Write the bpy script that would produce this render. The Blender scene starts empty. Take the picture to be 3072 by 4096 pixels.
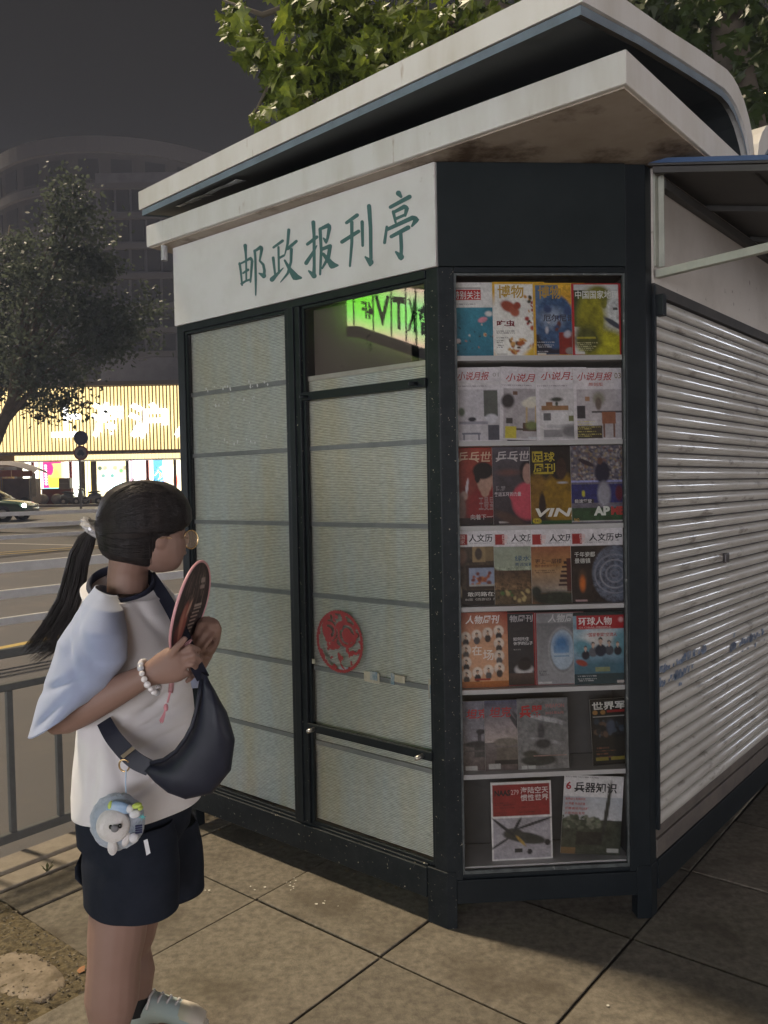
import bpy, bmesh, math, random
import numpy as np
from mathutils import Vector, Matrix, noise as mnoise

R = math.radians
random.seed(11)
rng = np.random.default_rng(11)
S = bpy.context.scene
COL = S.collection

# ------------------------------------------------------------------ camera
FPX, PITCH, ROLL, CAMH = 3201.76, R(1.7698), R(1.04824), 1.55
cp, sp, cr_, sr_ = math.cos(PITCH), math.sin(PITCH), math.cos(ROLL), math.sin(ROLL)
_f = Vector((0, cp, -sp)); _u = Vector((0, sp, cp)); _r = Vector((1, 0, 0))
_ex = _r * cr_ - _u * sr_
_ey = _r * sr_ + _u * cr_
cd = bpy.data.cameras.new('camera'); cam = bpy.data.objects.new('camera', cd); COL.objects.link(cam)
cam.matrix_world = Matrix(((_ex.x, _ey.x, -_f.x, 0), (_ex.y, _ey.y, -_f.y, 0), (_ex.z, _ey.z, -_f.z, CAMH), (0, 0, 0, 1)))
cd.sensor_fit = 'VERTICAL'; cd.sensor_height = 24.0; cd.sensor_width = 18.0
cd.lens = 24.0 * FPX / 4096.0
cd.clip_start = 0.05; cd.clip_end = 600
S.camera = cam

# ------------------------------------------------------------------ sky, key light, exposure
W = bpy.data.worlds.new('World'); S.world = W; W.use_nodes = True
nt = W.node_tree; nt.nodes.clear()
wo = nt.nodes.new('ShaderNodeOutputWorld'); wb = nt.nodes.new('ShaderNodeBackground')
tc = nt.nodes.new('ShaderNodeTexCoord'); sx = nt.nodes.new('ShaderNodeSeparateXYZ'); ramp = nt.nodes.new('ShaderNodeValToRGB')
nt.links.new(tc.outputs['Generated'], sx.inputs[0]); nt.links.new(sx.outputs['Z'], ramp.inputs[0])
nt.links.new(ramp.outputs[0], wb.inputs[0]); nt.links.new(wb.outputs[0], wo.inputs[0])
cr = ramp.color_ramp
cr.elements[0].position = 0.0; cr.elements[0].color = (.05, .048, .06, 1)
cr.elements[1].position = 1.0; cr.elements[1].color = (.006, .0052, .0045, 1)
for p_, c_ in ((.12, (.028, .027, .034)), (.30, (.011, .0102, .0108)), (.42, (.0068, .006, .0055)), (.55, (.0062, .0054, .0046))):
    e_ = cr.elements.new(p_); e_.color = (*c_, 1)
wb.inputs[1].default_value = 1.0

SUN_EL = R(61.0); sun_travel = Vector((.875 * math.cos(SUN_EL), -.484 * math.cos(SUN_EL), -math.sin(SUN_EL)))
ld = bpy.data.lights.new('street_light_key', 'SUN'); ld.energy = 2.35; ld.angle = R(4.5); ld.color = (1.0, .83, .60)
lo = bpy.data.objects.new('street_light_key', ld); COL.objects.link(lo)
lo.rotation_euler = sun_travel.to_track_quat('-Z', 'Y').to_euler()

S.view_settings.view_transform = 'Standard'; S.view_settings.look = 'None'
S.view_settings.exposure = 0.75; S.view_settings.gamma = 1.0; S.view_settings.use_curve_mapping = False
S.render.engine = 'CYCLES'
S.cycles.use_denoising = True
S.cycles.max_bounces = 6; S.cycles.diffuse_bounces = 3; S.cycles.glossy_bounces = 3; S.cycles.transmission_bounces = 4
S.cycles.transparent_max_bounces = 16
S.cycles.sample_clamp_indirect = 4.0

# ------------------------------------------------------------------ frames of the place
def v2(a): return np.array(a, float)
A2, B2, C2, D2 = v2((-.9296, 3.6736)), v2((.1975, 2.7570)), v2((.9241, 2.8049)), v2((2.1049, 4.1635))
def unit(a): return a / np.linalg.norm(a)
E1 = unit(A2 - B2); E2 = unit(D2 - C2); EC = unit(C2 - B2)
NF = np.array([-E1[1], E1[0]]); NF = NF if NF @ (-B2) > 0 else -NF
N2 = np.array([E2[1], -E2[0]]); NC = np.array([EC[1], -EC[0]])
def FR(s, n, z): p = B2 + E1 * s + NF * n; return (p[0], p[1], z)      # street front of the kiosk
def SD(t, m, z): p = C2 + E2 * t + N2 * m; return (p[0], p[1], z)      # shutter side
def KC(u, n, z): p = B2 + EC * u + NC * n; return (p[0], p[1], z)      # chamfered corner
def WD(x, y, z): return (x, y, z)
def ray(u, v):
    a, b = u - 1536.0, v - 2048.0
    X = (cr_ * a - sr_ * b) / FPX; Z = -(sr_ * a + cr_ * b) / FPX
    return np.array([X, cp + Z * sp, -sp + Z * cp])
def P(u, v, y):                                                        # point at real distance y in front of the viewer
    r = ray(u, v); k = y / r[1]
    return Vector((r[0] * k, y, CAMH + r[2] * k))
def front_pt(u, v, n=0.0):                                             # point of the sign board plane
    r = ray(u, v); p0 = B2 + NF * n; k = (p0 @ NF) / (r[:2] @ NF)
    p = r[:2] * k; return float((p - B2) @ E1), CAMH + r[2] * k
def corner_pt(u, v, n=0.0):
    r = ray(u, v); p0 = B2 + NC * n; k = (p0 @ NC) / (r[:2] @ NC)
    p = r[:2] * k; return float((p - B2) @ EC), CAMH + r[2] * k

# ------------------------------------------------------------------ mesh helpers
ORG = {}
class MB:
    def __init__(s): s.v = []; s.f = []; s.m = []
    def add(s, verts, faces, mi=0):
        b = len(s.v); s.v.extend([tuple(map(float, q)) for q in verts]); s.f.extend([tuple(i + b for i in f) for f in faces]); s.m.extend([mi] * len(faces)); return s
    def box(s, fr, a0, a1, b0, b1, z0, z1, mi=0):
        vs = [fr(a, b, z) for z in (z0, z1) for b in (b0, b1) for a in (a0, a1)]
        return s.add(vs, [(0, 2, 3, 1), (4, 5, 7, 6), (0, 1, 5, 4), (2, 6, 7, 3), (0, 4, 6, 2), (1, 3, 7, 5)], mi)
    def quad(s, a, b, c, d, mi=0): return s.add([a, b, c, d], [(0, 1, 2, 3)], mi)
    def tube(s, pts, rad, n=8, mi=0, cap=True, flat=1.0):
        pts = [Vector(p) for p in pts]; k = len(pts)
        rad = rad if isinstance(rad, (list, tuple)) else [rad] * k
        up = Vector((0, 0, 1)); vs = []; prev = None
        for i in range(k):
            t = (pts[min(i + 1, k - 1)] - pts[max(i - 1, 0)])
            t = t.normalized() if t.length > 1e-9 else Vector((0, 0, 1))
            if prev is None:
                a = t.cross(up); a = a.normalized() if a.length > 1e-3 else Vector((1, 0, 0))
            else:
                a = prev - t * prev.dot(t); a = a.normalized() if a.length > 1e-6 else prev
            prev = a; b = t.cross(a)
            for j in range(n):
                th = 2 * math.pi * j / n
                vs.append(pts[i] + a * (rad[i] * math.cos(th)) + b * (rad[i] * flat * math.sin(th)))
        fs = [(i * n + j, i * n + (j + 1) % n, (i + 1) * n + (j + 1) % n, (i + 1) * n + j) for i in range(k - 1) for j in range(n)]
        if cap: fs += [tuple(range(n - 1, -1, -1)), tuple(range((k - 1) * n, k * n))]
        return s.add(vs, fs, mi)
    def loft(s, rings, n=20, mi=0, cap=(True, True), pw=1.0):          # rings: (centre, half axis 1, half axis 2)
        vs = []; k = len(rings)
        for c, a, b in rings:
            c = Vector(c); a = Vector(a); b = Vector(b)
            for j in range(n):
                th = 2 * math.pi * j / n; x = math.cos(th); y = math.sin(th)
                x = math.copysign(abs(x) ** pw, x); y = math.copysign(abs(y) ** pw, y)
                vs.append(c + a * x + b * y)
        fs = [(i * n + j, i * n + (j + 1) % n, (i + 1) * n + (j + 1) % n, (i + 1) * n + j) for i in range(k - 1) for j in range(n)]
        if cap[0]: fs.append(tuple(range(n - 1, -1, -1)))
        if cap[1]: fs.append(tuple(range((k - 1) * n, k * n)))
        return s.add(vs, fs, mi)
    def ball(s, c, rx, ry=None, rz=None, nu=14, nv=9, mi=0, M=None):
        ry = rx if ry is None else ry; rz = rx if rz is None else rz; c = Vector(c); vs = []; fs = []
        for i in range(nv + 1):
            ph = math.pi * i / nv
            for j in range(nu):
                th = 2 * math.pi * j / nu
                q = Vector((rx * math.sin(ph) * math.cos(th), ry * math.sin(ph) * math.sin(th), rz * math.cos(ph)))
                if M is not None: q = M @ q
                vs.append(c + q)
        for i in range(nv):
            for j in range(nu):
                fs.append((i * nu + j, (i + 1) * nu + j, (i + 1) * nu + (j + 1) % nu, i * nu + (j + 1) % nu))
        return s.add(vs, fs, mi)
    def mesh(s, name, mats, org=(0, 0, 0), smooth=False, fix=True):
        me = bpy.data.meshes.new(name)
        o = Vector(org); me.from_pydata([(a[0] - o.x, a[1] - o.y, a[2] - o.z) for a in s.v], [], s.f)
        for m in (mats if isinstance(mats, (list, tuple)) else [mats]): me.materials.append(m)
        if any(s.m): me.polygons.foreach_set('material_index', s.m)
        if fix and len(s.f) < 60000:
            bm = bmesh.new(); bm.from_mesh(me); bmesh.ops.recalc_face_normals(bm, faces=bm.faces); bm.to_mesh(me); bm.free()
        if smooth: me.polygons.foreach_set('use_smooth', [True] * len(me.polygons))
        me.update(); return me
    def build(s, name, mats, parent=None, smooth=False, bevel=0.0, fix=True, org=None):
        if parent is not None: og = ORG[parent.name]
        else: og = Vector(org) if org is not None else Vector((0, 0, 0))
        me = s.mesh(name, mats, og, smooth, fix)
        o = bpy.data.objects.new(name, me); COL.objects.link(o)
        if parent is not None: o.parent = parent
        else: o.location = og
        ORG[o.name] = og
        if bevel > 0:
            bv = o.modifiers.new('b', 'BEVEL'); bv.width = bevel; bv.segments = 2; bv.limit_method = 'ANGLE'; bv.angle_limit = R(40)
        return o
def tag(o, label=None, cat=None, group=None, kind=None):
    if label: o['label'] = label
    if cat: o['category'] = cat
    if group: o['group'] = group
    if kind: o['kind'] = kind
    return o
def empty(name, loc, label=None, cat=None, group=None):
    o = bpy.data.objects.new(name, None); COL.objects.link(o); o.location = loc; o.empty_display_size = .1
    ORG[o.name] = Vector(loc); return tag(o, label, cat, group)
def clone(src, parent, offset):                                        # a repeat of a part; shares its mesh
    c = src.copy(); COL.objects.link(c); c.parent = parent; c.location = src.location + Vector(offset); ORG[c.name] = ORG[src.name]; return c
def dup_tree(root, loc, label=None):
    r = root.copy(); COL.objects.link(r); r.location = loc
    if label: r['label'] = label
    def rec(a, b):
        for ch in list(a.children):
            c = ch.copy(); COL.objects.link(c); c.parent = b; rec(ch, c)
    rec(root, r); return r

_T = {}
def text_mesh(txt, bold=0.0, shear=0.0):
    k = (txt, bold, shear)
    if k in _T: return _T[k]
    c = bpy.data.curves.new('t', 'FONT'); c.body = txt; c.resolution_u = 2; c.offset = bold; c.shear = shear
    o = bpy.data.objects.new('t', c); COL.objects.link(o)
    bpy.context.view_layer.update()
    dg = bpy.context.evaluated_depsgraph_get(); me = bpy.data.meshes.new_from_object(o.evaluated_get(dg))
    V = np.array([v.co[:] for v in me.vertices]) if len(me.vertices) else np.zeros((1, 3))
    Fc = [tuple(p.vertices) for p in me.polygons]
    bpy.data.objects.remove(o); bpy.data.meshes.remove(me); bpy.data.curves.remove(c)
    mn, mx = V.min(0), V.max(0)
    V = (V - mn)[:, :2] / np.maximum((mx - mn)[:2], 1e-6)
    asp = (mx - mn)[0] / max((mx - mn)[1], 1e-6)
    _T[k] = (V, Fc, asp); return _T[k]

# ------------------------------------------------------------------ materials
def s2l(c):
    c = np.asarray(c, float) / 255.0
    return np.where(c <= .04045, c / 12.92, ((c + .055) / 1.055) ** 2.4)
def mat(name, c, rough=.6, c2=None, scale=20.0, detail=6.0, contrast=(.35, .7), bump=0.0, bscale=None, metal=0.0, spec=.5,
        stretch=None, c3=None, c3scale=3.0, c3lim=(.6, .72), world=False, rnd=0.0, trans=0.0, coat=0.0, sheen=0.0):
    m = bpy.data.materials.new(name); m.use_nodes = True; n = m.node_tree; b = n.nodes['Principled BSDF']
    b.inputs['Base Color'].default_value = (*c, 1); b.inputs['Roughness'].default_value = rough; b.inputs['Metallic'].default_value = metal
    b.inputs['Specular IOR Level'].default_value = spec
    if coat: b.inputs['Coat Weight'].default_value = coat; b.inputs['Coat Roughness'].default_value = .05
    if sheen: b.inputs['Sheen Weight'].default_value = sheen
    tcn = n.nodes.new('ShaderNodeTexCoord'); src = tcn.outputs['Object']
    if world: src = n.nodes.new('ShaderNodeNewGeometry').outputs['Position']
    if stretch:
        mp = n.nodes.new('ShaderNodeMapping'); mp.inputs['Scale'].default_value = stretch; n.links.new(src, mp.inputs[0]); src = mp.outputs[0]
    col = None
    def noise(sc, det):
        t = n.nodes.new('ShaderNodeTexNoise'); t.inputs['Scale'].default_value = sc; t.inputs['Detail'].default_value = det
        t.inputs['Roughness'].default_value = .65; n.links.new(src, t.inputs['Vector']); return t.outputs['Fac']
    def step(fac, lo, hi):
        r = n.nodes.new('ShaderNodeMapRange'); r.inputs[1].default_value = lo; r.inputs[2].default_value = hi; n.links.new(fac, r.inputs[0]); return r.outputs[0]
    def mix(fac, a, bcol):
        x = n.nodes.new('ShaderNodeMix'); x.data_type = 'RGBA'; n.links.new(fac, x.inputs[0])
        if isinstance(a, tuple): x.inputs[6].default_value = (*a, 1)
        else: n.links.new(a, x.inputs[6])
        x.inputs[7].default_value = (*bcol, 1); return x.outputs[2]
    if c2 is not None: col = mix(step(noise(scale, detail), *contrast), tuple(c), c2)
    if c3 is not None: col = mix(step(noise(c3scale, 8.0), *c3lim), col if col is not None else tuple(c), c3)
    if rnd and col is not None:
        oi = n.nodes.new('ShaderNodeObjectInfo'); rr_ = n.nodes.new('ShaderNodeMapRange'); rr_.inputs[3].default_value = 1 - rnd; rr_.inputs[4].default_value = 1 + rnd; n.links.new(oi.outputs['Random'], rr_.inputs[0])
        vm = n.nodes.new('ShaderNodeVectorMath'); vm.operation = 'SCALE'; n.links.new(col, vm.inputs[0]); n.links.new(rr_.outputs[0], vm.inputs['Scale']); col = vm.outputs[0]
    if col is not None: n.links.new(col, b.inputs['Base Color'])
    if bump:
        bp = n.nodes.new('ShaderNodeBump'); bp.inputs['Strength'].default_value = min(1.0, bump); bp.inputs['Distance'].default_value = .004 * max(1.0, bump)
        n.links.new(noise(bscale or scale, 8.0), bp.inputs['Height']); n.links.new(bp.outputs[0], b.inputs['Normal'])
    if trans:
        tr = n.nodes.new('ShaderNodeBsdfTranslucent'); ms = n.nodes.new('ShaderNodeMixShader'); ms.inputs[0].default_value = trans
        if col is not None: n.links.new(col, tr.inputs[0])
        else: tr.inputs[0].default_value = (*c, 1)
        n.links.new(b.outputs[0], ms.inputs[1]); n.links.new(tr.outputs[0], ms.inputs[2]); n.links.new(ms.outputs[0], n.nodes['Material Output'].inputs[0])
    return m
def emis(name, c, st):
    m = bpy.data.materials.new(name); m.use_nodes = True; b = m.node_tree.nodes['Principled BSDF']
    b.inputs['Base Color'].default_value = (*[min(.8, x) for x in c], 1); b.inputs['Emission Color'].default_value = (*c, 1); b.inputs['Emission Strength'].default_value = st
    return m
def vcol(name, rough=.45, em=0.0, spec=.4, coat=0.0):
    m = bpy.data.materials.new(name); m.use_nodes = True; n = m.node_tree; b = n.nodes['Principled BSDF']
    at = n.nodes.new('ShaderNodeAttribute'); at.attribute_name = 'print'; n.links.new(at.outputs[0], b.inputs['Base Color'])
    b.inputs['Roughness'].default_value = rough; b.inputs['Specular IOR Level'].default_value = spec
    if coat: b.inputs['Coat Weight'].default_value = coat; b.inputs['Coat Roughness'].default_value = .08
    if em: n.links.new(at.outputs[0], b.inputs['Emission Color']); b.inputs['Emission Strength'].default_value = em
    return m
def glass_mat(name, tint=(.93, .95, .95), refl=1.0, rough=.02, ior=1.5):
    m = bpy.data.materials.new(name); m.use_nodes = True; n = m.node_tree; n.nodes.remove(n.nodes['Principled BSDF'])
    tr = n.nodes.new('ShaderNodeBsdfTransparent'); tr.inputs[0].default_value = (*tint, 1)
    gl = n.nodes.new('ShaderNodeBsdfGlossy'); gl.inputs['Roughness'].default_value = rough; gl.inputs[0].default_value = (refl, refl, refl, 1)
    fr = n.nodes.new('ShaderNodeFresnel'); fr.inputs[0].default_value = ior
    ms = n.nodes.new('ShaderNodeMixShader'); n.links.new(fr.outputs[0], ms.inputs[0]); n.links.new(tr.outputs[0], ms.inputs[1]); n.links.new(gl.outputs[0], ms.inputs[2])
    n.links.new(ms.outputs[0], n.nodes['Material Output'].inputs[0]); return m

class Canvas:                                                          # flat print, painted into a colour attribute of a fine grid
    def __init__(s, w, h, base):
        s.w, s.h = w, h; s.a = np.ones((h, w, 3)) * s2l(base)
        s.x, s.y = np.meshgrid((np.arange(w)) / (w - 1.0), (np.arange(h)) / (h - 1.0))
    def _mix(s, k, c): s.a = s.a * (1 - k[..., None]) + s2l(c) * k[..., None]; return s
    def rect(s, x0, y0, x1, y1, c, a=1.0): return s._mix(((s.x >= x0) & (s.x <= x1) & (s.y >= y0) & (s.y <= y1)) * a, c)
    def ell(s, cx, cy, rx, ry, c, soft=.15, rot=0.0, a=1.0):
        dx, dy = s.x - cx, (s.y - cy); q = s.h / s.w
        c0, s0 = math.cos(rot), math.sin(rot); X = dx * c0 + dy * q * s0; Y = -dx * s0 + dy * q * c0
        d = np.sqrt((X / rx) ** 2 + (Y / (ry * q)) ** 2); return s._mix(np.clip((1 + soft - d) / (2 * soft + 1e-6), 0, 1) * a, c)
    def grad(s, y0, y1, c0, c1, x0=0, x1=1):
        k = np.clip((s.y - y0) / (y1 - y0), 0, 1)[..., None]; m = ((s.y >= y0) & (s.y <= y1) & (s.x >= x0) & (s.x <= x1))[..., None]
        s.a = np.where(m, s2l(c0) * (1 - k) + s2l(c1) * k, s.a); return s
    def noise(s, amp, cell=6, seed=0, x0=0, y0=0, x1=1, y1=1):
        g = np.random.default_rng(seed); n = np.zeros((s.h, s.w)); 
        for o in (1, 2, 4):
            c = max(1, cell // o); q = g.random((s.h // c + 2, s.w // c + 2)) - .5
            yy, xx = np.arange(s.h) / c, np.arange(s.w) / c; yi, xi = yy.astype(int), xx.astype(int); fy, fx = (yy - yi)[:, None], (xx - xi)[None]
            n += (q[yi][:, xi] * (1 - fy) * (1 - fx) + q[yi + 1][:, xi] * fy * (1 - fx) + q[yi][:, xi + 1] * (1 - fy) * fx + q[yi + 1][:, xi + 1] * fy * fx) / o ** .5
        m = ((s.x >= x0) & (s.x <= x1) & (s.y >= y0) & (s.y <= y1))
        s.a = s.a * np.clip(1 + amp * 2 * n * m, .05, 3)[..., None]; return s
    def dots(s, k, cols, rmin, rmax, seed=0, box=(0, 0, 1, 1)):
        g = random.Random(seed)
        for _ in range(k): s.ell(g.uniform(box[0], box[2]), g.uniform(box[1], box[3]), g.uniform(rmin, rmax), g.uniform(rmin, rmax) * .7, g.choice(cols), .3, g.uniform(0, 3))
        return s
    def lines(s, x0, y0, x1, k, dy, c, seed=0, th=.011, a=.8):         # rows of small print
        g = random.Random(seed)
        for i in range(k):
            e = x0 + (x1 - x0) * g.uniform(.55, 1); m = (np.sin(s.x * 190 + i * 2.1) > -.55); y = y0 + i * dy
            s._mix(((s.x >= x0) & (s.x <= e) & (s.y >= y) & (s.y <= y + th) & m) * a, c)
        return s
    def ring(s, cx, cy, r, t, c):
        q = s.h / s.w; d = np.sqrt((s.x - cx) ** 2 + ((s.y - cy) * q * s.asp) ** 2) if hasattr(s, 'asp') else np.sqrt((s.x - cx) ** 2 + ((s.y - cy) * q) ** 2)
        return s._mix(np.clip(1.3 - abs(d - r) / t, 0, 1), c)
    def figure(s, cx, cy, k, hair, skin, cloth):                       # small printed person: shoulders, head, hair
        s.ell(cx, cy + k * 1.9, k * 1.5, k * 1.25, cloth, .1); s.ell(cx, cy + k * .55, k * .3, k * .45, skin, .1)
        s.ell(cx, cy - k * .15, k * .62, k * .55, hair, .1); s.ell(cx, cy + k * .12, k * .5, k * .5, skin, .1); return s
    def mesh(s, name, pt, m):                                          # pt(x, y) -> place
        vs = [pt(float(x), float(y)) for x, y in zip(s.x.ravel(), s.y.ravel())]; w = s.w
        fs = [(j * w + i, j * w + i + 1, (j + 1) * w + i + 1, (j + 1) * w + i) for j in range(s.h - 1) for i in range(w - 1)]
        me = bpy.data.meshes.new(name); me.from_pydata(vs, [], fs); me.materials.append(m)
        at = me.color_attributes.new('print', 'FLOAT_COLOR', 'POINT')
        at.data.foreach_set('color', np.concatenate([np.clip(s.a, 0, 1).reshape(-1, 3), np.ones((s.w * s.h, 1))], 1).ravel()); me.update(); return me
def add_mesh(me, name, parent=None):
    o = bpy.data.objects.new(name, me); COL.objects.link(o)
    if parent is not None: o.parent = parent; ORG[o.name] = ORG[parent.name]
    else: ORG[o.name] = Vector((0, 0, 0))
    return o

M = {}
M['navy'] = mat('dark_green_paint', spec=.2, c=(.008, .011, .0135), rough=.42, c2=(.013, .017, .020), scale=9, detail=8, contrast=(.4, .75), bump=.12, bscale=60, c3=(.30, .31, .30), c3scale=55, c3lim=(.735, .76))
M['navy_speck'] = mat('scuffed_dark_paint', spec=.2, c=(.008, .011, .0135), rough=.45, c2=(.018, .022, .025), scale=14, detail=8, contrast=(.4, .75), bump=.2, bscale=80, c3=(.42, .38, .30), c3scale=85, c3lim=(.655, .68))
M['dkgreen'] = mat('dark_green_board', (.008, .012, .0135), .55, (.013, .018, .020), 5, 8, (.4, .75), .1, 40, spec=.2, c3=(.025, .045, .06), c3scale=7, c3lim=(.66, .8))
M['white'] = mat('white_painted_metal', (.68, .665, .645), .42, (.56, .53, .48), 7, 9, (.42, .75), .06, 30, stretch=(1, 1, .22), c3=(.30, .20, .12), c3scale=17, c3lim=(.665, .76))
M['sign'] = mat('sign_board_paint', (.64, .63, .625), .45, (.55, .53, .51), 5, 9, (.42, .78), .05, 30, c3=(.34, .30, .26), c3scale=14, c3lim=(.665, .78))
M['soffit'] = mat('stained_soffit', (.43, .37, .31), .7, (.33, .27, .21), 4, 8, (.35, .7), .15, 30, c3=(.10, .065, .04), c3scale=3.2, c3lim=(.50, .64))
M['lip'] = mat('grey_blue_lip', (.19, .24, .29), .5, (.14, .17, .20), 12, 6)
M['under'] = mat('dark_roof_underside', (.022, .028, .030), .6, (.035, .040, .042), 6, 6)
M['letter'] = mat('green_letter_paint', (.05, .125, .125), .5, (.065, .15, .15), 14, 4)
M['grey'] = mat('grey_slat', (.21, .22, .22), .45, (.15, .16, .16), 12, 6, bump=.05)
M['beige'] = mat('beige_rail', (.42, .40, .35), .5, (.34, .32, .27), 12, 6)
M['shelf'] = mat('white_shelf', (.58, .57, .56), .45, (.50, .49, .47), 12, 6)
M['dark'] = mat('dark_interior', (.035, .033, .033), .8, (.055, .05, .048), 4, 6)
M['backing'] = mat('beige_backing_board', (.115, .095, .078), .8, (.095, .078, .064), 3, 6, spec=.1, c3=(.05, .042, .036), c3scale=9, c3lim=(.64, .70))
M['slat'] = mat('cream_shutter_paint', (.50, .485, .455), .36, (.41, .39, .36), 5, 9, (.38, .68), 0, 40, stretch=(1, 1, 3.4), c3=(.22, .20, .175), c3scale=5.5, c3lim=(.56, .66), coat=.28, spec=.15, world=True, rnd=.05)
M['awn'] = mat('awning_sheet', (.075, .072, .068), .7, (.055, .052, .05), 5, 6)
M['bar'] = mat('painted_steel_bar', (.40, .41, .35), .5, (.32, .33, .28), 16, 6, bump=.05)
M['steel'] = mat('bare_metal', (.55, .53, .50), .3, metal=1.0)
M['glass'] = glass_mat('window_glass', (.96, .96, .96), ior=1.62)
M['glass2'] = glass_mat('display_glass', (.87, .87, .87), .7)
M['band'] = mat('grimy_white_wall', (.54, .50, .46), .6, (.44, .40, .36), 4, 8, (.4, .75), .1, 30, c3=(.13, .10, .08), c3scale=24, c3lim=(.64, .72))
M['red'] = mat('red_papercut', (.20, .012, .018), .6, (.26, .02, .022), 60, 3)
M['paper'] = mat('paper_edges', (.62, .60, .55), .7)
M['print'] = vcol('printed_cover', .35, 0, .4, .45)
M['print_lit'] = vcol('lit_print', .5, 2.2)
M['fanprint'] = vcol('fan_print', .5)

def panel_mat():                                                       # ribbed translucent sheet
    m = bpy.data.materials.new('ribbed_sheet'); m.use_nodes = True; n = m.node_tree; b = n.nodes['Principled BSDF']
    tcn = n.nodes.new('ShaderNodeTexCoord'); sp_ = n.nodes.new('ShaderNodeSeparateXYZ'); n.links.new(tcn.outputs['Object'], sp_.inputs[0])
    mp = n.nodes.new('ShaderNodeMapping'); mp.inputs['Scale'].default_value = (40, 40, 260); n.links.new(tcn.outputs['Object'], mp.inputs[0])
    no = n.nodes.new('ShaderNodeTexNoise'); no.inputs['Scale'].default_value = 1.0; no.inputs['Detail'].default_value = 3; n.links.new(mp.outputs[0], no.inputs[0])
    nz = n.nodes.new('ShaderNodeTexNoise'); nz.inputs['Scale'].default_value = 6; nz.inputs['Detail'].default_value = 2; n.links.new(tcn.outputs['Object'], nz.inputs[0])
    ml = n.nodes.new('ShaderNodeMath'); ml.operation = 'MULTIPLY'; ml.inputs[1].default_value = 2 * math.pi / .0062; n.links.new(sp_.outputs['Z'], ml.inputs[0])
    ad = n.nodes.new('ShaderNodeMath'); ad.operation = 'MULTIPLY_ADD'; ad.inputs[1].default_value = 6.0; n.links.new(nz.outputs[0], ad.inputs[0]); n.links.new(ml.outputs[0], ad.inputs[2])
    sn = n.nodes.new('ShaderNodeMath'); sn.operation = 'SINE'; n.links.new(ad.outputs[0], sn.inputs[0])
    a2 = n.nodes.new('ShaderNodeMath'); a2.operation = 'MULTIPLY_ADD'; a2.inputs[1].default_value = .32; n.links.new(sn.outputs[0], a2.inputs[0]); n.links.new(no.outputs[0], a2.inputs[2])
    rp = n.nodes.new('ShaderNodeMapRange'); rp.inputs[1].default_value = .1; rp.inputs[2].default_value = .95; n.links.new(a2.outputs[0], rp.inputs[0])
    mx = n.nodes.new('ShaderNodeMix'); mx.data_type = 'RGBA'; mx.inputs[6].default_value = (.27, .28, .265, 1); mx.inputs[7].default_value = (.78, .79, .76, 1)
    n.links.new(rp.outputs[0], mx.inputs[0])
    mp2 = n.nodes.new('ShaderNodeMapping'); mp2.inputs['Scale'].default_value = (9, 9, 1.6); n.links.new(tcn.outputs['Object'], mp2.inputs[0])
    n3 = n.nodes.new('ShaderNodeTexNoise'); n3.inputs['Scale'].default_value = 1.0; n3.inputs['Detail'].default_value = 6; n.links.new(mp2.outputs[0], n3.inputs[0])
    r3 = n.nodes.new('ShaderNodeMapRange'); r3.inputs[1].default_value = .35; r3.inputs[2].default_value = .7; n.links.new(n3.outputs[0], r3.inputs[0])
    m4 = n.nodes.new('ShaderNodeMix'); m4.data_type = 'RGBA'; m4.inputs[6].default_value = (.84, .90, .91, 1); m4.inputs[7].default_value = (.86, .80, .62, 1); n.links.new(r3.outputs[0], m4.inputs[0])
    m3 = n.nodes.new('ShaderNodeMix'); m3.data_type = 'RGBA'; m3.blend_type = 'MULTIPLY'; m3.inputs[0].default_value = 1.0; n.links.new(m4.outputs[2], m3.inputs[7]); n.links.new(mx.outputs[2], m3.inputs[6]); n.links.new(m3.outputs[2], b.inputs['Base Color'])
    bp = n.nodes.new('ShaderNodeBump'); bp.inputs['Strength'].default_value = .7; bp.inputs['Distance'].default_value = .002; n.links.new(a2.outputs[0], bp.inputs['Height']); n.links.new(bp.outputs[0], b.inputs['Normal'])
    b.inputs['Roughness'].default_value = .32; return m
M['panel'] = panel_mat()

# ================================================================== ground
M['slab'] = mat('paving_concrete', (.215, .190, .150), .85, (.125, .110, .088), 34, 12, (.36, .64), .8, 170, spec=.2, c3=(.085, .07, .052), c3scale=2.3, c3lim=(.50, .72), rnd=.17)
M['joint'] = mat('dirt_joint', (.055, .047, .036), .95, (.09, .076, .056), 60, 6, bump=.5)
M['kerb'] = mat('kerb_stone', (.27, .235, .19), .85, (.20, .17, .135), 18, 8, bump=.5, bscale=90)
M['asphalt'] = mat('asphalt', (.115, .108, .110), .65, (.068, .064, .066), 160, 8, (.35, .7), .9, 220, c3=(.14, .12, .11), c3scale=1.1, c3lim=(.5, .8))
M['soil'] = mat('sandy_soil', (.17, .135, .075), .95, (.07, .055, .032), 45, 10, (.38, .62), 1.0, 90)
M['pale'] = mat('pale_stone', (.30, .245, .185), .9, (.15, .12, .08), 14, 10, (.40, .62), .8, 60)
M['roadline'] = mat('white_road_paint', (.62, .60, .58), .6, (.40, .38, .37), 30, 6)
M['yellowline'] = mat('yellow_road_paint', (.55, .40, .12), .6, (.38, .27, .08), 30, 6)

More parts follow.
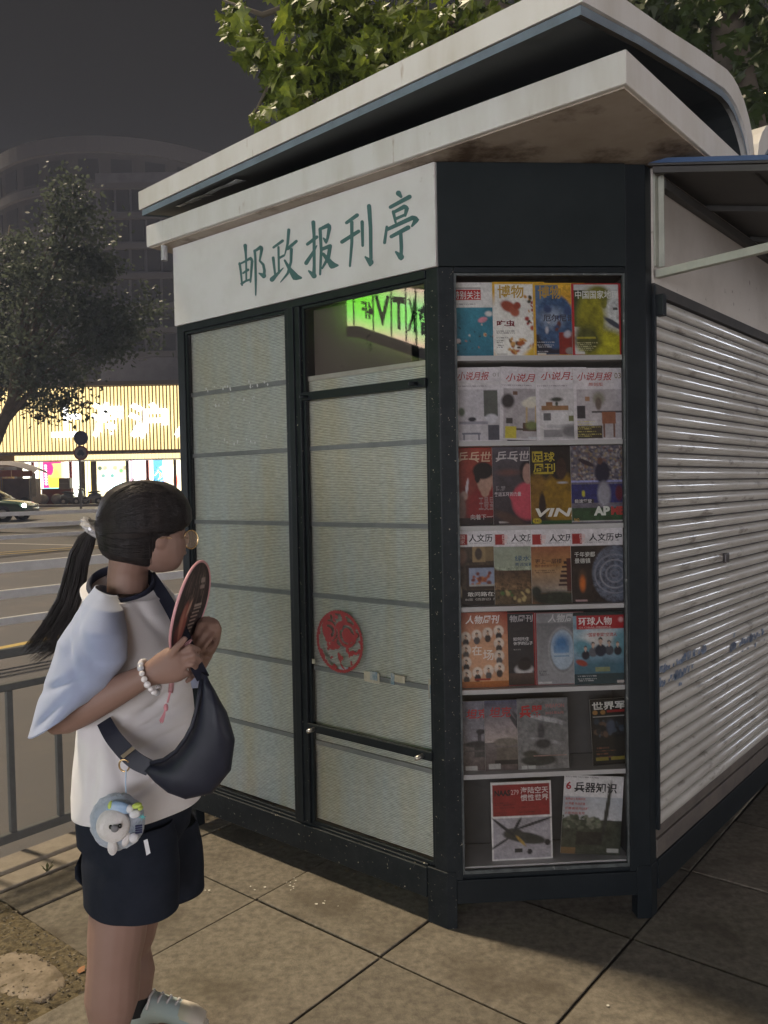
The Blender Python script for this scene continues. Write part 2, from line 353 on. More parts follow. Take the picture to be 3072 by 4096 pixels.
pav = MB(); pav.box(FR, -6, 1.53, -3.2, 6.0, -.3, -.010)
pav = tag(pav.build('pavement', M['joint']), kind='structure')
S0, N0, DS, DN = .083, .27, .613, .60
for i in range(-9, 3):
    for j in range(-5, 6):
        s0, s1 = S0 + DS * i, min(S0 + DS * (i + 1), 1.52)
        if s1 - s0 < .05: continue
        n0, n1 = N0 + DN * j, N0 + DN * (j + 1)
        if i == 1 and j >= 1 and n0 > .8: continue
        if i == 2 and n0 > .8: continue
        g = .0045; dz = rng.normal(0, .0022); tx, ty = rng.normal(0, .0012, 2)
        mb = MB(); fr = lambda a, b, z: FR(a, b, z + dz + tx * (a - s0) + ty * (b - n0) if z > -.005 else z)
        ga, gb, gc, gd = rng.uniform(.0022, .0065, 4); mb.box(fr, s0 + ga, s1 - gb, n0 + gc, n1 - gd, -.0098, 0.0)
        mb.build('slab', M['slab'], pav, bevel=.004)
# tree pit of sandy soil with a pale worn stone in it
gx, gy = 60, 50; mb = MB(); vs = []
for j in range(gy + 1):
    for i in range(gx + 1):
        s = .70 + .82 * i / gx; n = .874 + 1.2 * j / gy
        e = min(i, gx - i, 6) / 6.0
        h = -.009 + .018 * e * (mnoise.noise((s * 9, n * 9, 1)) * .5 + .6) + .010 * mnoise.noise((s * 40, n * 40, 4)) + .006 * mnoise.noise((s * 110, n * 110, 9))
        vs.append(FR(s, n, h))
mb.add(vs, [(j * (gx + 1) + i, j * (gx + 1) + i + 1, (j + 1) * (gx + 1) + i + 1, (j + 1) * (gx + 1) + i) for j in range(gy) for i in range(gx)])
tag(mb.build('soil', M['soil']), kind='structure')
mb = MB(); mb.loft([(P(95, 3905, 2.50) * 1 + Vector((0, 0, 0)), (.001, 0, 0), (0, .001, 0))] , n=3) if False else None
r0 = ray(100, 3905); k0 = -CAMH / r0[2]; pc = Vector((r0[0] * k0, r0[1] * k0, .012)); a1 = Vector((E1[0], E1[1], 0)); a2 = Vector((E2[0], E2[1], 0))
rings = []
for q, zz in ((1.0, -.03), (1.0, -.006), (.93, .0), (.6, .003), (.2, .0045)):
    rings.append((pc + Vector((0, 0, zz - .012 + .006)), a1 * .17 * q, a2 * .085 * q))
mb.loft(rings, 22, pw=.8); o = mb.build('paving_stone', M['pale'], smooth=True, org=pc)
for v in o.data.vertices: v.co += Vector((mnoise.noise((v.co.x * 25, v.co.y * 25, 2)), mnoise.noise((v.co.x * 25, v.co.y * 25, 7)), 0)) * .03
tag(o, 'worn pale stone half buried in the sandy soil of the tree pit', 'stone')
# pebbles in the soil: nobody could count them
mb = MB()
for _ in range(1500):
    s = random.uniform(.72, 1.5); n = random.uniform(.88, 1.75); z = .004 + random.uniform(-.002, .008); q = random.uniform(.0018, .0055)
    c = Vector(FR(s, n, z)); mb.ball(c, q, q * random.uniform(.6, 1), q * .7, 5, 3)
M['pebble'] = mat('pebbles', (.24, .20, .13), .9, (.09, .07, .05), 90, 3)
tag(mb.build('gravel', M['pebble'], fix=False), kind='stuff')
# kerb stones
kb = MB(); kb.box(FR, 1.534, 1.80, -9, 6, -.3, -.02); kb = tag(kb.build('kerb', M['joint']), kind='structure')
for j in range(-7, 6):
    n0 = .15 + .75 * j
    mb = MB(); mb.box(FR, 1.538, 1.655, n0 + .004, n0 + .746, -.05, .004 + rng.normal(0, .001)); mb.build('kerb_stone', M['kerb'], kb, bevel=.006)
    mb = MB(); mb.box(FR, 1.664, 1.795, n0 + .004, n0 + .746, -.05, .016 + rng.normal(0, .001)); mb.build('kerb_stone', M['kerb'], kb, bevel=.008)
# road rising gently away
def zroad(y): return -.10 + max(0.0, y - 10) * .027
mb = MB(); vs = []; xs = [-120, -60, -40, -30, -24, -18, -13, -9, -6, -4, -2.5, -1, 0, 4, 10, 30, 80]; ys = [-60, -20, -8, -3, 0, 2, 4, 6, 8, 10, 12, 15, 20, 25, 30, 36, 43.4]
for y in ys:
    for x in xs: vs.append((x, y, zroad(y)))
nx = len(xs); mb.add(vs, [(j * nx + i, j * nx + i + 1, (j + 1) * nx + i + 1, (j + 1) * nx + i) for j in range(len(ys) - 1) for i in range(nx - 1)])
tag(mb.build('road', M['asphalt']), kind='structure')
M['plaza'] = mat('plaza_paving', (.27, .245, .24), .5, (.20, .18, .18), 3, 6, bump=.2, bscale=20)
mb = MB(); mb.add([(-120, 43.4, .80), (80, 43.4, .80), (80, 43.4, .93), (-120, 43.4, .93), (80, 160, 1.0), (-120, 160, 1.0)], [(0, 1, 2, 3), (3, 2, 4, 5)])
tag(mb.build('far_pavement', M['plaza']), kind='structure')
def road_strip(name, pts, w, m):
    mb = MB()
    for a, b in zip(pts[:-1], pts[1:]):
        a, b = Vector(a), Vector(b); d = (b - a); d.z = 0; d.normalize(); q = Vector((-d.y, d.x, 0)) * w / 2
        mb.quad(a - q, b - q, b + q, a + q)
    return tag(mb.build(name, m), kind='structure')
def roadpt(u, v):                                                      # where a line of sight meets the road
    r = ray(u, v); k = 1.0
    for _ in range(60): k = (zroad(r[1] * k) + .005 - CAMH) / r[2]
    return Vector((r[0] * k, r[1] * k, zroad(r[1] * k) + .005))
def ext(a, b, q=2.0): return [a - (b - a) * q, a, b, b + (b - a) * q]
def flatten(ps): 
    out = []
    for p in ps: out.append(Vector((p.x, p.y, zroad(p.y) + .005)))
    return out
def line_on_road(uv0, uv1, w, name, m, z=0):
    a, b = roadpt(*uv0), roadpt(*uv1); pts = []
    for i in range(25):
        q = -1.5 + 4.5 * i / 24; p = a + (b - a) * q
        if p.y < 43: pts.append(Vector((p.x, p.y, zroad(p.y) + .005 + z)))
    road_strip(name, pts, w, m)
line_on_road((0, 2173), (275, 2180), .15, 'white_line_marking', M['roadline'])
line_on_road((0, 2210), (270, 2192), .12, 'yellow_line_marking', M['yellowline'], .004)
line_on_road((0, 2218), (270, 2200), .12, 'yellow_line_marking', M['yellowline'], .004)
line_on_road((0, 2592), (160, 2560), .14, 'yellow_line_marking', M['yellowline'])

# ================================================================== fences
M['fence'] = mat('grey_fence_paint', (.10, .104, .106), .45, (.075, .078, .08), 30, 6, bump=.08)
M['rail'] = mat('white_rail_paint', (.78, .77, .77), .45, (.66, .65, .65), 8, 6)
SF = 1.85; fo = Vector(FR(SF, 0, 0))
fence = empty('pavement_railing', fo, 'grey tubular steel railing standing along the kerb behind the person', 'railing')
mb = MB(); mb.box(FR, SF - .018, SF + .018, -8, 4.5, .845, .885); mb.build('top_rail', M['fence'], fence, bevel=.005)
mb = MB(); mb.box(FR, SF - .014, SF + .014, -8, 4.5, .702, .734); mb.build('middle_rail', M['fence'], fence, bevel=.005)
mb = MB(); mb.box(FR, SF - .016, SF + .016, -8, 4.5, .045, .085); mb.build('bottom_rail', M['fence'], fence, bevel=.005)
# bars: one stands where the photograph shows it; the others follow at the same pitch
def fence_n(u, v):
    r = ray(u, v); p0 = B2 + E1 * SF; k = (p0 @ E1) / (r[:2] @ E1); p = r[:2] * k; return float((p - B2) @ NF)
na, nb = fence_n(45, 3100), fence_n(238, 3100); pitch = na - nb
bar0 = None
for k in range(-26, 9):
    n = nb + pitch * k
    if n > 4.4 or n < -7.9: continue
    if bar0 is None:
        mb = MB(); mb.box(FR, SF - .011, SF + .011, n - .0125, n + .0125, .086, .701); bar0 = mb.build('bar', M['fence'], fence); n_first = n
    else: clone(bar0, fence, Vector(FR(0, n, 0)) - Vector(FR(0, n_first, 0)))
po = None
for k in range(-4, 3):
    n = nb + pitch * (9 * k + 4.5)
    mb = MB(); mb.box(FR, SF - .02, SF + .02, n - .02, n + .02, -.1, .93); mb.ball(FR(SF, n, .95), .03, nu=10, nv=7); mb.build('post', M['fence'], fence)
def median(name, u0, v0, y0, zs, hs, label, nlen, posts):
    p = P(u0, v0, y0); s0 = float((np.array([p.x, p.y]) - B2) @ E1); n0 = float((np.array([p.x, p.y]) - B2) @ NF)
    root = empty(name, Vector(FR(s0, n0, zroad(y0))), label, 'road barrier')
    for z, h in zip(zs, hs):
        mb = MB(); mb.box(FR, s0 - .02, s0 + .02, n0 - nlen, n0 + 3.0, z - h, z); mb.build('rail', M['rail'], root, bevel=.008)
    for n in posts(n0):
        mb = MB(); mb.box(FR, s0 - .05, s0 + .05, n - .05, n + .05, -.1, zs[0] + .06); mb.box(FR, s0 - .08, s0 + .08, n - .08, n + .08, zs[0] + .06, zs[0] + .09)
        mb.loft([(FR(s0, n, zs[0] + .09), (.05, 0, 0), (0, .05, 0)), (FR(s0, n, zs[0] + .16), (.09, 0, 0), (0, .09, 0)), (FR(s0, n, zs[0] + .19), (.09, 0, 0), (0, .09, 0)), (FR(s0, n, zs[0] + .25), (.03, 0, 0), (0, .03, 0))], 12)
        mb.build('post', M['rail'], root)
    return root
def zat(u, v, y): return P(u, v, y).z
median('road_barrier', 0, 2256, 7.7, [zat(0, 2252, 7.7), zat(0, 2362, 7.7), zat(0, 2472, 7.7)], [.10, .09, .075],
       'white barrier of three wide rails on the road behind the ponytail', 5, lambda n: [n + 2.2, n - 4.6])
pb = P(382, 2050, 18.5); nb2 = lambda n: [float((np.array([pb.x, pb.y]) - B2) @ NF)]
median('road_barrier', 0, 2058, 18.5, [zat(0, 2049, 18.5), zat(0, 2097, 18.5), zat(0, 2143, 18.5)], [.10, .11, .10],
       'farther white road barrier with a capped post in front of the parked scooters', 10, lambda n: [n + 2.0, n - 2.75, n - 7.5])

# ================================================================== the kiosk
kiosk = empty('newsstand_kiosk', (B2[0], B2[1], 0), 'white and dark green postal newsstand with glazed corner display and rolled down shutter', 'kiosk')
LA = 1.4528; LC = float(np.linalg.norm(C2 - B2)); TS = 2.35
def prism(pts, z0, z1, mb, mi=0):
    k = len(pts); mb.add([(p[0], p[1], z0) for p in pts] + [(p[0], p[1], z1) for p in pts],
        [tuple(range(k - 1, -1, -1)), tuple(range(k, 2 * k))] + [(i, (i + 1) % k, k + (i + 1) % k, k + i) for i in range(k)], mi)
def part(name, m, bev=.003, smooth=False, fn=None, fix=True):
    mb = MB(); fn(mb); return mb.build(name, m, kiosk, bevel=bev, smooth=smooth, fix=fix)
part('corner_post', M['navy_speck'], fn=lambda mb: (prism([FR(.05, .0, 0), FR(0, 0, 0), KC(.056, 0, 0), KC(.056, -.05, 0), FR(.05, -.05, 0)], .086, 2.299, mb),
     prism([FR(.083, .004, 0), FR(-.002, .004, 0), KC(.034, .004, 0), KC(.034, -.05, 0), FR(.083, -.05, 0)], 0, .2, mb)))
part('corner_post', M['navy'], fn=lambda mb: (prism([KC(LC - .072, 0, 0), KC(LC, 0, 0), SD(.052, 0, 0), SD(.052, -.05, 0), KC(LC - .072, -.05, 0)], .086, 2.65, mb),
     prism([KC(LC - .05, .004, 0), KC(LC + .002, .004, 0), SD(.05, .004, 0), SD(.05, -.06, 0), KC(LC - .05, -.05, 0)], 0, .19, mb)))
part('corner_post', M['navy'], fn=lambda mb: mb.box(FR, LA - .05, LA, -.05, 0, 0, 2.299))
part('mullion', M['navy_speck'], fn=lambda mb: mb.box(FR, .662, .744, -.045, .006, .206, 2.268))
part('mullion_strip', M['navy'], bev=.002, fn=lambda mb: mb.box(FR, .690, .722, .0062, .014, .206, 2.268))
part('base_beam', M['navy_speck'], fn=lambda mb: (mb.box(FR, .0835, LA - .004, -.05, .008, .088, .196), mb.box(FR, .0835, LA - .06, -.05, -.002, .196, .2055)))
part('base_beam', M['navy'], fn=lambda mb: (mb.box(KC, .0345, LC - .051, -.05, .006, .088, .172), mb.box(KC, .0565, LC - .0725, -.05, -.004, .172, .186)))
part('base_beam', M['navy'], fn=lambda mb: mb.box(SD, .052, TS, -.05, .010, .085, .195))
part('side_wall', M['navy'], fn=lambda mb: mb.box(FR, LA - .02, LA - .001, -2.6, -.051, .09, 2.65))
part('head_rail', M['navy'], fn=lambda mb: mb.box(FR, .051, LA - .051, -.045, .004, 2.268, 2.2985))
part('head_rail', M['navy'], fn=lambda mb: mb.box(KC, .057, LC - .073, -.045, .002, 2.279, 2.2985))
part('floor', M['dark'], 0, fn=lambda mb: prism([FR(LA - .03, -.055, 0), FR(.06, -.055, 0), KC(.08, -.06, 0), KC(LC - .08, -.06, 0), SD(.1, -.06, 0), SD(TS, -.06, 0), FR(LA - .03, -2.5, 0)], .10, .13, mb))
part('back_wall', M['dark'], 0, fn=lambda mb: (mb.box(FR, -.50, LA - .03, -2.55, -2.5, .13, 2.65), mb.box(SD, TS - .03, TS, -2.0, -.06, .13, 2.65)))
part('leg', M['navy'], fn=lambda mb: mb.box(SD, TS - .06, TS, -.06, 0, 0, .09))
part('leg', M['navy'], fn=lambda mb: mb.box(FR, LA - .07, LA - .005, -2.4, -2.34, 0, .09))
sign = part('sign_board', M['sign'], .002, fn=lambda mb: mb.box(FR, .001, LA + .004, -.04, .008, 2.30, 2.652))
part('corner_board', M['dkgreen'], .002, fn=lambda mb: mb.box(KC, .003, LC - .0725, -.04, .004, 2.30, 2.652))
part('side_band', M['band'], .002, fn=lambda mb: mb.box(SD, .0525, TS, -.04, .006, 2.252, 2.652))
# soffit and lower roof slab
q0 = Vector((.693, 2.254, 0)); LF = FR(1.545, .085, 0)
slab_pts = [LF, (q0.x, q0.y), SD(2.5, .187, 0), FR(1.545, -2.7, 0)]
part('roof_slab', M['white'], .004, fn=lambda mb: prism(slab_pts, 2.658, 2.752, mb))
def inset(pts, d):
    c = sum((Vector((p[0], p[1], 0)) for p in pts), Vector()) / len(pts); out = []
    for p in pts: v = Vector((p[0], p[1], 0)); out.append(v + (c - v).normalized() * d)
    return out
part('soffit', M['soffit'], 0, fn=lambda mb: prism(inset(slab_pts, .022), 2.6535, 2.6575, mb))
part('drain_pipe', mat('drain_pipe_grey', (.40, .40, .41), .5), 0, True, fn=lambda mb: (mb.tube([FR(1.462, .05, 2.655), FR(1.462, .05, 2.588)], .0145, 14, cap=False), mb.tube([FR(1.462, .05, 2.588), FR(1.462, .05, 2.65)], .0125, 14, cap=False)))
# vaulted upper roof: a profile across the side, swept along the front eave
ru, rl = ray(2331, 45), ray(556, 864); ZL = 2.775
pr = Vector((ru[0], ru[1], 0)) * ((ZL - CAMH) / ru[2]); pl = Vector((rl[0], rl[1], 0)) * ((ZL - CAMH) / rl[2]); sweep = pl - pr
e2v = Vector((E2[0], E2[1], 0))
def vault(x0, flip, name, lname):
    low = [(0, 0), (.37, .067), (.68, .114), (.95, .152), (1.10, .172), (1.17, .170), (1.24, .156), (1.30, .128), (1.36, .08), (1.40, .03), (1.425, -.03)]
    top = [(0, .105), (.28, .148), (.57, .189), (.86, .238), (1.13, .276), (1.20, .274), (1.26, .262), (1.33, .232), (1.39, .186), (1.435, .13), (1.455, .06), (1.465, -.03)]
    if flip: low = [(1.475 * 2 - a, b) for a, b in low]; top = [(1.475 * 2 - a, b) for a, b in top]
    Lp = lambda a, b, dz=0: pr + e2v * (a + x0) + Vector((0, 0, ZL + b + dz))
    mb = MB(); n1, n2_ = len(low), len(top)
    k = 0.0
    ring = [Lp(a, b, .026) for a, b in low] + [Lp(a, b) for a, b in reversed(top)]; m = len(ring)
    mb.add(ring + [p + sweep for p in ring], [tuple(range(m)), tuple(range(2 * m - 1, m - 1, -1))] + [(i, (i + 1) % m, m + (i + 1) % m, m + i) for i in range(m)])
    a = mb.build(name, M['white'], kiosk)
    sw = sweep.normalized(); mb = MB()
    r1 = [Lp(p, q, 0) + sw * .010 for p, q in low]; r2 = [Lp(p, q, .0255) + sw * .010 for p, q in low]
    if not flip: r1 = [p + e2v * (.010 if i == 0 else 0) for i, p in enumerate(r1)]; r2 = [p + e2v * (.010 if i == 0 else 0) for i, p in enumerate(r2)]
    sw2 = sweep - sw * .02; m = n1
    mb.add(r1 + r2 + [p + sw2 for p in r1] + [p + sw2 for p in r2],
        [(i, i + 1, m + i + 1, m + i) for i in range(m - 1)] + [(2 * m + i + 1, 2 * m + i, 3 * m + i, 3 * m + i + 1) for i in range(m - 1)] + [(0, m, 3 * m, 2 * m)], 0)
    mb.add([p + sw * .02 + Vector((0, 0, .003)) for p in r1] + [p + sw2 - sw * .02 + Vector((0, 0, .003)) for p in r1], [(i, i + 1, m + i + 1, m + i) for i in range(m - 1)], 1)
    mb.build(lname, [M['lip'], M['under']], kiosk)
vault(0, False, 'upper_roof', 'roof_lining'); vault(0, True, 'upper_roof', 'roof_lining')
part('roof_core', M['dark'], 0, fn=lambda mb: mb.box(FR, -.25, LA - .2, -2.3, -.35, 2.753, 2.86))
part('torn_flashing', mat('crumpled_foil', (.55, .56, .58), .22, (.3, .3, .32), 40, 4, bump=.9, bscale=30, metal=.9), 0, fn=lambda mb: [
    mb.quad(pl - sweep * (f0) + e2v * .045 + Vector((0, 0, ZL - .001 - .004 * (i % 2))), pl - sweep * (f0 + .032) + e2v * .045 + Vector((0, 0, ZL - .001 - .004 * ((i + 1) % 2))),
            pl - sweep * (f0 + .034) + e2v * (.075 + .01 * (i % 3)) + Vector((0, 0, ZL + .004)), pl - sweep * (f0) + e2v * (.072 + .008 * (i % 2)) + Vector((0, 0, ZL + .003)))
    for i, f0 in enumerate([.10 + .033 * q for q in range(6)])])
# brush lettering on the sign board, stroke by stroke
STA = [([(160,630),(185,800),(215,1110)],[58,50,42]),([(150,650),(290,580),(410,510),(437,580),(420,800),(400,1040)],[40,48,66,66,55,40]),([(285,235),(297,400),(305,560),(310,1000)],[85,55,45,42]),
([(240,845),(350,770)],[42,62]),([(205,1080),(300,1020),(400,985)],[55,48,48]),([(497,350),(510,500),(520,1000),(520,1330)],[62,52,54,30]),([(505,355),(635,270),(655,305),(612,560)],[55,85,74,42]),
([(608,570),(690,660),(715,790),(700,930)],[45,60,62,66]),([(700,905),(600,850)],[110,36]),([(910,275),(1110,130)],[54,66]),([(1020,270),(1030,840)],[52,48]),([(1040,510),(1140,455)],[52,52]),
([(905,505),(945,860)],[66,48]),([(880,985),(1000,860),(1130,730)],[110,62,22]),([(1252,-110),(1225,200),(1160,450)],[72,58,26]),([(1230,305),(1420,140)],[74,66]),
([(1310,320),(1300,600),(1230,850),(1070,1045)],[70,58,56,22]),([(1165,565),(1270,750),(1400,930),(1520,950)],[48,84,160,60])]
STB = [([(178,430),(188,600),(190,1000),(185,1150)],[56,42,42,52]),([(100,720),(225,625)],[42,46]),([(85,970),(170,840),(225,740)],[56,42,16]),([(190,1140),(120,1075)],[72,26]),
([(270,520),(285,800),(270,1120)],[46,40,30]),([(268,520),(385,468),(395,505),(370,640),(350,700)],[38,60,52,38,30]),([(350,680),(315,640)],[52,20]),([(290,790),(405,745)],[46,52]),
([(405,750),(380,900),(300,1040)],[52,48,26]),([(310,850),(400,960),(430,1000),(500,1000)],[42,72,98,32]),([(620,435),(760,335)],[44,52]),([(690,430),(690,700),(665,1010)],[48,42,30]),
([(560,690),(780,550)],[52,50]),([(828,425),(835,740)],[48,36]),([(920,215),(940,500),(945,900),(935,995)],[58,50,46,42]),([(940,960),(872,890)],[84,26]),([(1312,45),(1345,90)],[74,40]),
([(1205,230),(1460,92)],[48,58]),([(1240,290),(1270,430)],[46,32]),([(1248,295),(1390,220),(1420,245),(1397,340)],[42,60,60,36]),([(1270,385),(1395,330)],[42,38]),([(1155,490),(1125,700)],[36,42]),
([(1160,525),(1500,368),(1550,392),(1490,480)],[48,62,76,30]),([(1215,620),(1440,500)],[48,62]),([(1340,560),(1350,750),(1345,915)],[48,50,42]),([(1345,890),(1278,825)],[84,30])]
def stroke_poly(pts, ws):
    pts = [np.array(p, float) for p in pts]; L, Rr = [], []; k = len(pts)
    P2, W2 = [], []
    for i in range(k - 1):
        for q in range(4): P2.append(pts[i] * (1 - q / 4) + pts[i + 1] * q / 4); W2.append(ws[i] * (1 - q / 4) + ws[i + 1] * q / 4)
    P2.append(pts[-1]); W2.append(ws[-1]); k = len(P2)
    for i in range(k):
        t = unit(P2[min(i + 1, k - 1)] - P2[max(i - 1, 0)]); n = np.array([-t[1], t[0]]); L.append(P2[i] + n * W2[i] / 2); Rr.append(P2[i] - n * W2[i] / 2)
    def arc(c, a, r, sgn): return [c + r * np.array([math.cos(a + sgn * math.pi * q / 5), math.sin(a + sgn * math.pi * q / 5)]) for q in range(1, 5)]
    t1 = unit(P2[-1] - P2[-2]); t0 = unit(P2[1] - P2[0])
    e = arc(P2[-1], math.atan2(t1[0], -t1[1]), W2[-1] / 2, -1); b = arc(P2[0], math.atan2(-t0[0], t0[1]), W2[0] / 2, -1)
    k = len(L); V = L + Rr; Fq = [(i, i + 1, k + i + 1, k + i) for i in range(k - 1)]
    V += e; Fq.append(tuple([k - 1] + [2 * k + i for i in range(4)] + [2 * k - 1])); V += b; Fq.append(tuple([k] + [2 * k + 4 + i for i in range(4)] + [0]))
    return V, Fq
mb = MB(); i = 0
for lst, ox, oy, sc in ((STA, 930, 940, .18083), (STB, 1200, 760, .3014)):
    for pts, ws in lst:
        V, Fq = stroke_poly(pts, ws); nn = .0086 + .00022 * (i % 9); i += 1
        mb.add([FR(*((lambda sz: (sz[0], nn, sz[1]))(front_pt(ox + a[0] * sc, oy + a[1] * sc, .008)))) for a in V], Fq)
mb.build('lettering', M['letter'], sign)
# front windows: ribbed sheets behind glass
ZL_ = [.214, .532, .833, 1.125, 1.409, 1.708, 1.985]
def window(s0, s1, zt, full):
    rows = ZL_ + ([2.266] if full else [])
    for z0, z1 in zip(rows[:-1], rows[1:]):
        dn = rng.normal(0, .0012); part('ribbed_panel', M['panel'], 0, fn=lambda mb: mb.box(FR, s0 + .002, s1 - .002, -.044 + dn, -.036 + dn, z0 + .006, z1 - .006))
    for z in rows[1:-1] + ([] if full else [rows[-1]]):
        part('panel_strip', M['grey'] if full or z < 1.9 else M['beige'], .001, fn=lambda mb: mb.box(FR, s0 + .001, s1 - .001, -.034, -.026, z - .009, z + .009))
    part('window_pane', M['glass'], 0, fn=lambda mb: mb.quad(FR(s1, -.012, .206), FR(s0, -.012, .206), FR(s0, -.012, 2.268), FR(s1, -.012, 2.268)), fix=False)
    for a, b, c, d in ((s0, s0 + .012, .206, 2.268), (s1 - .012, s1, .206, 2.268), (s0 + .0125, s1 - .0125, .206, .218), (s0 + .0125, s1 - .0125, 2.256, 2.268)):
        part('glazing_bead', M['navy'], .001, fn=lambda mb: mb.box(FR, a, b, -.022, -.006, c, d))
window(.051, .660, 2.27, False); window(.746, LA - .052, 2.27, True)
part('backing_board', M['backing'], 0, fn=lambda mb: mb.box(FR, .17, .655, -.075, -.07, 1.96, 2.262))
part('backing_board', M['dark'], 0, fn=lambda mb: mb.box(FR, .052, .169, -.12, -.115, 1.96, 2.262))
for zc in (1.911, .600):
    part('window_bar', M['navy'], .002, fn=lambda mb: mb.box(FR, .0515, .6605, .0, .012, zc - .016, zc + .016))
    for sc_ in (.09, .622):
        part('bolt', M['steel'] if zc < 1 else M['navy'], 0, True, fn=lambda mb: mb.tube([FR(sc_, .012, zc - .002), FR(sc_ + .004, .045, zc - .004)], .008, 10))
# red paper-cut roundel: lacy pattern cut from one sheet
mb = MB(); g = 90; sc_c, z_c, rad = .497, .957, .121
def lace(x, y):
    r = math.hypot(x, y); a = math.atan2(y, x)
    if r > 1 + .012 * math.sin(a * 60): return False
    if r > .90: return True
    v = mnoise.noise((x * 3.6 + 4, y * 3.6, .3)) + .55 * mnoise.noise((x * 8, y * 8 + 3, 1.7))
    fl = abs(math.hypot(x - .33, y - .25) - .36) < .05 or math.hypot(x - .33, y - .3) < .17 or abs(math.hypot(x + .42, y - .3) - .26) < .05
    vein = abs(math.sin(x * 9 + 3 * y)) < .16 and v < .1
    return fl or (v > .02 and not vein)
vid = {}
for j in range(g):
    for i in range(g):
        x, y = (i + .5) / g * 2.06 - 1.03, (j + .5) / g * 2.06 - 1.03
        if lace(x, y):
            q = []
            for di, dj in ((0, 0), (1, 0), (1, 1), (0, 1)):
                key = (i + di, j + dj)
                if key not in vid: vid[key] = len(mb.v); mb.v.append(FR(sc_c - ((i + di) / g * 2.06 - 1.03) * rad, -.0095, z_c + ((j + dj) / g * 2.06 - 1.03) * rad))
                q.append(vid[key])
            mb.f.append(tuple(q)); mb.m.append(0)
mb.build('papercut', M['red'], kiosk, fix=False)
# scraps of tape
M['tape'] = mat('yellowed_tape', (.40, .37, .30), .5, (.30, .28, .22), 40, 3); M['tapeb'] = mat('blue_tape_print', (.09, .16, .22), .5, (.35, .36, .36), 60, 3)
for (s0, s1, z0, z1, mm) in ((.50, .455, .845, .862, 'tapeb'), (.375, .30, .82, .858, 'tape'), (.345, .31, .83, .862, 'tapeb'), (.235, .18, .838, .864, 'tape'), (.245, .228, .826, .868, 'tapeb'), (.075, .052, .80, .87, 'tape'), (.07, .058, .80, .85, 'tapeb'), (.659, .63, .852, .872, 'tape')):
    part('tape_scrap', M[mm], 0, fn=lambda mb: mb.box(FR, s1, s0, -.0115, -.0105 + (.0006 if mm == 'tapeb' else 0), z0, z1))
M['glue'] = mat('dried_glue', (.60, .60, .60), .7)
mb = MB()
for _ in range(46):
    u = random.choice([random.gauss(1010, 28), random.gauss(915, 30), random.gauss(860, 40), random.uniform(820, 1130)]); v = random.choice([1538, 1545, 1590, 1600, 1700, 1760]) + random.gauss(0, 8) + (1000 - u) * .12
    s, z = front_pt(u, v, -.011); a = random.uniform(.002, .0065); mb.quad(*[FR(s + a * math.cos(t) * random.uniform(.6, 1.2), -.0112, z + a * math.sin(t) * 1.3) for t in (.3, 1.8, 3.5, 5.0)])
tag(mb.build('glue_residue', M['glue'], kiosk), kind='stuff')
# shutter, slat by slat
sh = part('shutter', M['dark'], 0, fn=lambda mb: mb.box(SD, .053, TS - .07, -.03, -.012, .30, 2.25))
prof = [(-.0115, 0), (-.0035, .0008), (.0022, .006), (.0068, .014), (.0090, .023), (.0078, .031), (.0035, .0385), (-.004, .0435), (-.0115, .0448)]
mb = MB(); vs = []
NX = 24
for i in range(NX + 1):
    t = .054 + (TS - .13) * i / NX
    for m_, z_ in prof: vs.append(SD(t, m_, .303 + z_))
k = len(prof); mb.add(vs, [(i * k + j, (i + 1) * k + j, (i + 1) * k + j + 1, i * k + j + 1) for i in range(NX) for j in range(k - 1)])
s0 = mb.build('slat', M['slat'], sh, smooth=True)
for i in range(1, 38): clone(s0, sh, (0, 0, .0503 * i))
part('shutter_rail', M['navy'], .002, fn=lambda mb: mb.box(SD, .0525, .066, -.011, .012, .30, 2.245))
part('shutter_sill', mat('brown_worn_sill', (.12, .10, .085), .6, (.07, .06, .055), 12, 8, c3=(.3, .28, .25), c3scale=40, c3lim=(.7, .76)), .003, fn=lambda mb: (mb.box(SD, .0525, TS, -.03, .004, .196, .262), mb.box(SD, .0525, TS, -.03, -.004, .262, .302)))
part('shutter_header', M['dark'], .002, fn=lambda mb: mb.box(SD, .0525, TS, -.03, .010, 2.212, 2.2515))
part('guide_bracket', M['navy'], .002, fn=lambda mb: mb.box(SD, .053, .085, .0125, .04, 2.135, 2.21))
part('shutter_lock', mat('dark_lock_metal', (.06, .055, .055), .35, metal=.6), .003, fn=lambda mb: mb.box(SD, .755, .80, .007, .022, 1.205, 1.245))
M['blue'] = mat('blue_sticker_residue', (.06, .12, .24), .6, (.30, .32, .36), 60, 4)
mb = MB()
for (u0, u1, va, vb, k) in ((2630, 2760, 2700, 2650, 120), (2640, 2750, 2740, 2690, 60), (2720, 2835, 2660, 2590, 70), (2920, 2945, 2610, 2560, 60), (2960, 3055, 2590, 2520, 90), (2850, 3060, 2600, 2530, 30)):
    for _ in range(k):
        q = random.random(); u = u0 + (u1 - u0) * q; v = va + (vb - va) * q + random.gauss(0, 13)
        r = ray(u, v); p0 = C2 + N2 * .0092; kk = (p0 @ N2) / (r[:2] @ N2); p = r[:2] * kk; t = float((p - C2) @ E2); z = CAMH + r[2] * kk
        ph = ((z - .303) % .0503)
        if ph < .012 or ph > .034: continue
        a = random.uniform(.004, .011); mb.quad(SD(t - a * 1.6, .0095, z - a), SD(t + a, .0095, z - a * .8), SD(t + a * 1.7, .0095, z + a), SD(t - a, .0095, z + a * .9))
tag(mb.build('sticker_residue', M['blue'], sh), kind='stuff')
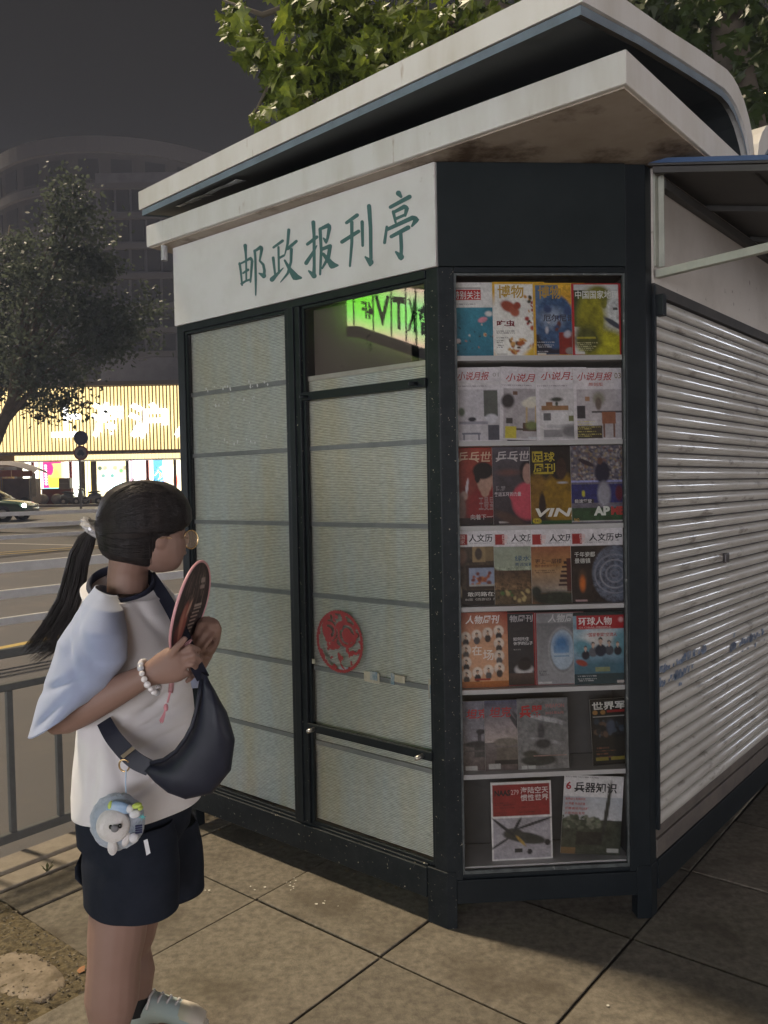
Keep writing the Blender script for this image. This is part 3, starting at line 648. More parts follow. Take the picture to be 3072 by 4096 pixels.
# awning over the shutter
aw = part('awning', M['awn'], 0, fn=lambda mb: mb.add([SD(.01, .008, 2.648), SD(TS, .008, 2.648), SD(TS, 1.25, 2.335), SD(.01, 1.25, 2.335), SD(.01, .008, 2.656), SD(TS, .008, 2.656), SD(TS, 1.25, 2.343), SD(.01, 1.25, 2.343)],
    [(0, 1, 2, 3), (7, 6, 5, 4), (0, 3, 7, 4), (1, 5, 6, 2), (3, 2, 6, 7), (0, 4, 5, 1)]))
mb = MB(); mb.add([SD(.005, .006, 2.655), SD(.005, 1.26, 2.34), SD(.005, 1.26, 2.356), SD(.005, .006, 2.671), SD(.02, .006, 2.655), SD(.02, 1.26, 2.34), SD(.02, 1.26, 2.356), SD(.02, .006, 2.671)], [(0, 1, 2, 3), (7, 6, 5, 4), (3, 2, 6, 7), (0, 4, 5, 1)])
mb.build('awning_edge', mat('blue_edge_trim', (.06, .11, .22), .4), aw)
for t in (.02, .55, 1.1, 1.65):
    mb = MB(); mb.add([SD(t + a, m_, z_ - d) for a in (.0, .025) for d in (0, .02) for m_, z_ in ((.02, 2.643), (1.24, 2.334))], [(0, 1, 3, 2), (4, 6, 7, 5), (0, 4, 5, 1), (2, 3, 7, 6)]); mb.build('awning_rib', M['awn'], aw)
for m_ in (.32, .68, 1.0):
    z_ = 2.648 - .252 * (m_ - .008); mb = MB(); mb.box(SD, .03, TS, m_, m_ + .012, z_ - .014, z_ - .003); mb.build('awning_batten', M['awn'], aw)
part('awning_wall_bar', M['awn'], .002, fn=lambda mb: mb.box(SD, .10, TS, .0075, .035, 2.585, 2.62))
part('awning_bracket', M['bar'], .002, fn=lambda mb: (mb.box(SD, .054, .085, .0065, .013, 2.31, 2.63), mb.box(SD, .080, .086, .0135, .035, 2.31, 2.63)))
part('awning_brace', M['bar'], .002, fn=lambda mb: mb.add([SD(t, m_, z_ + d) for t in (.055, .083) for d in (-.014, .014) for m_, z_ in ((.012, 2.283), (1.22, 2.340))], [(0, 1, 3, 2), (4, 6, 7, 5), (0, 4, 5, 1), (2, 3, 7, 6), (0, 2, 6, 4), (1, 5, 7, 3)]))
# corner display: shelves and glass
SHZ = [2.0, 1.704, 1.409, 1.125, .833, .532, .205]
for z in SHZ: part('shelf', M['shelf'], .001, fn=lambda mb: mb.box(KC, .045, LC - .062, -.20, -.024, z - .017, z))
M['disp'] = mat('dim_display_back', (.10, .095, .095), .7, (.06, .058, .058), 2.5, 5)
part('display_back', M['disp'], 0, fn=lambda mb: mb.box(KC, .03, LC - .05, -.215, -.21, .13, 2.278))
part('display_side', M['disp'], 0, fn=lambda mb: (mb.box(KC, .030, .042, -.209, -.055, .13, 2.278), mb.box(KC, LC - .060, LC - .05, -.209, -.055, .13, 2.278)))
part('display_pane', M['glass2'], 0, fn=lambda mb: mb.quad(KC(.0565, -.010, .187), KC(LC - .0725, -.010, .187), KC(LC - .0725, -.010, 2.279), KC(.0565, -.010, 2.279)), fix=False)
M['worn'] = mat('worn_dark_bead', (.07, .08, .08), .6, (.035, .04, .042), 24, 8, (.4, .6), c3=(.30, .31, .30), c3scale=18, c3lim=(.62, .68))
for a, b, c, d in ((.0565, .064, .187, 2.279), (LC - .080, LC - .0725, .187, 2.279), (.0645, LC - .0805, .187, .200), (.0645, LC - .0805, 2.271, 2.279)):
    part('glazing_bead', M['worn'], .001, fn=lambda mb: mb.box(KC, a, b, -.02, -.004, c, d))

# ================================================================== magazines on the shelves
_fm = {}
def flat(c, rough=.45):
    k = tuple(c)
    if k not in _fm: _fm[k] = mat('print_ink', tuple(float(q) for q in s2l(c)), rough)
    return _fm[k]
MAGS = []
def magazine(label, ul, ur, vt, vb, layer, paint, texts, base, tilt=0.0, edge=(205, 203, 196), spine=None):
    n0 = -.062 + .0052 * layer
    uL, zT = corner_pt(ul, vt, n0); uR, _ = corner_pt(ur, vt, n0); _, zB = corner_pt((ul + ur) / 2, vb, n0)
    zB = min(SHZ, key=lambda q: abs(q - zB)) + .0008
    w, h = uR - uL, zT - zB; th = .0042; lean = .055
    ct, st = math.cos(tilt), math.sin(tilt); lift = max(0.0, w * -st) if tilt < 0 else w * 0 + max(0, 0)
    def pl(x, z, d=0.0):                                               # x from left, z from foot, d forward
        X = x * ct + z * st; Z = -x * st + z * ct
        Z += (w * st if st > 0 else 0)
        return KC(uL + X, n0 + d - lean * Z, zB + Z)
    root = empty('magazine', pl(w / 2, 0), label, 'magazine', 'magazines on the display shelves')
    mb = MB(); mb.add([pl(x, z, d) for d in (-th, 0) for z in (0, h) for x in (0, w)], [(0, 1, 3, 2), (0, 4, 5, 1), (2, 3, 7, 6), (0, 2, 6, 4), (1, 5, 7, 3)])
    mb.build('pages', flat(edge), root)
    cv = Canvas(56, 80, base); paint(cv); cv.noise(.10, 2, int(ul)); cv.noise(.10, 14, int(ul) + 5); og = ORG[root.name]
    me = cv.mesh('cover', lambda x, y: tuple(Vector(pl(x * w, h * (1 - y), .0002 + .0012 * math.sin(x * 3.1) * .5)) - og), M['print']); add_mesh(me, 'cover', root)
    if texts:
        mb = MB(); mats = []
        for i, t in enumerate(texts):
            s, x, y, hh, c = t[:5]; ww = t[5] if len(t) > 5 else None; bold = t[6] if len(t) > 6 else .012
            V, Fc, asp = text_mesh(s, bold, t[7] if len(t) > 7 else 0.0); H_ = hh * h; W_ = ww * w if ww else H_ * asp
            mm = flat(c)
            if mm not in mats: mats.append(mm)
            X0 = x * w; Z0 = h * (1 - y) - H_
            vv = []; 
            for a in V: vv.append(pl(X0 + a[0] * W_, Z0 + a[1] * H_, .0016 + .0002 * i))
            ff = [f for f in Fc if max(X0 + V[q][0] * W_ for q in f) <= w * 1.001]
            mb.add(vv, ff, mats.index(mm))
        mb.build('cover_text', mats, root, fix=False)
    MAGS.append(root)
K_ = (25, 25, 28); Wt = (235, 232, 228); RD = (190, 45, 45); GR = (120, 120, 122)
c5 = lambda x, y: (1700 + .5425 * x, 1050 + .5425 * y)
c6 = lambda x, y: (1700 + .5425 * x, 2050 + .5425 * y)
c7 = lambda x, y: (1700 + .663 * x, 2700 + .663 * y)
def M5(lb, x0, x1, y0, y1, ly, p, t, b, cc=None, **k):
    cc = cc or c5; a, b0 = cc(x0, y0); a1, b1 = cc(x1, y1); magazine(lb, a, a1, b0, b1, ly, p, t, b, **k)
# first shelf
M5('white and teal magazine with a red title box, pink raft on the sea', 200, 585, 140, 663, 0, lambda c: (c.grad(.33, 1, (62, 140, 160), (48, 118, 140)), c.noise(.06, 5, 1), c.rect(0, 0, 1, .33, Wt), c.rect(.02, .065, .55, .085, (120, 118, 116)), c.rect(.02, .10, .55, .24, RD),
   c.lines(.03, .29, .7, 1, .05, GR, 1), c.ell(.58, .50, .09, .035, (225, 150, 165), .2, -.3), c.ell(.70, .42, .07, .035, Wt, .3), c.ell(.62, .70, .03, .025, (210, 190, 140), .2), c.dots(26, [(190, 120, 90), (60, 60, 60), (215, 200, 180), (40, 70, 80)], .008, .03, 3, (.05, .55, .9, .98)), c.ell(.1, .78, .05, .03, (215, 205, 205))),
   [('特别关注', .02, .115, .11, Wt, .52)], (60, 138, 158))
M5('yellow bordered magazine with a brown bird swallowing insects on white', 500, 885, 135, 663, 1, lambda c: (c.rect(.05, .03, .97, .97, (240, 238, 230)), c.ell(.42, .62, .62, .5, (240, 238, 230)), c.ell(.3, .33, .16, .07, (165, 80, 60), .2, .5), c.ell(.42, .40, .1, .06, (178, 95, 72), .2, .9), c.ell(.47, .32, .07, .05, (160, 72, 55)),
   c.dots(34, [(160, 50, 40), (200, 140, 40), (60, 60, 45), (190, 90, 50)], .012, .05, 5, (.62, .12, .92, .62)), c.dots(22, [(170, 90, 40), (210, 160, 90), (90, 60, 40)], .02, .06, 8, (.3, .75, .8, .95)), c.ell(.85, .92, .3, .08, (230, 190, 70), .3, -.5), c.ell(.62, .86, .2, .03, (245, 243, 238), .3, -.8),
   c.lines(.07, .65, .42, 4, .03, (70, 66, 60), 2), c.lines(.07, .78, .25, 5, .03, (70, 66, 60), 4), c.rect(.06, .96, .27, .985, (210, 208, 200))),
   [('博物', .10, .045, .175, (196, 158, 52), .5, .015), ('吃虫', .07, .515, .085, (120, 30, 34), .35, .03)], (228, 178, 52))
M5('magazine with a blue earth against red smoke beside yellow title', 800, 1185, 143, 663, 2, lambda c: (c.rect(.05, .03, .97, .98, (88, 116, 150)), c.grad(.03, .9, (225, 178, 60), (150, 50, 40), .48, .97), c.noise(.35, 7, 4, .48, .03), c.rect(.05, .7, .48, .97, (38, 42, 58)), c.ell(.42, .53, .37, .37, (62, 92, 130), .06), c.ell(.36, .48, .2, .12, (150, 165, 185), .6), c.noise(.3, 4, 9, .05, .2, .8, .8),
   c.rect(.48, .68, .97, .98, (140, 45, 40)), c.dots(10, [(60, 80, 120), (190, 190, 200), (110, 60, 50)], .02, .08, 9, (.25, .3, .75, .75)), c.lines(.07, .81, .42, 5, .03, (205, 205, 210), 6), c.ell(.7, .93, .1, .05, (150, 140, 135)), c.rect(.06, .95, .22, .985, (215, 212, 205))),
   [('博物', .10, .045, .175, (190, 152, 60), .44, .015), ('厄尔尼诺', .19, .43, .10, (60, 60, 75), .6, .02)], (225, 178, 62))
M5('red bordered magazine with a figure draped in olive yellow cloth', 1085, 1470, 146, 665, 3, lambda c: (c.rect(.05, .025, .90, .975, (212, 214, 212)), c.rect(.05, .1, .35, .6, (60, 74, 52)), c.ell(.52, .17, .22, .14, (112, 112, 42), .2), c.ell(.38, .5, .28, .4, (146, 142, 38), .25), c.ell(.62, .88, .45, .25, (182, 178, 42), .2), c.ell(.28, .78, .25, .2, (80, 84, 38), .3), c.ell(.62, .28, .06, .07, (120, 120, 45)),
   c.noise(.3, 6, 12, .05, .1, .9, .98), c.ell(.80, .56, .22, .035, (66, 74, 88), .2, .6), c.rect(.90, .0, 1, 1, (186, 44, 52)), c.lines(.08, .76, .55, 7, .026, (214, 210, 160), 7), c.rect(.08, .735, .44, .765, (200, 190, 60), .6), c.rect(.06, .94, .23, .975, (214, 212, 206)), c.rect(.80, .33, .89, .37, (90, 92, 90))),
   [('中国国家地理', .07, .10, .115, (232, 232, 226), .83, .012)], (186, 42, 50))
# second shelf
def novel(c, scene):
    c.rect(0, .2, 1, .235, (218, 214, 214)); c.lines(.03, .245, .95, 2, .022, (120, 116, 116), 3); scene(c); return c
def room(c, bg, items):
    c.rect(.06, .30, .95, .985, bg); c.noise(.1, 8, 3, .06, .3, .95, .98)
    for it in items: (c.rect if len(it) == 5 else c.ell)(*it)
    return c
BR = (150, 112, 78)
M5('literary monthly with red brush title and a window seat with grey stools', 222, 600, 770, 1293, 0, lambda c: novel(c, lambda c: room(c, (196, 192, 196), [(.55, .31, .82, .66, (92, 96, 92)), (.06, .73, .62, .76, (150, 148, 158)), (.12, .88, .48, .90, (120, 122, 134)), (.14, .9, .18, .985, (126, 124, 134)), (.42, .9, .46, .985, (126, 124, 134)), (.32, .70, .08, .03, (48, 50, 58), .2), (.12, .60, .06, .06, (98, 112, 92), .3), (.62, .78, .85, .985, (84, 86, 96)), (.7, .69, .12, .06, (205, 204, 210), .2)])),
   [('小说月报', .05, .06, .115, (176, 62, 60), .62, .012, .25), ('01', .74, .075, .055, (176, 172, 166), .12)], (218, 213, 216))
M5('literary monthly tilted forward with a yellow chair and white lamps', 545, 922, 775, 1293, 1, lambda c: novel(c, lambda c: room(c, (176, 170, 172), [(.15, .47, .13, .1, (58, 56, 58), .2), (.58, .50, .16, .06, (222, 216, 198), .2), (.68, .44, .15, .04, (226, 222, 206), .2), (.5, .55, .53, .8, (196, 170, 130)), (.68, .52, .71, .8, (196, 170, 130)), (.45, .76, .9, .88, (92, 62, 52)), (.1, .82, .32, .98, (205, 190, 70)), (.32, .84, .75, .87, (74, 64, 58)), (.62, .8, .12, .06, (120, 130, 80), .3), (.25, .33, .33, .38, (110, 82, 66)), (.12, .7, .24, .78, (70, 66, 66)), (.55, .955, .95, .985, (205, 205, 210))])),
   [('小说月报', .10, .09, .115, (176, 62, 60), .80, .012, .25)], (216, 211, 214), tilt=.035)
M5('literary monthly with a white sofa and wooden sideboard on the cover', 820, 1198, 770, 1293, 2, lambda c: novel(c, lambda c: room(c, (202, 198, 198), [(.10, .52, .62, .585, BR), (.2, .47, .32, .52, (140, 100, 70)), (.40, .44, .12, .03, (62, 66, 58), .3), (.40, .5, .03, .03, (70, 76, 66), .3), (.1, .62, .95, .78, (216, 214, 214)), (.62, .66, .86, .74, (124, 128, 84)), (.14, .63, .28, .73, (104, 104, 106)), (.2, .79, .95, .83, (182, 180, 182)), (.7, .88, .24, .09, (120, 118, 120), .3), (.1, .85, .5, .96, (148, 146, 148)), (.06, .8, .13, .985, (214, 212, 208))])),
   [('小说月报', .10, .06, .115, (176, 62, 60), .80, .012, .25)], (218, 213, 216))
M5('literary monthly original edition with flower vase and a brown chair', 1097, 1470, 775, 1293, 3, lambda c: room(c, (188, 182, 184), [(.5, .43, .12, .09, (142, 140, 122), .4), (.49, .5, .06, .09, (112, 100, 92), .2), (.22, .40, .31, .46, (166, 128, 98)), (.36, .60, .95, .63, (74, 70, 72)), (.06, .52, .22, .70, (58, 58, 62)), (.56, .62, .82, .78, (150, 98, 74)), (.58, .78, .61, .97, (120, 82, 64)), (.78, .78, .80, .97, (120, 82, 64)), (.3, .74, .46, .86, (206, 204, 204)), (.06, .80, .56, .985, (66, 58, 52))]) and c.lines(.07, .71, .55, 8, .034, (206, 196, 110), 9),
   [('小说月报', .08, .06, .115, (176, 62, 60), .70, .012, .25), ('原创版', .30, .205, .05, (178, 84, 66), .29), ('03', .82, .07, .08, (140, 120, 96), .13)], (220, 215, 217))
# third shelf
M5('red table tennis magazine with a dark haired player pointing upwards', 230, 612, 1365, 1910, 0, lambda c: (c.grad(0, .9, (156, 66, 52), (110, 44, 44)), c.noise(.15, 9, 3), c.ell(.62, .78, .42, .3, (134, 38, 40), .1), c.ell(.55, .43, .15, .17, (186, 150, 132), .08), c.ell(.52, .30, .2, .11, (26, 24, 28), .1), c.ell(.41, .36, .06, .1, (26, 24, 28), .1), c.ell(.55, .58, .08, .06, (176, 140, 122), .1), c.ell(.20, .52, .025, .12, (216, 210, 214), .2, .15), c.ell(.14, .62, .07, .06, (180, 150, 140), .2), c.ell(.08, .78, .09, .18, (128, 104, 98), .2), c.grad(.9, 1, (52, 40, 42), (34, 30, 34))),
   [('乒乓世界', .02, .055, .14, (206, 176, 150), .88, .014, .15), ('王曼昱', .42, .64, .17, (150, 120, 120), .3), ('向着下一个目标', .26, .86, .07, (188, 180, 178), .72)], (150, 60, 50))
M5('dark grey table tennis magazine with a woman player in pink shirt', 500, 882, 1360, 1910, 1, lambda c: (c.grad(0, 1, (88, 84, 92), (44, 36, 42)), c.noise(.2, 8, 6), c.ell(.66, .70, .3, .24, (192, 78, 94), .1), c.ell(.42, .66, .12, .05, (186, 72, 88), .2, .6), c.ell(.66, .32, .14, .14, (34, 32, 36), .1), c.ell(.68, .35, .10, .13, (176, 140, 128), .1), c.rect(.10, .955, .3, .985, (168, 164, 160)), c.ell(.3, .92, .3, .06, (78, 58, 52), .3, .4), c.ell(.3, .33, .2, .04, (110, 78, 74), .5)),
   [('乒乓世界', .06, .055, .14, (196, 190, 190), .88, .014, .15), ('奥运五环的力量', .02, .58, .055, (205, 196, 200), .52), ('陈梦', .06, .50, .07, (140, 136, 140), .18)], (86, 80, 88))
M5('wrapped football weekly with a player in an ochre yellow shirt', 778, 1160, 1352, 1910, 2, lambda c: (c.grad(0, 1, (34, 32, 34), (52, 46, 30)), c.ell(.1, .66, .3, .3, (128, 96, 36), .1), c.ell(.58, .68, .38, .33, (140, 108, 30), .12), c.ell(.55, .27, .17, .17, (26, 24, 26), .1), c.ell(.60, .30, .10, .14, (62, 44, 38), .1), c.ell(.22, .8, .07, .2, (40, 30, 28), .15), c.rect(.06, .34, .44, .355, (178, 160, 50)), c.rect(.05, .075, .24, .205, (178, 160, 50)), c.rect(.07, .09, .22, .19, (50, 46, 30)), c.noise(.2, 4, 5), c.rect(0, .95, 1, 1, (34, 78, 44)), c.ell(.11, .96, .085, .035, (206, 188, 48), .06), c.ell(.62, .475, .1, .015, (180, 180, 190), .3)),
   [('足球', .06, .08, .125, (190, 172, 54), .42), ('周刊', .06, .225, .115, (190, 172, 54), .42), ('VINI', .08, .80, .11, (226, 224, 216), .82, .03, .2), ('941', .055, .94, .04, (90, 70, 24), .11)], (40, 36, 34))
M5('football magazine with a pointing player before a packed stand', 1080, 1480, 1350, 1910, 3, lambda c: (c.dots(420, [(150, 146, 150), (98, 92, 100), (180, 170, 160), (120, 90, 84), (70, 70, 86), (146, 130, 100)], .012, .03, 21, (0, 0, 1, .46)), c.rect(0, .5, 1, .74, (40, 46, 104)), c.rect(0, .455, 1, .48, (150, 156, 206)), c.noise(.25, 3, 2, 0, .42, 1, .75), c.ell(.58, .35, .14, .14, (30, 34, 56), .12), c.ell(.54, .2, .05, .045, (92, 66, 58), .1), c.ell(.28, .22, .18, .03, (52, 44, 56), .2, .45), c.ell(.6, .63, .12, .16, (150, 150, 160), .2), c.ell(.22, .62, .03, .04, (196, 190, 60), .2), c.ell(.88, .62, .07, .1, (96, 34, 48), .2), c.rect(0, .80, 1, .97, (46, 76, 50)), c.noise(.3, 5, 3, 0, .75), c.rect(0, .965, 1, .985, (190, 188, 186)), c.rect(.04, .69, .4, .745, (48, 44, 48))),
   [('AP', .40, .785, .12, (222, 226, 216), .30, .05), ('MB', .72, .79, .11, (180, 60, 56), .26, .05), ('极速攀登', .05, .692, .048, (206, 204, 206), .32), ('942', .03, .935, .045, (190, 150, 70), .1)], (104, 100, 112))
# fourth shelf
def hist(c, pic, seed):
    c.rect(0, 0, 1, .235, (226, 222, 224)); c.rect(.035, .075, .20, .205, (160, 44, 44)); c.lines(.24, .185, .9, 1, .03, (150, 148, 150), seed); pic(c); return c
HT = [('国', .065, .082, .055, (226, 190, 186), .1), ('家', .065, .142, .055, (226, 190, 186), .1), ('人文历史', .24, .07, .105, (34, 32, 36), .62, .016)]
M5('history magazine showing an old television among framed portraits', 235, 615, 125, 675, 0, lambda c: hist(c, lambda c: (c.rect(0, .235, 1, 1, (74, 62, 50)), c.noise(.4, 7, 31, 0, .24), c.rect(.30, .24, .55, .44, (150, 128, 92)), c.ell(.42, .33, .07, .08, (70, 60, 54)), c.rect(.56, .24, .8, .42, (130, 110, 80)), c.ell(.08, .36, .1, .1, (128, 100, 84), .3), c.rect(.18, .48, .76, .79, (58, 44, 34)), c.rect(.22, .51, .72, .755, (150, 160, 182)), c.dots(18, [(160, 84, 52), (120, 60, 44), (190, 120, 70)], .02, .05, 33, (.27, .58, .68, .73)), c.rect(.22, .73, .72, .755, (170, 166, 160)), c.rect(0, .8, 1, 1, (40, 34, 30)), c.ell(.05, .82, .03, .08, (190, 170, 140), .3)), 1),
   HT + [('敢问路在何方', .19, .825, .06, (216, 212, 206), .76), ('86版《西游记》播出40年', .14, .905, .035, (170, 166, 160), .85)], (80, 66, 54), cc=c6)
M5('history magazine showing a curved wooden roundhouse under green hills', 510, 890, 125, 675, 1, lambda c: hist(c, lambda c: (c.grad(.235, .7, (150, 158, 142), (170, 178, 160)), c.ell(.15, .38, .2, .06, (104, 122, 108), .4), c.ell(.5, .5, .8, .10, (82, 66, 50), .05), c.ell(.45, .42, .55, .16, (158, 166, 146), .1), c.rect(0, .62, 1, .8, (96, 74, 54)), c.grad(.55, .8, (70, 52, 40), (120, 94, 66)), c.noise(.35, 3, 41, 0, .5), c.rect(0, .8, 1, 1, (92, 76, 54)), c.noise(.5, 4, 42, 0, .72), c.dots(12, [(80, 110, 60), (180, 160, 110)], .02, .05, 4, (.1, .82, .9, .95))), 2),
   [(t[0], t[1] + .10, *t[2:]) for t in HT] + [('绿水青山', .40, .355, .075, (62, 92, 118), .58), ('贵派宝藏村', .40, .45, .045, (60, 84, 108), .44)], (150, 156, 140), cc=c6)
M5('history magazine with a tiered pagoda in an orange evening sky', 785, 1165, 125, 675, 2, lambda c: hist(c, lambda c: (c.grad(.235, .5, (150, 92, 66), (176, 130, 80)), c.grad(.5, .85, (176, 136, 90), (150, 140, 130)), c.noise(.15, 9, 51, 0, .24), [c.rect(.62 - .02 * k, .44 + .06 * k, .9 + .02 * k, .47 + .06 * k, (58, 34, 34)) for k in range(6)], c.rect(.68, .4, .84, .84, (86, 46, 40)), c.ell(.5, .93, .6, .1, (44, 50, 40), .3), c.ell(.08, .84, .1, .08, (44, 50, 42), .3), c.noise(.25, 4, 52, 0, .8), c.lines(.07, .52, .5, 3, .03, (90, 62, 44), 5)), 3),
   [(t[0], t[1] + .12, *t[2:]) for t in HT] + [('更上一层楼', .07, .40, .065, (72, 46, 34), .52), ('鹳雀楼的前世今生', .07, .475, .04, (120, 74, 52), .44)], (160, 110, 76), cc=c6)
def plate(c):
    c.rect(0, .235, 1, 1, (44, 36, 32)); c.noise(.3, 8, 61, 0, .24); c.ell(.2, .70, .085, .15, (78, 58, 44), .2); c.ell(.2, .74, .05, .10, (196, 104, 40), .4)
    c.ell(.80, .62, .42, .38, (92, 98, 112), .04); c.noise(.45, 3, 62, .38, .24)
    for r_, k in ((.37, (132, 136, 148)), (.27, (150, 152, 160)), (.16, (140, 142, 152)), (.08, (120, 122, 134))): c.ring(.80, .62, r_, .015, k)
    c.rect(.06, .955, .28, .985, (180, 150, 150)); return c
M5('history magazine with a carved grey porcelain plate and a kiln fire', 1080, 1480, 120, 668, 3, lambda c: hist(c, plate, 4),
   [(t[0], t[1] + .10, *t[2:]) for t in HT] + [('千年瓷都', .06, .315, .07, (206, 206, 200), .38), ('景德镇', .06, .40, .07, (206, 206, 200), .29)], (50, 40, 36), cc=c6)
# fifth shelf
def portraits(c):
    c.grad(0, .3, (142, 48, 40), (156, 60, 44)); c.grad(.3, 1, (186, 112, 80), (206, 150, 100)); c.ell(.45, .6, .6, .5, (206, 158, 124), .5)
    k = 0
    for yy in range(4):
        for xx in range(4):
            if xx in (1, 2) and yy in (1, 2): continue
            x = .14 + xx * .225; y = .33 + yy * .165 - .025 * xx
            c.ell(x, y, .105, .075, (222, 206, 190), .1, -.3); c.figure(x, y - .01, .042, (34, 28, 28), (196, 156, 130), ((52, 48, 52), (90, 84, 84), (70, 60, 58))[k % 3]); k += 1
    c.grad(.92, 1, (170, 104, 52), (150, 84, 44)); c.rect(.3, .885, .62, .91, (150, 52, 40)); return c
M5('red orange people weekly with a grid of twelve small portraits', 250, 612, 745, 1297, 2, portraits,
   [('人物周刊', .14, .04, .115, (230, 224, 220), .70, .02, .2), ('在', .26, .44, .13, (230, 220, 210), .2), ('场', .48, .50, .14, (230, 220, 210), .22)], (170, 80, 60), cc=c6)
M5('dark people weekly with a child crouching over on a table', 470, 812, 750, 1297, 0, lambda c: (c.rect(.03, .012, .97, .99, (52, 50, 54)), c.ell(.78, .68, .12, .07, (34, 30, 32), .2), c.ell(.75, .78, .2, .08, (196, 194, 194), .15), c.ell(.76, .73, .16, .07, (48, 42, 42), .2), c.grad(.83, .99, (84, 68, 62), (56, 44, 40), .03, .97), c.lines(.54, .5, .75, 1, .03, (160, 158, 158), 3)),
   [('物周刊', .46, .03, .10, (176, 172, 174), .51, .02, .1), ('如何托住', .53, .335, .05, (216, 214, 214), .34), ('休学的孩子', .53, .395, .05, (216, 214, 214), .42)], (150, 42, 46), cc=c6)
M5('grey people weekly with a rounded aircraft window showing blue sky', 815, 1178, 745, 1297, 1, lambda c: (c.rect(.025, .012, .99, .99, (138, 138, 140)), c.grad(.15, .99, (118, 118, 120), (150, 150, 152), .025, .99), c.ell(.55, .53, .30, .33, (158, 158, 160), .05), c.ell(.55, .53, .265, .30, (128, 130, 132), .05), c.ell(.55, .52, .24, .275, (170, 186, 200), .05), c.ell(.53, .43, .16, .12, (74, 120, 166), .5), c.rect(.38, .46, .68, .56, (88, 132, 174), .7), c.rect(.38, .60, .68, .62, (90, 130, 160)), c.lines(.07, .80, .3, 3, .028, (60, 60, 62), 7), c.rect(.05, .95, .32, .985, (198, 196, 194))),
   [('人物周刊', .26, .025, .115, (196, 194, 194), .70, .02, .2)], (146, 44, 48), cc=c6)
M5('magazine with a red title band over a suited group in a blue wave', 1098, 1495, 745, 1283, 3, lambda c: (c.rect(0, 0, 1, .045, (36, 48, 48)), c.rect(.06, .045, 1, .235, (172, 40, 46)), c.grad(.235, .75, (150, 178, 190), (120, 150, 170), .0, 1), c.noise(.25, 8, 71, 0, .24), c.ell(.5, .36, .34, .12, (206, 204, 200), .4), c.ell(.2, .5, .22, .1, (96, 146, 160), .3, .6), c.ell(.88, .45, .16, .18, (110, 156, 168), .3), c.ell(.5, .85, .8, .2, (70, 108, 124), .3), c.figure(.22, .50, .05, (60, 54, 52), (196, 166, 148), (40, 44, 56)), c.figure(.36, .45, .055, (40, 36, 36), (196, 166, 148), (96, 98, 106)), c.figure(.66, .43, .055, (46, 42, 42), (196, 166, 148), (70, 74, 84)), c.figure(.82, .45, .05, (120, 100, 76), (200, 170, 150), (44, 46, 56)), c.figure(.50, .40, .07, (28, 26, 28), (200, 168, 148), (40, 46, 62)), c.ell(.14, .70, .11, .04, (150, 62, 48), .2, .4), c.rect(.4, .76, .66, .83, (160, 160, 90), .6), c.rect(0, .86, 1, 1, (44, 66, 72)), c.lines(.07, .885, .55, 3, .032, (200, 204, 204), 9), c.rect(.8, .955, .98, .99, (196, 186, 180)), c.ell(.89, .11, .045, .035, (214, 160, 160), .3)),
   [('环球人物', .10, .065, .115, (232, 226, 224), .62, .02), ('GLOBAL PEOPLE', .10, .195, .025, (214, 170, 168), .6), ('“国家脊梁”交流人', .25, .285, .055, (170, 56, 54), .56)], (130, 160, 174), cc=c6)
# sixth shelf
def tanksky(c, top, low): c.grad(0, .6, top, low); c.grad(.6, 1, (112, 104, 104), (92, 80, 78)); return c
M5('grey army magazine with a tank and red title behind its neighbour', 225, 530, 168, 590, 0, lambda c: (tanksky(c, (116, 116, 128), (136, 132, 138)), c.ell(.3, .62, .25, .05, (58, 56, 58), .2), c.rect(.22, .66, .5, .8, (66, 64, 64)), c.rect(.3, .42, .38, .58, (70, 68, 72)), c.ell(.36, .44, .09, .04, (56, 54, 58), .2), c.rect(.05, .7, .45, .73, (84, 80, 80)), c.noise(.25, 4, 81), c.rect(.04, .93, .28, .99, (176, 174, 170))),
   [('坦克', .08, .11, .14, (176, 52, 54), .44, .02, .15)], (120, 118, 126), cc=c7)
M5('army magazine with an armoured missile truck at dusk and red title', 360, 665, 162, 588, 1, lambda c: (tanksky(c, (72, 76, 100), (176, 162, 156)), c.rect(.22, .68, .66, .86, (104, 96, 88)), c.ell(.42, .60, .24, .06, (120, 112, 104), .1), c.ell(.62, .34, .26, .03, (60, 60, 66), .2, 1.0), c.ell(.70, .32, .26, .03, (66, 66, 72), .2, 1.0), c.rect(.2, .86, .7, .92, (52, 48, 48)), c.noise(.2, 5, 82), c.rect(.06, .91, .30, .985, (178, 176, 172))),
   [('坦克', .10, .095, .15, (166, 56, 60), .44, .02, .15)], (120, 112, 112), cc=c7)
M5('grey weapons magazine with a jet taking off above a tank', 560, 865, 152, 588, 2, lambda c: (c.grad(0, 1, (112, 114, 116), (126, 124, 122)), c.ell(.6, .30, .36, .035, (176, 176, 178), .2, .22), c.ell(.82, .34, .1, .02, (160, 160, 162), .2, .7), c.ell(.46, .47, .07, .13, (74, 74, 78), .25), c.ell(.55, .60, .28, .03, (150, 150, 152), .25, .2), c.ell(.5, .64, .16, .07, (62, 62, 64), .25), c.ell(.4, .87, .35, .08, (54, 56, 54), .12), c.ell(.25, .78, .16, .05, (66, 66, 60), .25), c.rect(.3, .8, .95, .82, (160, 128, 120)), c.noise(.22, 4, 83), c.rect(.06, .94, .17, .995, (180, 180, 176)), c.rect(.2, .94, .34, .995, (180, 180, 176))),
   [('兵器', .04, .09, .175, (176, 44, 44), .47, .03), ('WEAPON', .55, .08, .055, (170, 108, 106), .38), ('2025年6月', .55, .185, .045, (170, 108, 106), .36)], (116, 116, 118), cc=c7)
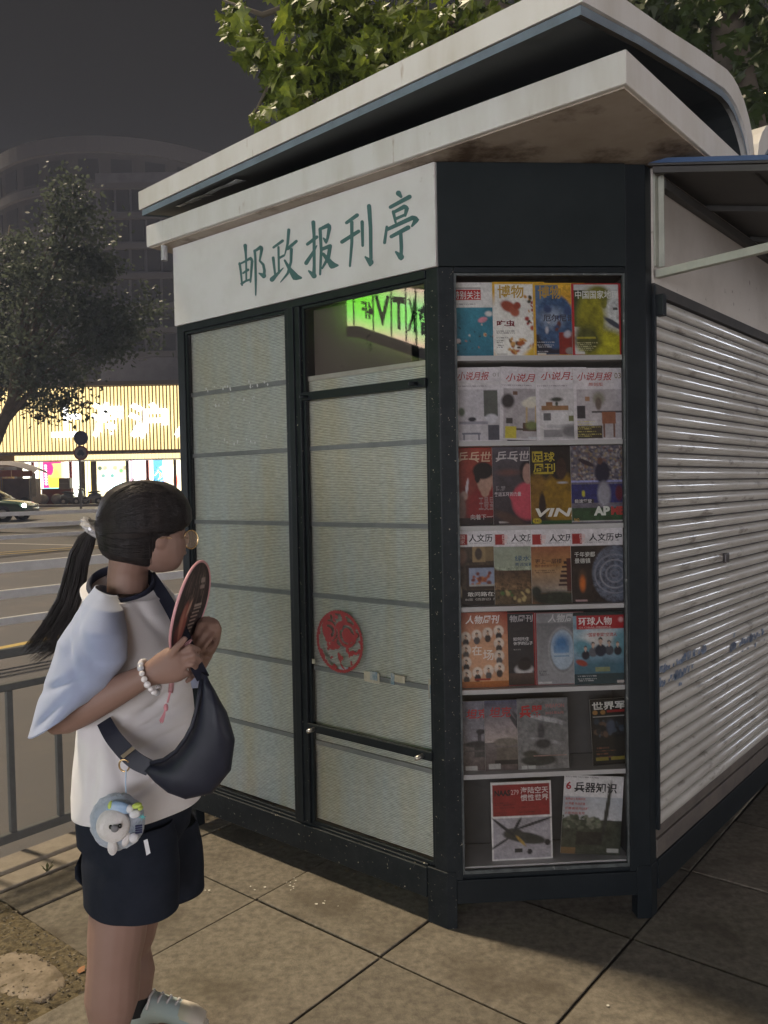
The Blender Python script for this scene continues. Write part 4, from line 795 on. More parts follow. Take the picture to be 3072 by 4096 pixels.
M5('black world military magazine leaning at the end of its shelf', 1012, 1290, 155, 580, 0, lambda c: (c.rect(.02, .25, .80, .97, (20, 24, 28)), c.rect(.05, .265, .9, .275, (150, 150, 150)), c.dots(30, [(40, 56, 72), (60, 70, 84), (34, 40, 46), (90, 70, 60)], .02, .07, 84, (.1, .33, .75, .55)), c.ell(.42, .42, .09, .1, (58, 70, 90), .3), c.ell(.1, .20, .055, .035, (150, 110, 60), .1), c.ell(.27, .20, .055, .035, (150, 110, 60), .1), c.rect(.35, .175, .95, .215, (136, 30, 34)), c.lines(.08, .73, .5, 4, .045, (110, 70, 56), 8, .022), c.rect(.06, .88, .34, .925, (130, 120, 48)), c.rect(.40, .88, .85, .925, (130, 120, 48))),
   [('世界军事', .04, .04, .125, (206, 206, 200), .98, .03)], (14, 14, 16), cc=c7, tilt=-.03)
# bottom shelf
M5('white bordered magazine with an attack helicopter below a red panel', 400, 766, 660, 1112, 1, lambda c: (c.rect(.03, .03, .97, .44, (140, 44, 44)), c.rect(.03, .46, .97, .985, (166, 162, 168)), c.lines(.06, .26, .42, 2, .03, (80, 30, 32), 1), c.lines(.06, .325, .40, 4, .03, (96, 34, 34), 2), c.lines(.47, .325, .85, 3, .03, (96, 34, 34), 3), c.ell(.55, .72, .36, .07, (58, 60, 58), .12, .22), c.ell(.35, .66, .16, .07, (64, 64, 60), .15), c.ell(.2, .58, .26, .018, (52, 52, 54), .2, .75), c.ell(.42, .56, .16, .018, (52, 52, 54), .2, -1.1), c.ell(.7, .54, .34, .018, (58, 58, 60), .2, -.32), c.ell(.14, .78, .2, .016, (66, 66, 68), .2, -.6), c.ell(.92, .79, .05, .04, (44, 44, 46), .15), c.ell(.48, .76, .12, .018, (170, 140, 70), .3, .9), c.rect(.38, .86, .5, .9, (50, 50, 52)), c.ell(.62, .9, .04, .035, (44, 44, 46), .1), c.noise(.12, 3, 91, .03, .46, .97, .98)),
   [('NAAS', .06, .10, .075, (38, 28, 30), .26, .04), ('279', .33, .10, .065, (206, 170, 170), .13), ('海陆空天', .49, .07, .085, (220, 208, 206), .46, .012), ('惯性世界', .49, .165, .085, (220, 208, 206), .46, .012)], (222, 220, 218), cc=c7)
M5('white topped ordnance magazine with a rocket launcher in a field', 812, 1172, 640, 1090, 2, lambda c: (c.grad(.27, .6, (176, 180, 186), (196, 196, 198)), c.lines(.03, .025, .95, 1, .03, (110, 108, 108), 1), c.rect(0, .56, 1, 1, (62, 66, 56)), c.dots(60, [(92, 98, 82), (70, 78, 64), (120, 122, 108)], .02, .05, 92, (.0, .52, .62, .68)), c.rect(.25, .72, .68, .88, (48, 48, 44)), c.ell(.74, .45, .035, .38, (54, 56, 54), .15, .10), c.noise(.3, 4, 93, 0, .55), c.rect(0, .92, .25, 1, (120, 96, 66)), c.rect(.78, .92, .98, .97, (176, 176, 172))),
   [('6', .03, .085, .10, (166, 44, 48), .09, .03), ('兵器知识', .17, .085, .13, (38, 38, 42), .72, .02), ('装甲战斗车族研究', .03, .285, .035, (176, 90, 90), .34), ('05 突袭 作战武器', .03, .345, .035, (176, 90, 90), .34), ('侦察高地作战群', .03, .405, .035, (176, 90, 90), .40), ('火箭炮的发展', .03, .465, .035, (176, 90, 90), .34)], (214, 212, 212), cc=c7, tilt=.085)

# ================================================================== across the street
def cvpart(name, cv, p00, px_, pz_, m, parent):                        # canvas on a rectangle: corner, right vector, up vector
    og = ORG[parent.name]; p00 = Vector(p00) - og; px_ = Vector(px_); pz_ = Vector(pz_)
    return add_mesh(cv.mesh(name, lambda x, y: tuple(p00 + px_ * x + pz_ * (1 - y)), m), name, parent)
YF = 46.0; ZG = .87
def X(u, v=1850, y=YF): return P(u, v, y).x
def Z(v, u=400, y=YF): return P(u, v, y).z
M['gold'] = mat('golden_cladding', (.10, .060, .020), .6, (.07, .042, .014), 3, 4)
M['strip'] = emis('warm_light_strip', (1.0, .76, .36), .95)
M['stripw'] = emis('warm_white_strip', (1.0, .78, .42), .95)
M['letterlit'] = emis('white_lit_letters', (1.0, 1.0, 1.0), 1.7)
M['concrete'] = mat('dark_facade', (.34, .34, .38), .8, (.27, .27, .31), 1.2, 4)
M['trim'] = mat('facade_trim', (.24, .20, .17), .6)
shop = empty('lit_restaurant_front', ((X(2) + X(950)) / 2, YF, ZG), 'restaurant front clad in golden light strips with white lit characters', 'restaurant')
x0, x1 = X(2), X(1000); zb, zt = Z(1806), Z(1545)
mb = MB(); mb.box(WD, x0, x1, YF, YF + .4, zb, zt); mb.build('cladding', M['gold'], shop)
mb = MB(); mb.box(WD, x0, x1, YF - .18, YF + .4, zt + .02, zt + .26); mb.build('top_trim', M['trim'], shop)
mb = MB(); mb.box(WD, x0, x1, YF - .20, YF + .4, Z(1816), zb - .02); mb.build('lower_trim', M['trim'], shop)
sp_x = (X(520) - X(506)); st0 = None; i = 0; xx = x0 + .1
while xx < X(760):
    if st0 is None:
        mb = MB(); mb.box(WD, xx - .05, xx + .05, YF - .10, YF - .02, zb + .06, zt - .05); st0 = mb.build('light_strip', M['strip'], shop); xs0 = xx
    else:
        c = clone(st0, shop, (xx - xs0, 0, 0)); c.scale = (1, 1, 1)
    xx += sp_x
za, zc = Z(1838), Z(1818)
b0 = None; xx = X(68)
while xx < X(760):
    if b0 is None:
        mb = MB(); mb.box(WD, xx - .08, xx + .08, YF - .12, YF - .02, za, zc); b0 = mb.build('light_baton', M['stripw'], shop); xs1 = xx
    else: clone(b0, shop, (xx - xs1, 0, 0))
    xx += sp_x
mb = MB(); mb.box(WD, X(66), x1, YF, YF + .3, za - .02, zc + .02); mb.build('canopy_band', M['gold'], shop)
def bigchar(ch, u0, u1, v0, v1):
    V, Fc, asp = text_mesh(ch, .035); a, b = X(u0), X(u1); lo_, hi = Z(v1, (u0 + u1) / 2), Z(v0, (u0 + u1) / 2)
    mb = MB(); n = len(V)
    f = [(a + (b - a) * q[0], lo_ + (hi - lo_) * q[1]) for q in V]
    mb.add([(p, YF - .32, q) for p, q in f], [tuple(reversed(t)) for t in Fc]); mb.build('lit_character', M['letterlit'], shop, fix=False)
bigchar('海', 376, 508, 1610, 1752); bigchar('沪', 524, 680, 1612, 1756); bigchar('上', 218, 345, 1612, 1750); bigchar('人', 706, 820, 1612, 1752)
# shopfront glazing: lit interior
cv = Canvas(220, 60, (226, 216, 178))
def ux(u): return (u - 70) / 700.0
def band(u0, u1, c, y0=0, y1=1): cv.rect(ux(u0), y0, ux(u1), y1, c)
band(70, 88, (70, 60, 56)); band(88, 128, (246, 246, 226)); band(128, 136, (214, 60, 70)); band(136, 172, (250, 246, 226)); band(150, 160, (200, 180, 120)); band(172, 243, (196, 40, 100))
cv.ell(ux(215), .5, .035, .3, (255, 236, 60), .1); cv.rect(ux(200), .05, ux(243), .45, (255, 224, 90), .6); cv.ell(ux(200), .2, .02, .2, (196, 40, 100), .2); band(172, 235, (60, 200, 200), .74, .95)
for k in range(8): cv.ell(ux(182), .1 + .075 * k, .006, .03, (250, 240, 240), .1)
band(243, 280, (214, 190, 140)); band(258, 276, (255, 250, 230)); band(280, 287, (220, 50, 56)); band(287, 323, (240, 250, 232)); band(323, 335, (90, 80, 76)); band(335, 367, (255, 220, 110)); cv.rect(ux(340), 0, ux(346), 1, (255, 250, 200)); cv.rect(ux(354), 0, ux(360), 1, (255, 250, 200)); band(367, 384, (66, 58, 66)); band(384, 505, (204, 190, 150))
cv.ell(ux(440), .55, .05, .3, (235, 255, 255), .15); cv.ell(ux(440), .62, .075, .17, (225, 255, 255), .2)
for u, v, c in ((399, .2, (70, 84, 74)), (420, .2, (150, 140, 116)), (460, .2, (160, 140, 110)), (484, .28, (96, 150, 96)), (500, .2, (130, 124, 96)), (412, .42, (100, 130, 120)), (448, .42, (90, 130, 120)), (440, .9, (220, 110, 90))): cv.ell(ux(u), v, .012, .06, c, .15)
band(505, 532, (170, 140, 150)); [cv.rect(ux(508 + 8 * k), 0, ux(511 + 8 * k), 1, (235, 225, 225)) for k in range(3)]; band(532, 584, (255, 252, 236)); band(546, 562, (226, 230, 240)); band(584, 595, (222, 60, 70)); band(595, 612, (250, 240, 214)); band(612, 650, (80, 140, 160))
cv.dots(40, [(250, 230, 80), (120, 230, 240), (70, 110, 220), (250, 250, 250), (230, 120, 120)], .006, .022, 5, (ux(614), .1, ux(662), .9)); band(664, 770, (240, 226, 186)); cv.ell(ux(690), .5, .015, .35, (255, 250, 220), .2); cv.ell(ux(700), .6, .014, .2, (226, 60, 60), .2)
zs0, zs1 = Z(1985), Z(1845)
o = cvpart('shop_window', cv, (X(70), YF - .01, zs0), (X(770) - X(70), 0, 0), (0, 0, zs1 - zs0), M['print_lit'], shop)
for u in (80, 132, 283, 329, 375, 510, 590, 700):
    mb = MB(); w = .16 if u in (375, 329, 80) else .08; mb.box(WD, X(u) - w, X(u) + w, YF - .09, YF - .012, ZG, zs1); mb.build('window_post', mat('red_post', (.42, .05, .06), .5) if u in (132, 283, 590) else M['trim'], shop)
mb = MB(); mb.box(WD, X(70), X(770), YF - .08, YF + .3, ZG, zs0); mb.build('stall_riser', mat('dark_red_riser', (.20, .05, .05), .5), shop)
mb = MB(); mb.box(WD, x0, x1, YF + .41, YF + 14, ZG, zt + .2); mb.build('building_body', M['concrete'], shop)
mb = MB(); mb.box(WD, X(-60), X(66), YF - .05, YF + .4, Z(1846), Z(1816)); mb.build('side_fascia', mat('dull_ochre', (.30, .20, .08), .6), shop)
# dark block behind the restaurant and the round tower far behind
bk = empty('office_block', (X(560, 1300, 54), 54, 1.1), 'dark flat roofed block rising right behind the golden restaurant front', 'building')
xa, xb, za_ = P(395, 1200, 54).x, P(1000, 1200, 54).x, P(560, 690, 54).z
mb = MB(); mb.box(WD, xa, xb, 54, 59.5, 1.2, za_); mb.build('wall', M['concrete'], bk)
M['ledge'] = mat('pale_ledge', (.27, .265, .28), .7); M['dimglass'] = mat('dim_window_glass', (.13, .13, .145), .3)
for v in (760, 880, 1000, 1120, 1240, 1335, 1430):
    zz = P(560, v, 54).z; mb = MB(); mb.box(WD, xa - .1, xb, 53.6, 53.99, zz, zz + .35); mb.build('ledge', M['ledge'], bk)
w0 = None
for v in (800, 920, 1040, 1160, 1280, 1375):
    for k in range(5):
        u = 430 + 62 * k; p = P(u, v, 54)
        if w0 is None: mb = MB(); mb.box(WD, p.x - .42, p.x + .42, 53.9, 53.995, p.z - .75, p.z + .75); w0 = mb.build('window', M['dimglass'], bk); pw0 = p
        else: clone(w0, bk, (p.x - pw0.x, 0, p.z - pw0.z))
tw = empty('round_tower', (P(520, 1000, 70).x, 72, 1.2), 'dark round tower with ring ledges dimly rising behind the street trees', 'tower')
tc_ = Vector((P(520, 1000, 70).x, 72, 0)); Rt = 11.5; ztop = P(520, 590, 60.5).z
M['tower'] = mat('tower_wall', (.22, .215, .22), .8, (.18, .175, .185), .5, 4)
mb = MB(); mb.loft([(tc_ + Vector((0, 0, 1)), (Rt, 0, 0), (0, Rt, 0)), (tc_ + Vector((0, 0, ztop)), (Rt, 0, 0), (0, Rt, 0))], 72); mb.build('wall', M['tower'], tw, smooth=False)
for k in range(9):
    z = ztop - 2.9 * k; mb = MB(); mb.loft([(tc_ + Vector((0, 0, z - .35)), (Rt + .3, 0, 0), (0, Rt + .3, 0)), (tc_ + Vector((0, 0, z + (.8 if k == 0 else .25))), (Rt + .3, 0, 0), (0, Rt + .3, 0))], 72); mb.build('ledge', M['ledge'], tw)
w1 = None
for k in range(7):
    for j in range(11):
        a = -math.pi / 2 + (j - 5) * .21; z = ztop - 2.9 * k - 1.55
        if w1 is None:
            mb = MB(); mb.box(WD, -.75, .75, -.06, .06, -.75, .75); me = mb.mesh('window', M['dimglass']); w1 = me
        o = bpy.data.objects.new('window', w1); COL.objects.link(o); o.parent = tw; o.location = tc_ + Vector((math.cos(a) * Rt, math.sin(a) * Rt, z)) - ORG[tw.name]; o.rotation_euler = (0, 0, a + math.pi / 2)
# stone ball bollards along the far kerb
M['ball'] = mat('granite_ball', (.30, .29, .30), .35, (.22, .21, .22), 14, 5)
for k, (u, lb) in enumerate(((85, 'stone ball bollard just in front of the car headlight'), (130, 'stone ball bollard below the white curtain of the food cart'), (172, 'stone ball bollard left of the middle of the row, below the magenta poster'), (228, 'stone ball bollard below the stacked crates'), (262, 'smaller stone ball bollard right of the stacked crates'), (292, 'stone ball bollard next to the sign pole'))):
    p = P(u, 2003, 45.0); r = .30 if k < 4 else .24
    root = empty('stone_bollard', (p.x, 45.0, .86), lb, 'bollard', 'stone ball bollards along the far kerb')
    mb = MB(); mb.ball((p.x, 45.0, .93 + r), r, nu=20, nv=14); mb.build('ball', M['ball'], root, smooth=True)
    mb = MB(); mb.loft([((p.x, 45, .86), (r * .6, 0, 0), (0, r * .6, 0)), ((p.x, 45, .96), (r * .5, 0, 0), (0, r * .5, 0))], 14); mb.build('base', M['ball'], root)
# no-cars sign and the back of another disc on one pole
p = P(324, 2035, 41.0); px_ = p.x; zg = zroad(41.0)
pole = empty('sign_post', (px_, 41.0, zg), 'sign post with two round discs before the golden front, lower disc showing a car', 'road sign')
M['pole'] = mat('grey_pole', (.22, .22, .24), .5); M['signb'] = mat('sign_back_blue', (.07, .08, .14), .5); M['signf'] = mat('faded_sign_face', (.34, .29, .33), .5); M['signr'] = mat('sign_red', (.30, .05, .07), .5)
mb = MB(); mb.tube([(px_, 41, zg), (px_, 41, P(324, 1730, 41).z)], .055, 10); mb.build('pole', M['pole'], pole)
for v, mm, nm in ((1752, 'signb', 'upper_disc'), (1812, 'signr', 'lower_disc')):
    q = P(324, v, 40.9); mb = MB(); mb.loft([(q, (.37, 0, 0), (0, 0, .37)), (q + Vector((0, -.03, 0)), (.37, 0, 0), (0, 0, .37))], 32); d = mb.build(nm, M[mm], pole)
    if nm == 'lower_disc':
        mb = MB(); mb.loft([(q + Vector((0, -.032, 0)), (.30, 0, 0), (0, 0, .30)), (q + Vector((0, -.036, 0)), (.30, 0, 0), (0, 0, .30))], 32); mb.build('face', M['signf'], d)
        mb = MB(); Y_ = q.y - .04
        car = [(-.18, -.10), (-.18, .02), (-.13, .04), (-.09, .15), (.09, .15), (.13, .04), (.18, .02), (.18, -.10), (.12, -.10), (.12, -.15), (.06, -.15), (.06, -.10), (-.06, -.10), (-.06, -.15), (-.12, -.15), (-.12, -.10)]
        mb.add([(q.x + a, Y_, q.z + b) for a, b in car], [tuple(range(len(car)))]); mb.build('car_symbol', M['signb'], d)
# food cart with a curved awning
yc = 42.5; xl, xr = P(-90, 1950, yc).x, P(158, 1950, yc).x; zg = zroad(yc) + .0
cart = empty('food_cart', ((xl + xr) / 2, yc, zg), 'street food cart under a curved grey awning with a red valance', 'food cart')
M['tarp'] = mat('grey_tarpaulin', (.30, .28, .31), .6, (.24, .22, .25), 3, 4); M['val'] = mat('red_valance', (.38, .10, .08), .6, (.44, .19, .10), 2, 3); M['curt'] = mat('white_plastic_curtain', (.50, .47, .47), .4, (.38, .35, .35), 5, 4, trans=.3)
def zz_(v): return P(60, v, yc).z
mb = MB(); vs = []; nn_ = 14
for i in range(nn_ + 1):
    q = i / nn_; u = -90 + 255 * q; v = 1858 + 32 * max(0, (q - .55) / .45) ** 1.8
    p = P(u, v, yc)
    for y_, dz in ((yc - .9, -.05), (yc - .5, .12), (yc, .18), (yc + .6, .1), (yc + 1.0, -.1)): vs.append((p.x, y_, p.z + dz))
mb.add(vs, [(i * 5 + j, (i + 1) * 5 + j, (i + 1) * 5 + j + 1, i * 5 + j + 1) for i in range(nn_) for j in range(4)]); mb.build('awning', M['tarp'], cart, smooth=True)
for k in range(6):
    a, b = P(-85 + 41 * k, 1900, yc).x, P(-85 + 41 * (k + 1) - 2, 1900, yc).x; mb = MB(); mb.box(WD, a, b, yc - .93, yc - .91, zz_(1908), zz_(1882 + max(0, k - 4) * 4)); mb.build('valance_panel', M['val'], cart)
mb = MB(); vs = []
for i in range(9):
    a = P(152 + 18 * i / 8, 1900, yc).x
    for v in (1896, 1985): vs.append((a, yc - .85 + .06 * (i % 2), zz_(v) if v < 1950 else zz_(v + 3 * (i % 3))))
mb.add(vs, [(2 * i, 2 * i + 2, 2 * i + 3, 2 * i + 1) for i in range(8)]); mb.build('curtain', M['curt'], cart)
mb = MB(); mb.box(WD, P(38, 1950, yc).x, P(140, 1950, yc).x, yc - .7, yc + .7, zg + .3, zz_(1915)); mb.build('body', mat('brown_cart_body', (.17, .12, .11), .7, (.12, .09, .085), 2, 4), cart)
mb = MB(); mb.box(WD, xl, P(34, 1950, yc).x, yc - .75, yc + .7, zg + .3, zz_(1880)); mb.build('side_panel', mat('yellow_menu_panel', (.45, .30, .12), .6, (.42, .10, .07), 2.2, 2, (.55, .6)), cart)
for u in (45, 125):
    q = P(u, 1990, yc); mb = MB(); mb.tube([(q.x, yc - .8, zg + .3), (q.x, yc - .65, zg + .3)], .3, 18); mb.build('wheel', M['dark'], cart)
for u in (-85, 36, 150): q = P(u, 1900, yc); mb = MB(); mb.tube([(q.x, yc - .88, zg), (q.x, yc - .88, zz_(1885))], .03, 6); mb.build('post', M['pole'], cart)
# red counter and stacked crates in front of the shop windows
cn = empty('snack_counter', (X(228, 1970, 45.6), 45.5, ZG), 'long dark red snack counter standing under the magenta poster', 'counter')
mb = MB(); mb.box(WD, P(170, 1970, 45.4).x, P(287, 1970, 45.4).x, 45.3, 45.7, ZG, P(230, 1958, 45.4).z); mb.build('counter_body', mat('red_counter', (.30, .07, .06), .6, (.22, .08, .06), 3, 4), cn)
mb = MB(); mb.box(WD, P(168, 1970, 45.4).x, P(289, 1970, 45.4).x, 45.25, 45.75, P(230, 1958, 45.4).z, P(230, 1954, 45.4).z); mb.build('counter_top', M['trim'], cn)
for k, (u, v0, v1) in enumerate(((257, 1954, 1934), (257, 1933.5, 1914))):
    ct = empty('crate', (P(u, v0, 45.5).x, 45.5, P(u, v0, 45.5).z), ('lower of two grey crates stacked on the red counter', 'upper of two grey crates stacked on the red counter')[k], 'crate', 'crates stacked on the counter')
    a, b = P(u - 17, v0, 45.5).x, P(u + 27, v0, 45.5).x; z0, z1 = P(u, v0, 45.5).z + .01, P(u, v1, 45.5).z
    mb = MB(); mb.box(WD, a, b, 45.32, 45.36, z0, z1); mb.box(WD, a, b, 45.64, 45.68, z0, z1); mb.box(WD, a, a + .04, 45.361, 45.639, z0, z1); mb.box(WD, b - .04, b, 45.361, 45.639, z0, z1); mb.box(WD, a + .041, b - .041, 45.361, 45.639, z0, z0 + .03); mb.build('crate_wall', mat('grey_crate', (.24, .22, .21), .6), ct)
    mb = MB(); mb.box(WD, a - .02, b + .02, 45.30, 45.70, z1 + .001, z1 + .03); mb.build('rim', mat('pale_crate_rim', (.42, .40, .38), .6), ct)
# parked scooters
def scooter(u, y, label, col, flip=1):
    q = P(u, 2030, y); z0 = zroad(y) if y < 43 else ZG; root = empty('scooter', (q.x, y, z0), label, 'scooter', 'scooters parked at the far kerb'); x = q.x
    bm_ = mat('scooter_body', col, .3, coat=.5); X_ = lambda a: x + a * flip
    for a in (-.62, .62):
        mb = MB(); mb.tube([(X_(a), y - .05, z0 + .22), (X_(a), y + .05, z0 + .22)], .22, 20); w = mb.build('wheel', M['dark'], root); mb = MB(); mb.tube([(X_(a), y - .055, z0 + .22), (X_(a), y + .055, z0 + .22)], .09, 12); mb.build('hub', M['steel'], w)
    mb = MB(); mb.loft([((X_(-.72), y, z0 + .50), (.02, 0, .10), (0, .10, 0)), ((X_(-.5), y, z0 + .52), (0, 0, .17), (0, .15, 0)), ((X_(-.1), y, z0 + .46), (0, 0, .16), (0, .15, 0)), ((X_(.05), y, z0 + .28), (0, 0, .06), (0, .14, 0)), ((X_(.42), y, z0 + .26), (0, 0, .05), (0, .13, 0))], 14); mb.build('body', bm_, root, smooth=True)
    mb = MB(); mb.loft([((X_(.42), y, z0 + .24), (.05, 0, 0), (0, .15, 0)), ((X_(.46), y, z0 + .5), (.07, 0, 0), (0, .18, 0)), ((X_(.40), y, z0 + .82), (.06, 0, 0), (0, .15, 0)), ((X_(.36), y, z0 + .95), (.03, 0, 0), (0, .08, 0))], 14); mb.build('front_shield', bm_, root, smooth=True)
    mb = MB(); mb.loft([((X_(-.7), y, z0 + .72), (.01, 0, .02), (0, .06, 0)), ((X_(-.5), y, z0 + .74), (0, 0, .06), (0, .14, 0)), ((X_(-.15), y, z0 + .70), (0, 0, .06), (0, .13, 0)), ((X_(-.02), y, z0 + .66), (0, 0, .03), (0, .10, 0))], 12); mb.build('seat', M['dark'], root, smooth=True)
    mb = MB(); mb.tube([(X_(.34), y - .34, z0 + 1.02), (X_(.38), y, z0 + .98), (X_(.34), y + .34, z0 + 1.02)], .025, 8); mb.build('handlebar', M['dark'], root)
    mb = MB(); mb.ball((X_(.47), y, z0 + .86), .07, nu=10, nv=7); mb.build('headlight', M['steel'], root, smooth=True)
    return root
scooter(352, 44.2, 'dark scooter with a pale shield parked right of the sign post', (.16, .17, .20), -1)
scooter(300, 44.6, 'grey green scooter parked just left of the sign post', (.15, .17, .17), 1)
# green car coming in at the left edge
yk = 31.0; zk = zroad(yk)
car = empty('green_car', (P(20, 2060, yk).x, yk + .8, zk), 'green car with one headlight lit entering at the left edge of the road', 'car')
M['carp'] = mat('green_car_paint', (.07, .13, .10), .25, coat=.8); M['cglass'] = mat('dark_car_glass', (.03, .032, .04), .08); M['tyre'] = mat('tyre_rubber', (.02, .02, .02), .8)
xf = P(88, 2020, yk).x; L_ = 4.2
def CX(a): return xf - a
prof_c = [(0.0, .32, .55), (.05, .28, .66), (.25, .26, .78), (.95, .26, .88), (1.6, .26, .92), (3.6, .26, .95), (4.1, .28, .88), (4.2, .35, .6)]
mb = MB(); mb.loft([((CX(a), yk + .85, zk + (lo_ + hi) / 2), (0, 0, (hi - lo_) / 2), (0, .84 - (.12 if a < .2 or a > 4 else 0), 0)) for a, lo_, hi in prof_c], 24, pw=.45); mb.build('body', M['carp'], car, smooth=True)
mb = MB(); mb.loft([((CX(a), yk + .85, zk + (.88 + h) / 2), (0, 0, (h - .86) / 2), (0, .72 - k, 0)) for a, h, k in ((.95, .90, 0), (1.35, 1.18, .03), (1.8, 1.42, .10), (2.9, 1.44, .10), (3.5, 1.2, .05), (3.9, .92, 0))], 20, pw=.5); mb.build('cabin_glass', M['cglass'], car, smooth=True)
mb = MB(); mb.loft([((CX(a), yk + .85, zk + h), (0, 0, .03), (0, .63, 0)) for a, h in ((1.62, 1.36), (1.85, 1.44), (2.9, 1.455), (3.15, 1.38))], 16, pw=.6); mb.build('roof', M['carp'], car, smooth=True)
for a in (.75, 3.4):
    for yy in (yk + .06, yk + 1.64):
        mb = MB(); mb.tube([(CX(a), yy - .09, zk + .31), (CX(a), yy + .09, zk + .31)], .31, 22); w = mb.build('wheel', M['tyre'], car); mb = MB(); mb.tube([(CX(a), yy - .095, zk + .31), (CX(a), yy + .095, zk + .31)], .18, 14); mb.build('rim', M['steel'], w)
M['headlamp'] = emis('lit_headlight', (1.0, .95, .80), 30.0)
for k, yy in enumerate((yk + .28, yk + 1.42)):
    mb = MB(); mb.ball((CX(.04), yy, zk + .62), .05, .15, .085, 14, 9); mb.build('headlight', M['headlamp'] if k == 0 else M['steel'], car, smooth=True)
mb = MB(); mb.box(WD, CX(-.03), CX(.10), yk + .2, yk + 1.5, zk + .30, zk + .46); mb.build('bumper', mat('dark_bumper', (.03, .035, .05), .5), car, bevel=.03)
for yy in (yk - .06, yk + 1.76): mb = MB(); mb.ball((CX(1.3), yy, zk + .98), .06, .10, .07, 10, 7); mb.build('wing_mirror', M['carp'], car, smooth=True)

# ================================================================== karaoke building mirrored in the window glass, and unseen lit things added for light
M['pinkwall'] = mat('pink_beige_render', (.38, .31, .27), .8, (.32, .26, .23), 2, 4)
ktv = empty('karaoke_building', (-11.2, -4, -.1), 'pink beige building with a glowing green karaoke sign, mirrored in the kiosk window', 'building')
mb = MB(); mb.box(WD, -16, -11.2, -22, 14.5, -.1, 8.5); mb.build('wall', M['pinkwall'], ktv)
cv = Canvas(120, 40, (150, 235, 120)); cv.grad(0, .35, (226, 190, 170), (150, 238, 140)); cv.grad(.65, 1, (150, 238, 140), (236, 196, 170)); cv.ell(.93, .42, .1, .5, (128, 235, 60), .8); cv.noise(.08, 9, 2)
M['ktvlit'] = vcol('sign_light', .5, 8.0)
def sgn(x, y):                                                         # x along +Y of the street, y downward; the sign band is an arc
    yy = -3.2 + 4.45 * x; top = 5.05 - .16 * max(0, -yy + .3) ** 1.3 * .8; bot = 4.36 - .36 * max(0, 1.05 - yy) * .9
    bot = max(bot, 3.0); top = top - .3 * max(0, -yy - .2)
    return (-10.85 - .15 * abs(x - .5), yy, top + (bot - top) * y)
me = cv.mesh('sign_panel', lambda x, y: tuple(Vector(sgn(x, y)) - ORG[ktv.name]), M['ktvlit']); sg = add_mesh(me, 'sign_panel', ktv)
M['blk'] = mat('black_sign_letters', (.02, .03, .02), .6)
def sgtext(t, x0, x1, y0, y1):
    V, Fc, a = text_mesh(t, .03); mb = MB(); mb.add([tuple(Vector(sgn(x0 + (x1 - x0) * q[0], y1 + (y0 - y1) * q[1])) + Vector((.06, 0, 0))) for q in V], Fc); mb.build('sign_letter', M['blk'], sg, fix=False)
def sy(y): return (y + 3.2) / 4.45
sgtext('總', sy(-1.1), sy(-.35), .22, .8); sgtext('會', sy(-.28), sy(.02), .22, .8); sgtext('K', sy(.06), sy(.20), .2, .8); sgtext('T', sy(.24), sy(.46), .2, .82); sgtext('V', sy(.50), sy(.78), .2, .84); sgtext('4F', sy(.79), sy(1.0), .38, .78)
for yy in (-2.4, -1.7, -.9, -.33, .04, .22, .48, .80, 1.14):
    a, b = Vector(sgn(sy(yy), 0)), Vector(sgn(sy(yy), 1)); mb = MB(); mb.tube([a + Vector((.05, 0, 0)), b + Vector((.05, 0, 0))], .016, 6); mb.build('sign_seam', M['blk'], sg)
mb = MB(); mb.tube([Vector(sgn(k / 20, 1)) + Vector((0, 0, -.10)) for k in range(21)], .10, 8); mb.build('sign_frame', M['dark'], sg)
M['shopfill'] = emis('fill_window', (.84, .87, 1.0), 3.6)
M['shopfill2'] = emis('fill_window_right', (.97, .96, 1.0), 2.6)
for y_ in (-21.5, -17.6, -13.7, -9.8, 6.6, 10.5):  # glowing windows added as fill, kept clear of the mirrored stretch of wall
    mb = MB(); mb.box(WD, -11.19, -11.12, y_, y_ + 3.3, .55, 3.1); w = mb.build('window', M['shopfill'], ktv)
    mb = MB(); mb.box(WD, -11.115, -11.05, y_ + 1.60, y_ + 1.68, .55, 3.1); mb.build('frame', M['blk'], w); mb = MB(); mb.box(WD, -11.19, -11.04, y_ - .1, y_ + 3.4, 3.12, 3.35); mb.build('sill', M['trim'], w)
for y_ in (-5.2, -1.6, 2.0):
    mb = MB(); mb.box(WD, -11.19, -11.12, y_, y_ + 3.3, .05, 3.1); w = mb.build('closed_shutter', M['slat'], ktv)
rt = empty('fill_shops_right', (11.5, -8.5, 0), 'unseen row of lit shops added beyond the right edge as fill light', 'building')  # unseen shops, added to brighten the shutter side
ax = Vector((.656, .755, 0)); an = Vector((-.755, .656, 0)); c0 = Vector((9.0, -7.6, 0))
def RW(a, b, z): q = c0 + ax * a + an * b; return (q.x, q.y, z)
mb = MB(); mb.box(RW, -8, 16, -5, 0, 0, 7); mb.build('wall', M['pinkwall'], rt)
for k in range(3):
    a = 2.5 + 4.2 * k; mb = MB(); mb.box(RW, a, a + 3.5, .01, .07, .5, 3.2); w = mb.build('window', M['shopfill2'], rt); mb = MB(); mb.box(RW, a + 1.7, a + 1.8, .075, .13, .5, 3.2); mb.build('frame', M['blk'], w)
bs = empty('fill_shops_back', (-4, -9.6, 0), 'unseen lit shops added behind the camera as fill light', 'building')  # unseen shops, added as frontal fill for the display and the kiosk front
mb = MB(); mb.box(WD, -12, 12, -14, -9.6, 0, 6.5); mb.build('wall', M['pinkwall'], bs)
M['shopfill3'] = emis('fill_window_back', (.94, .94, 1.0), 6.0)
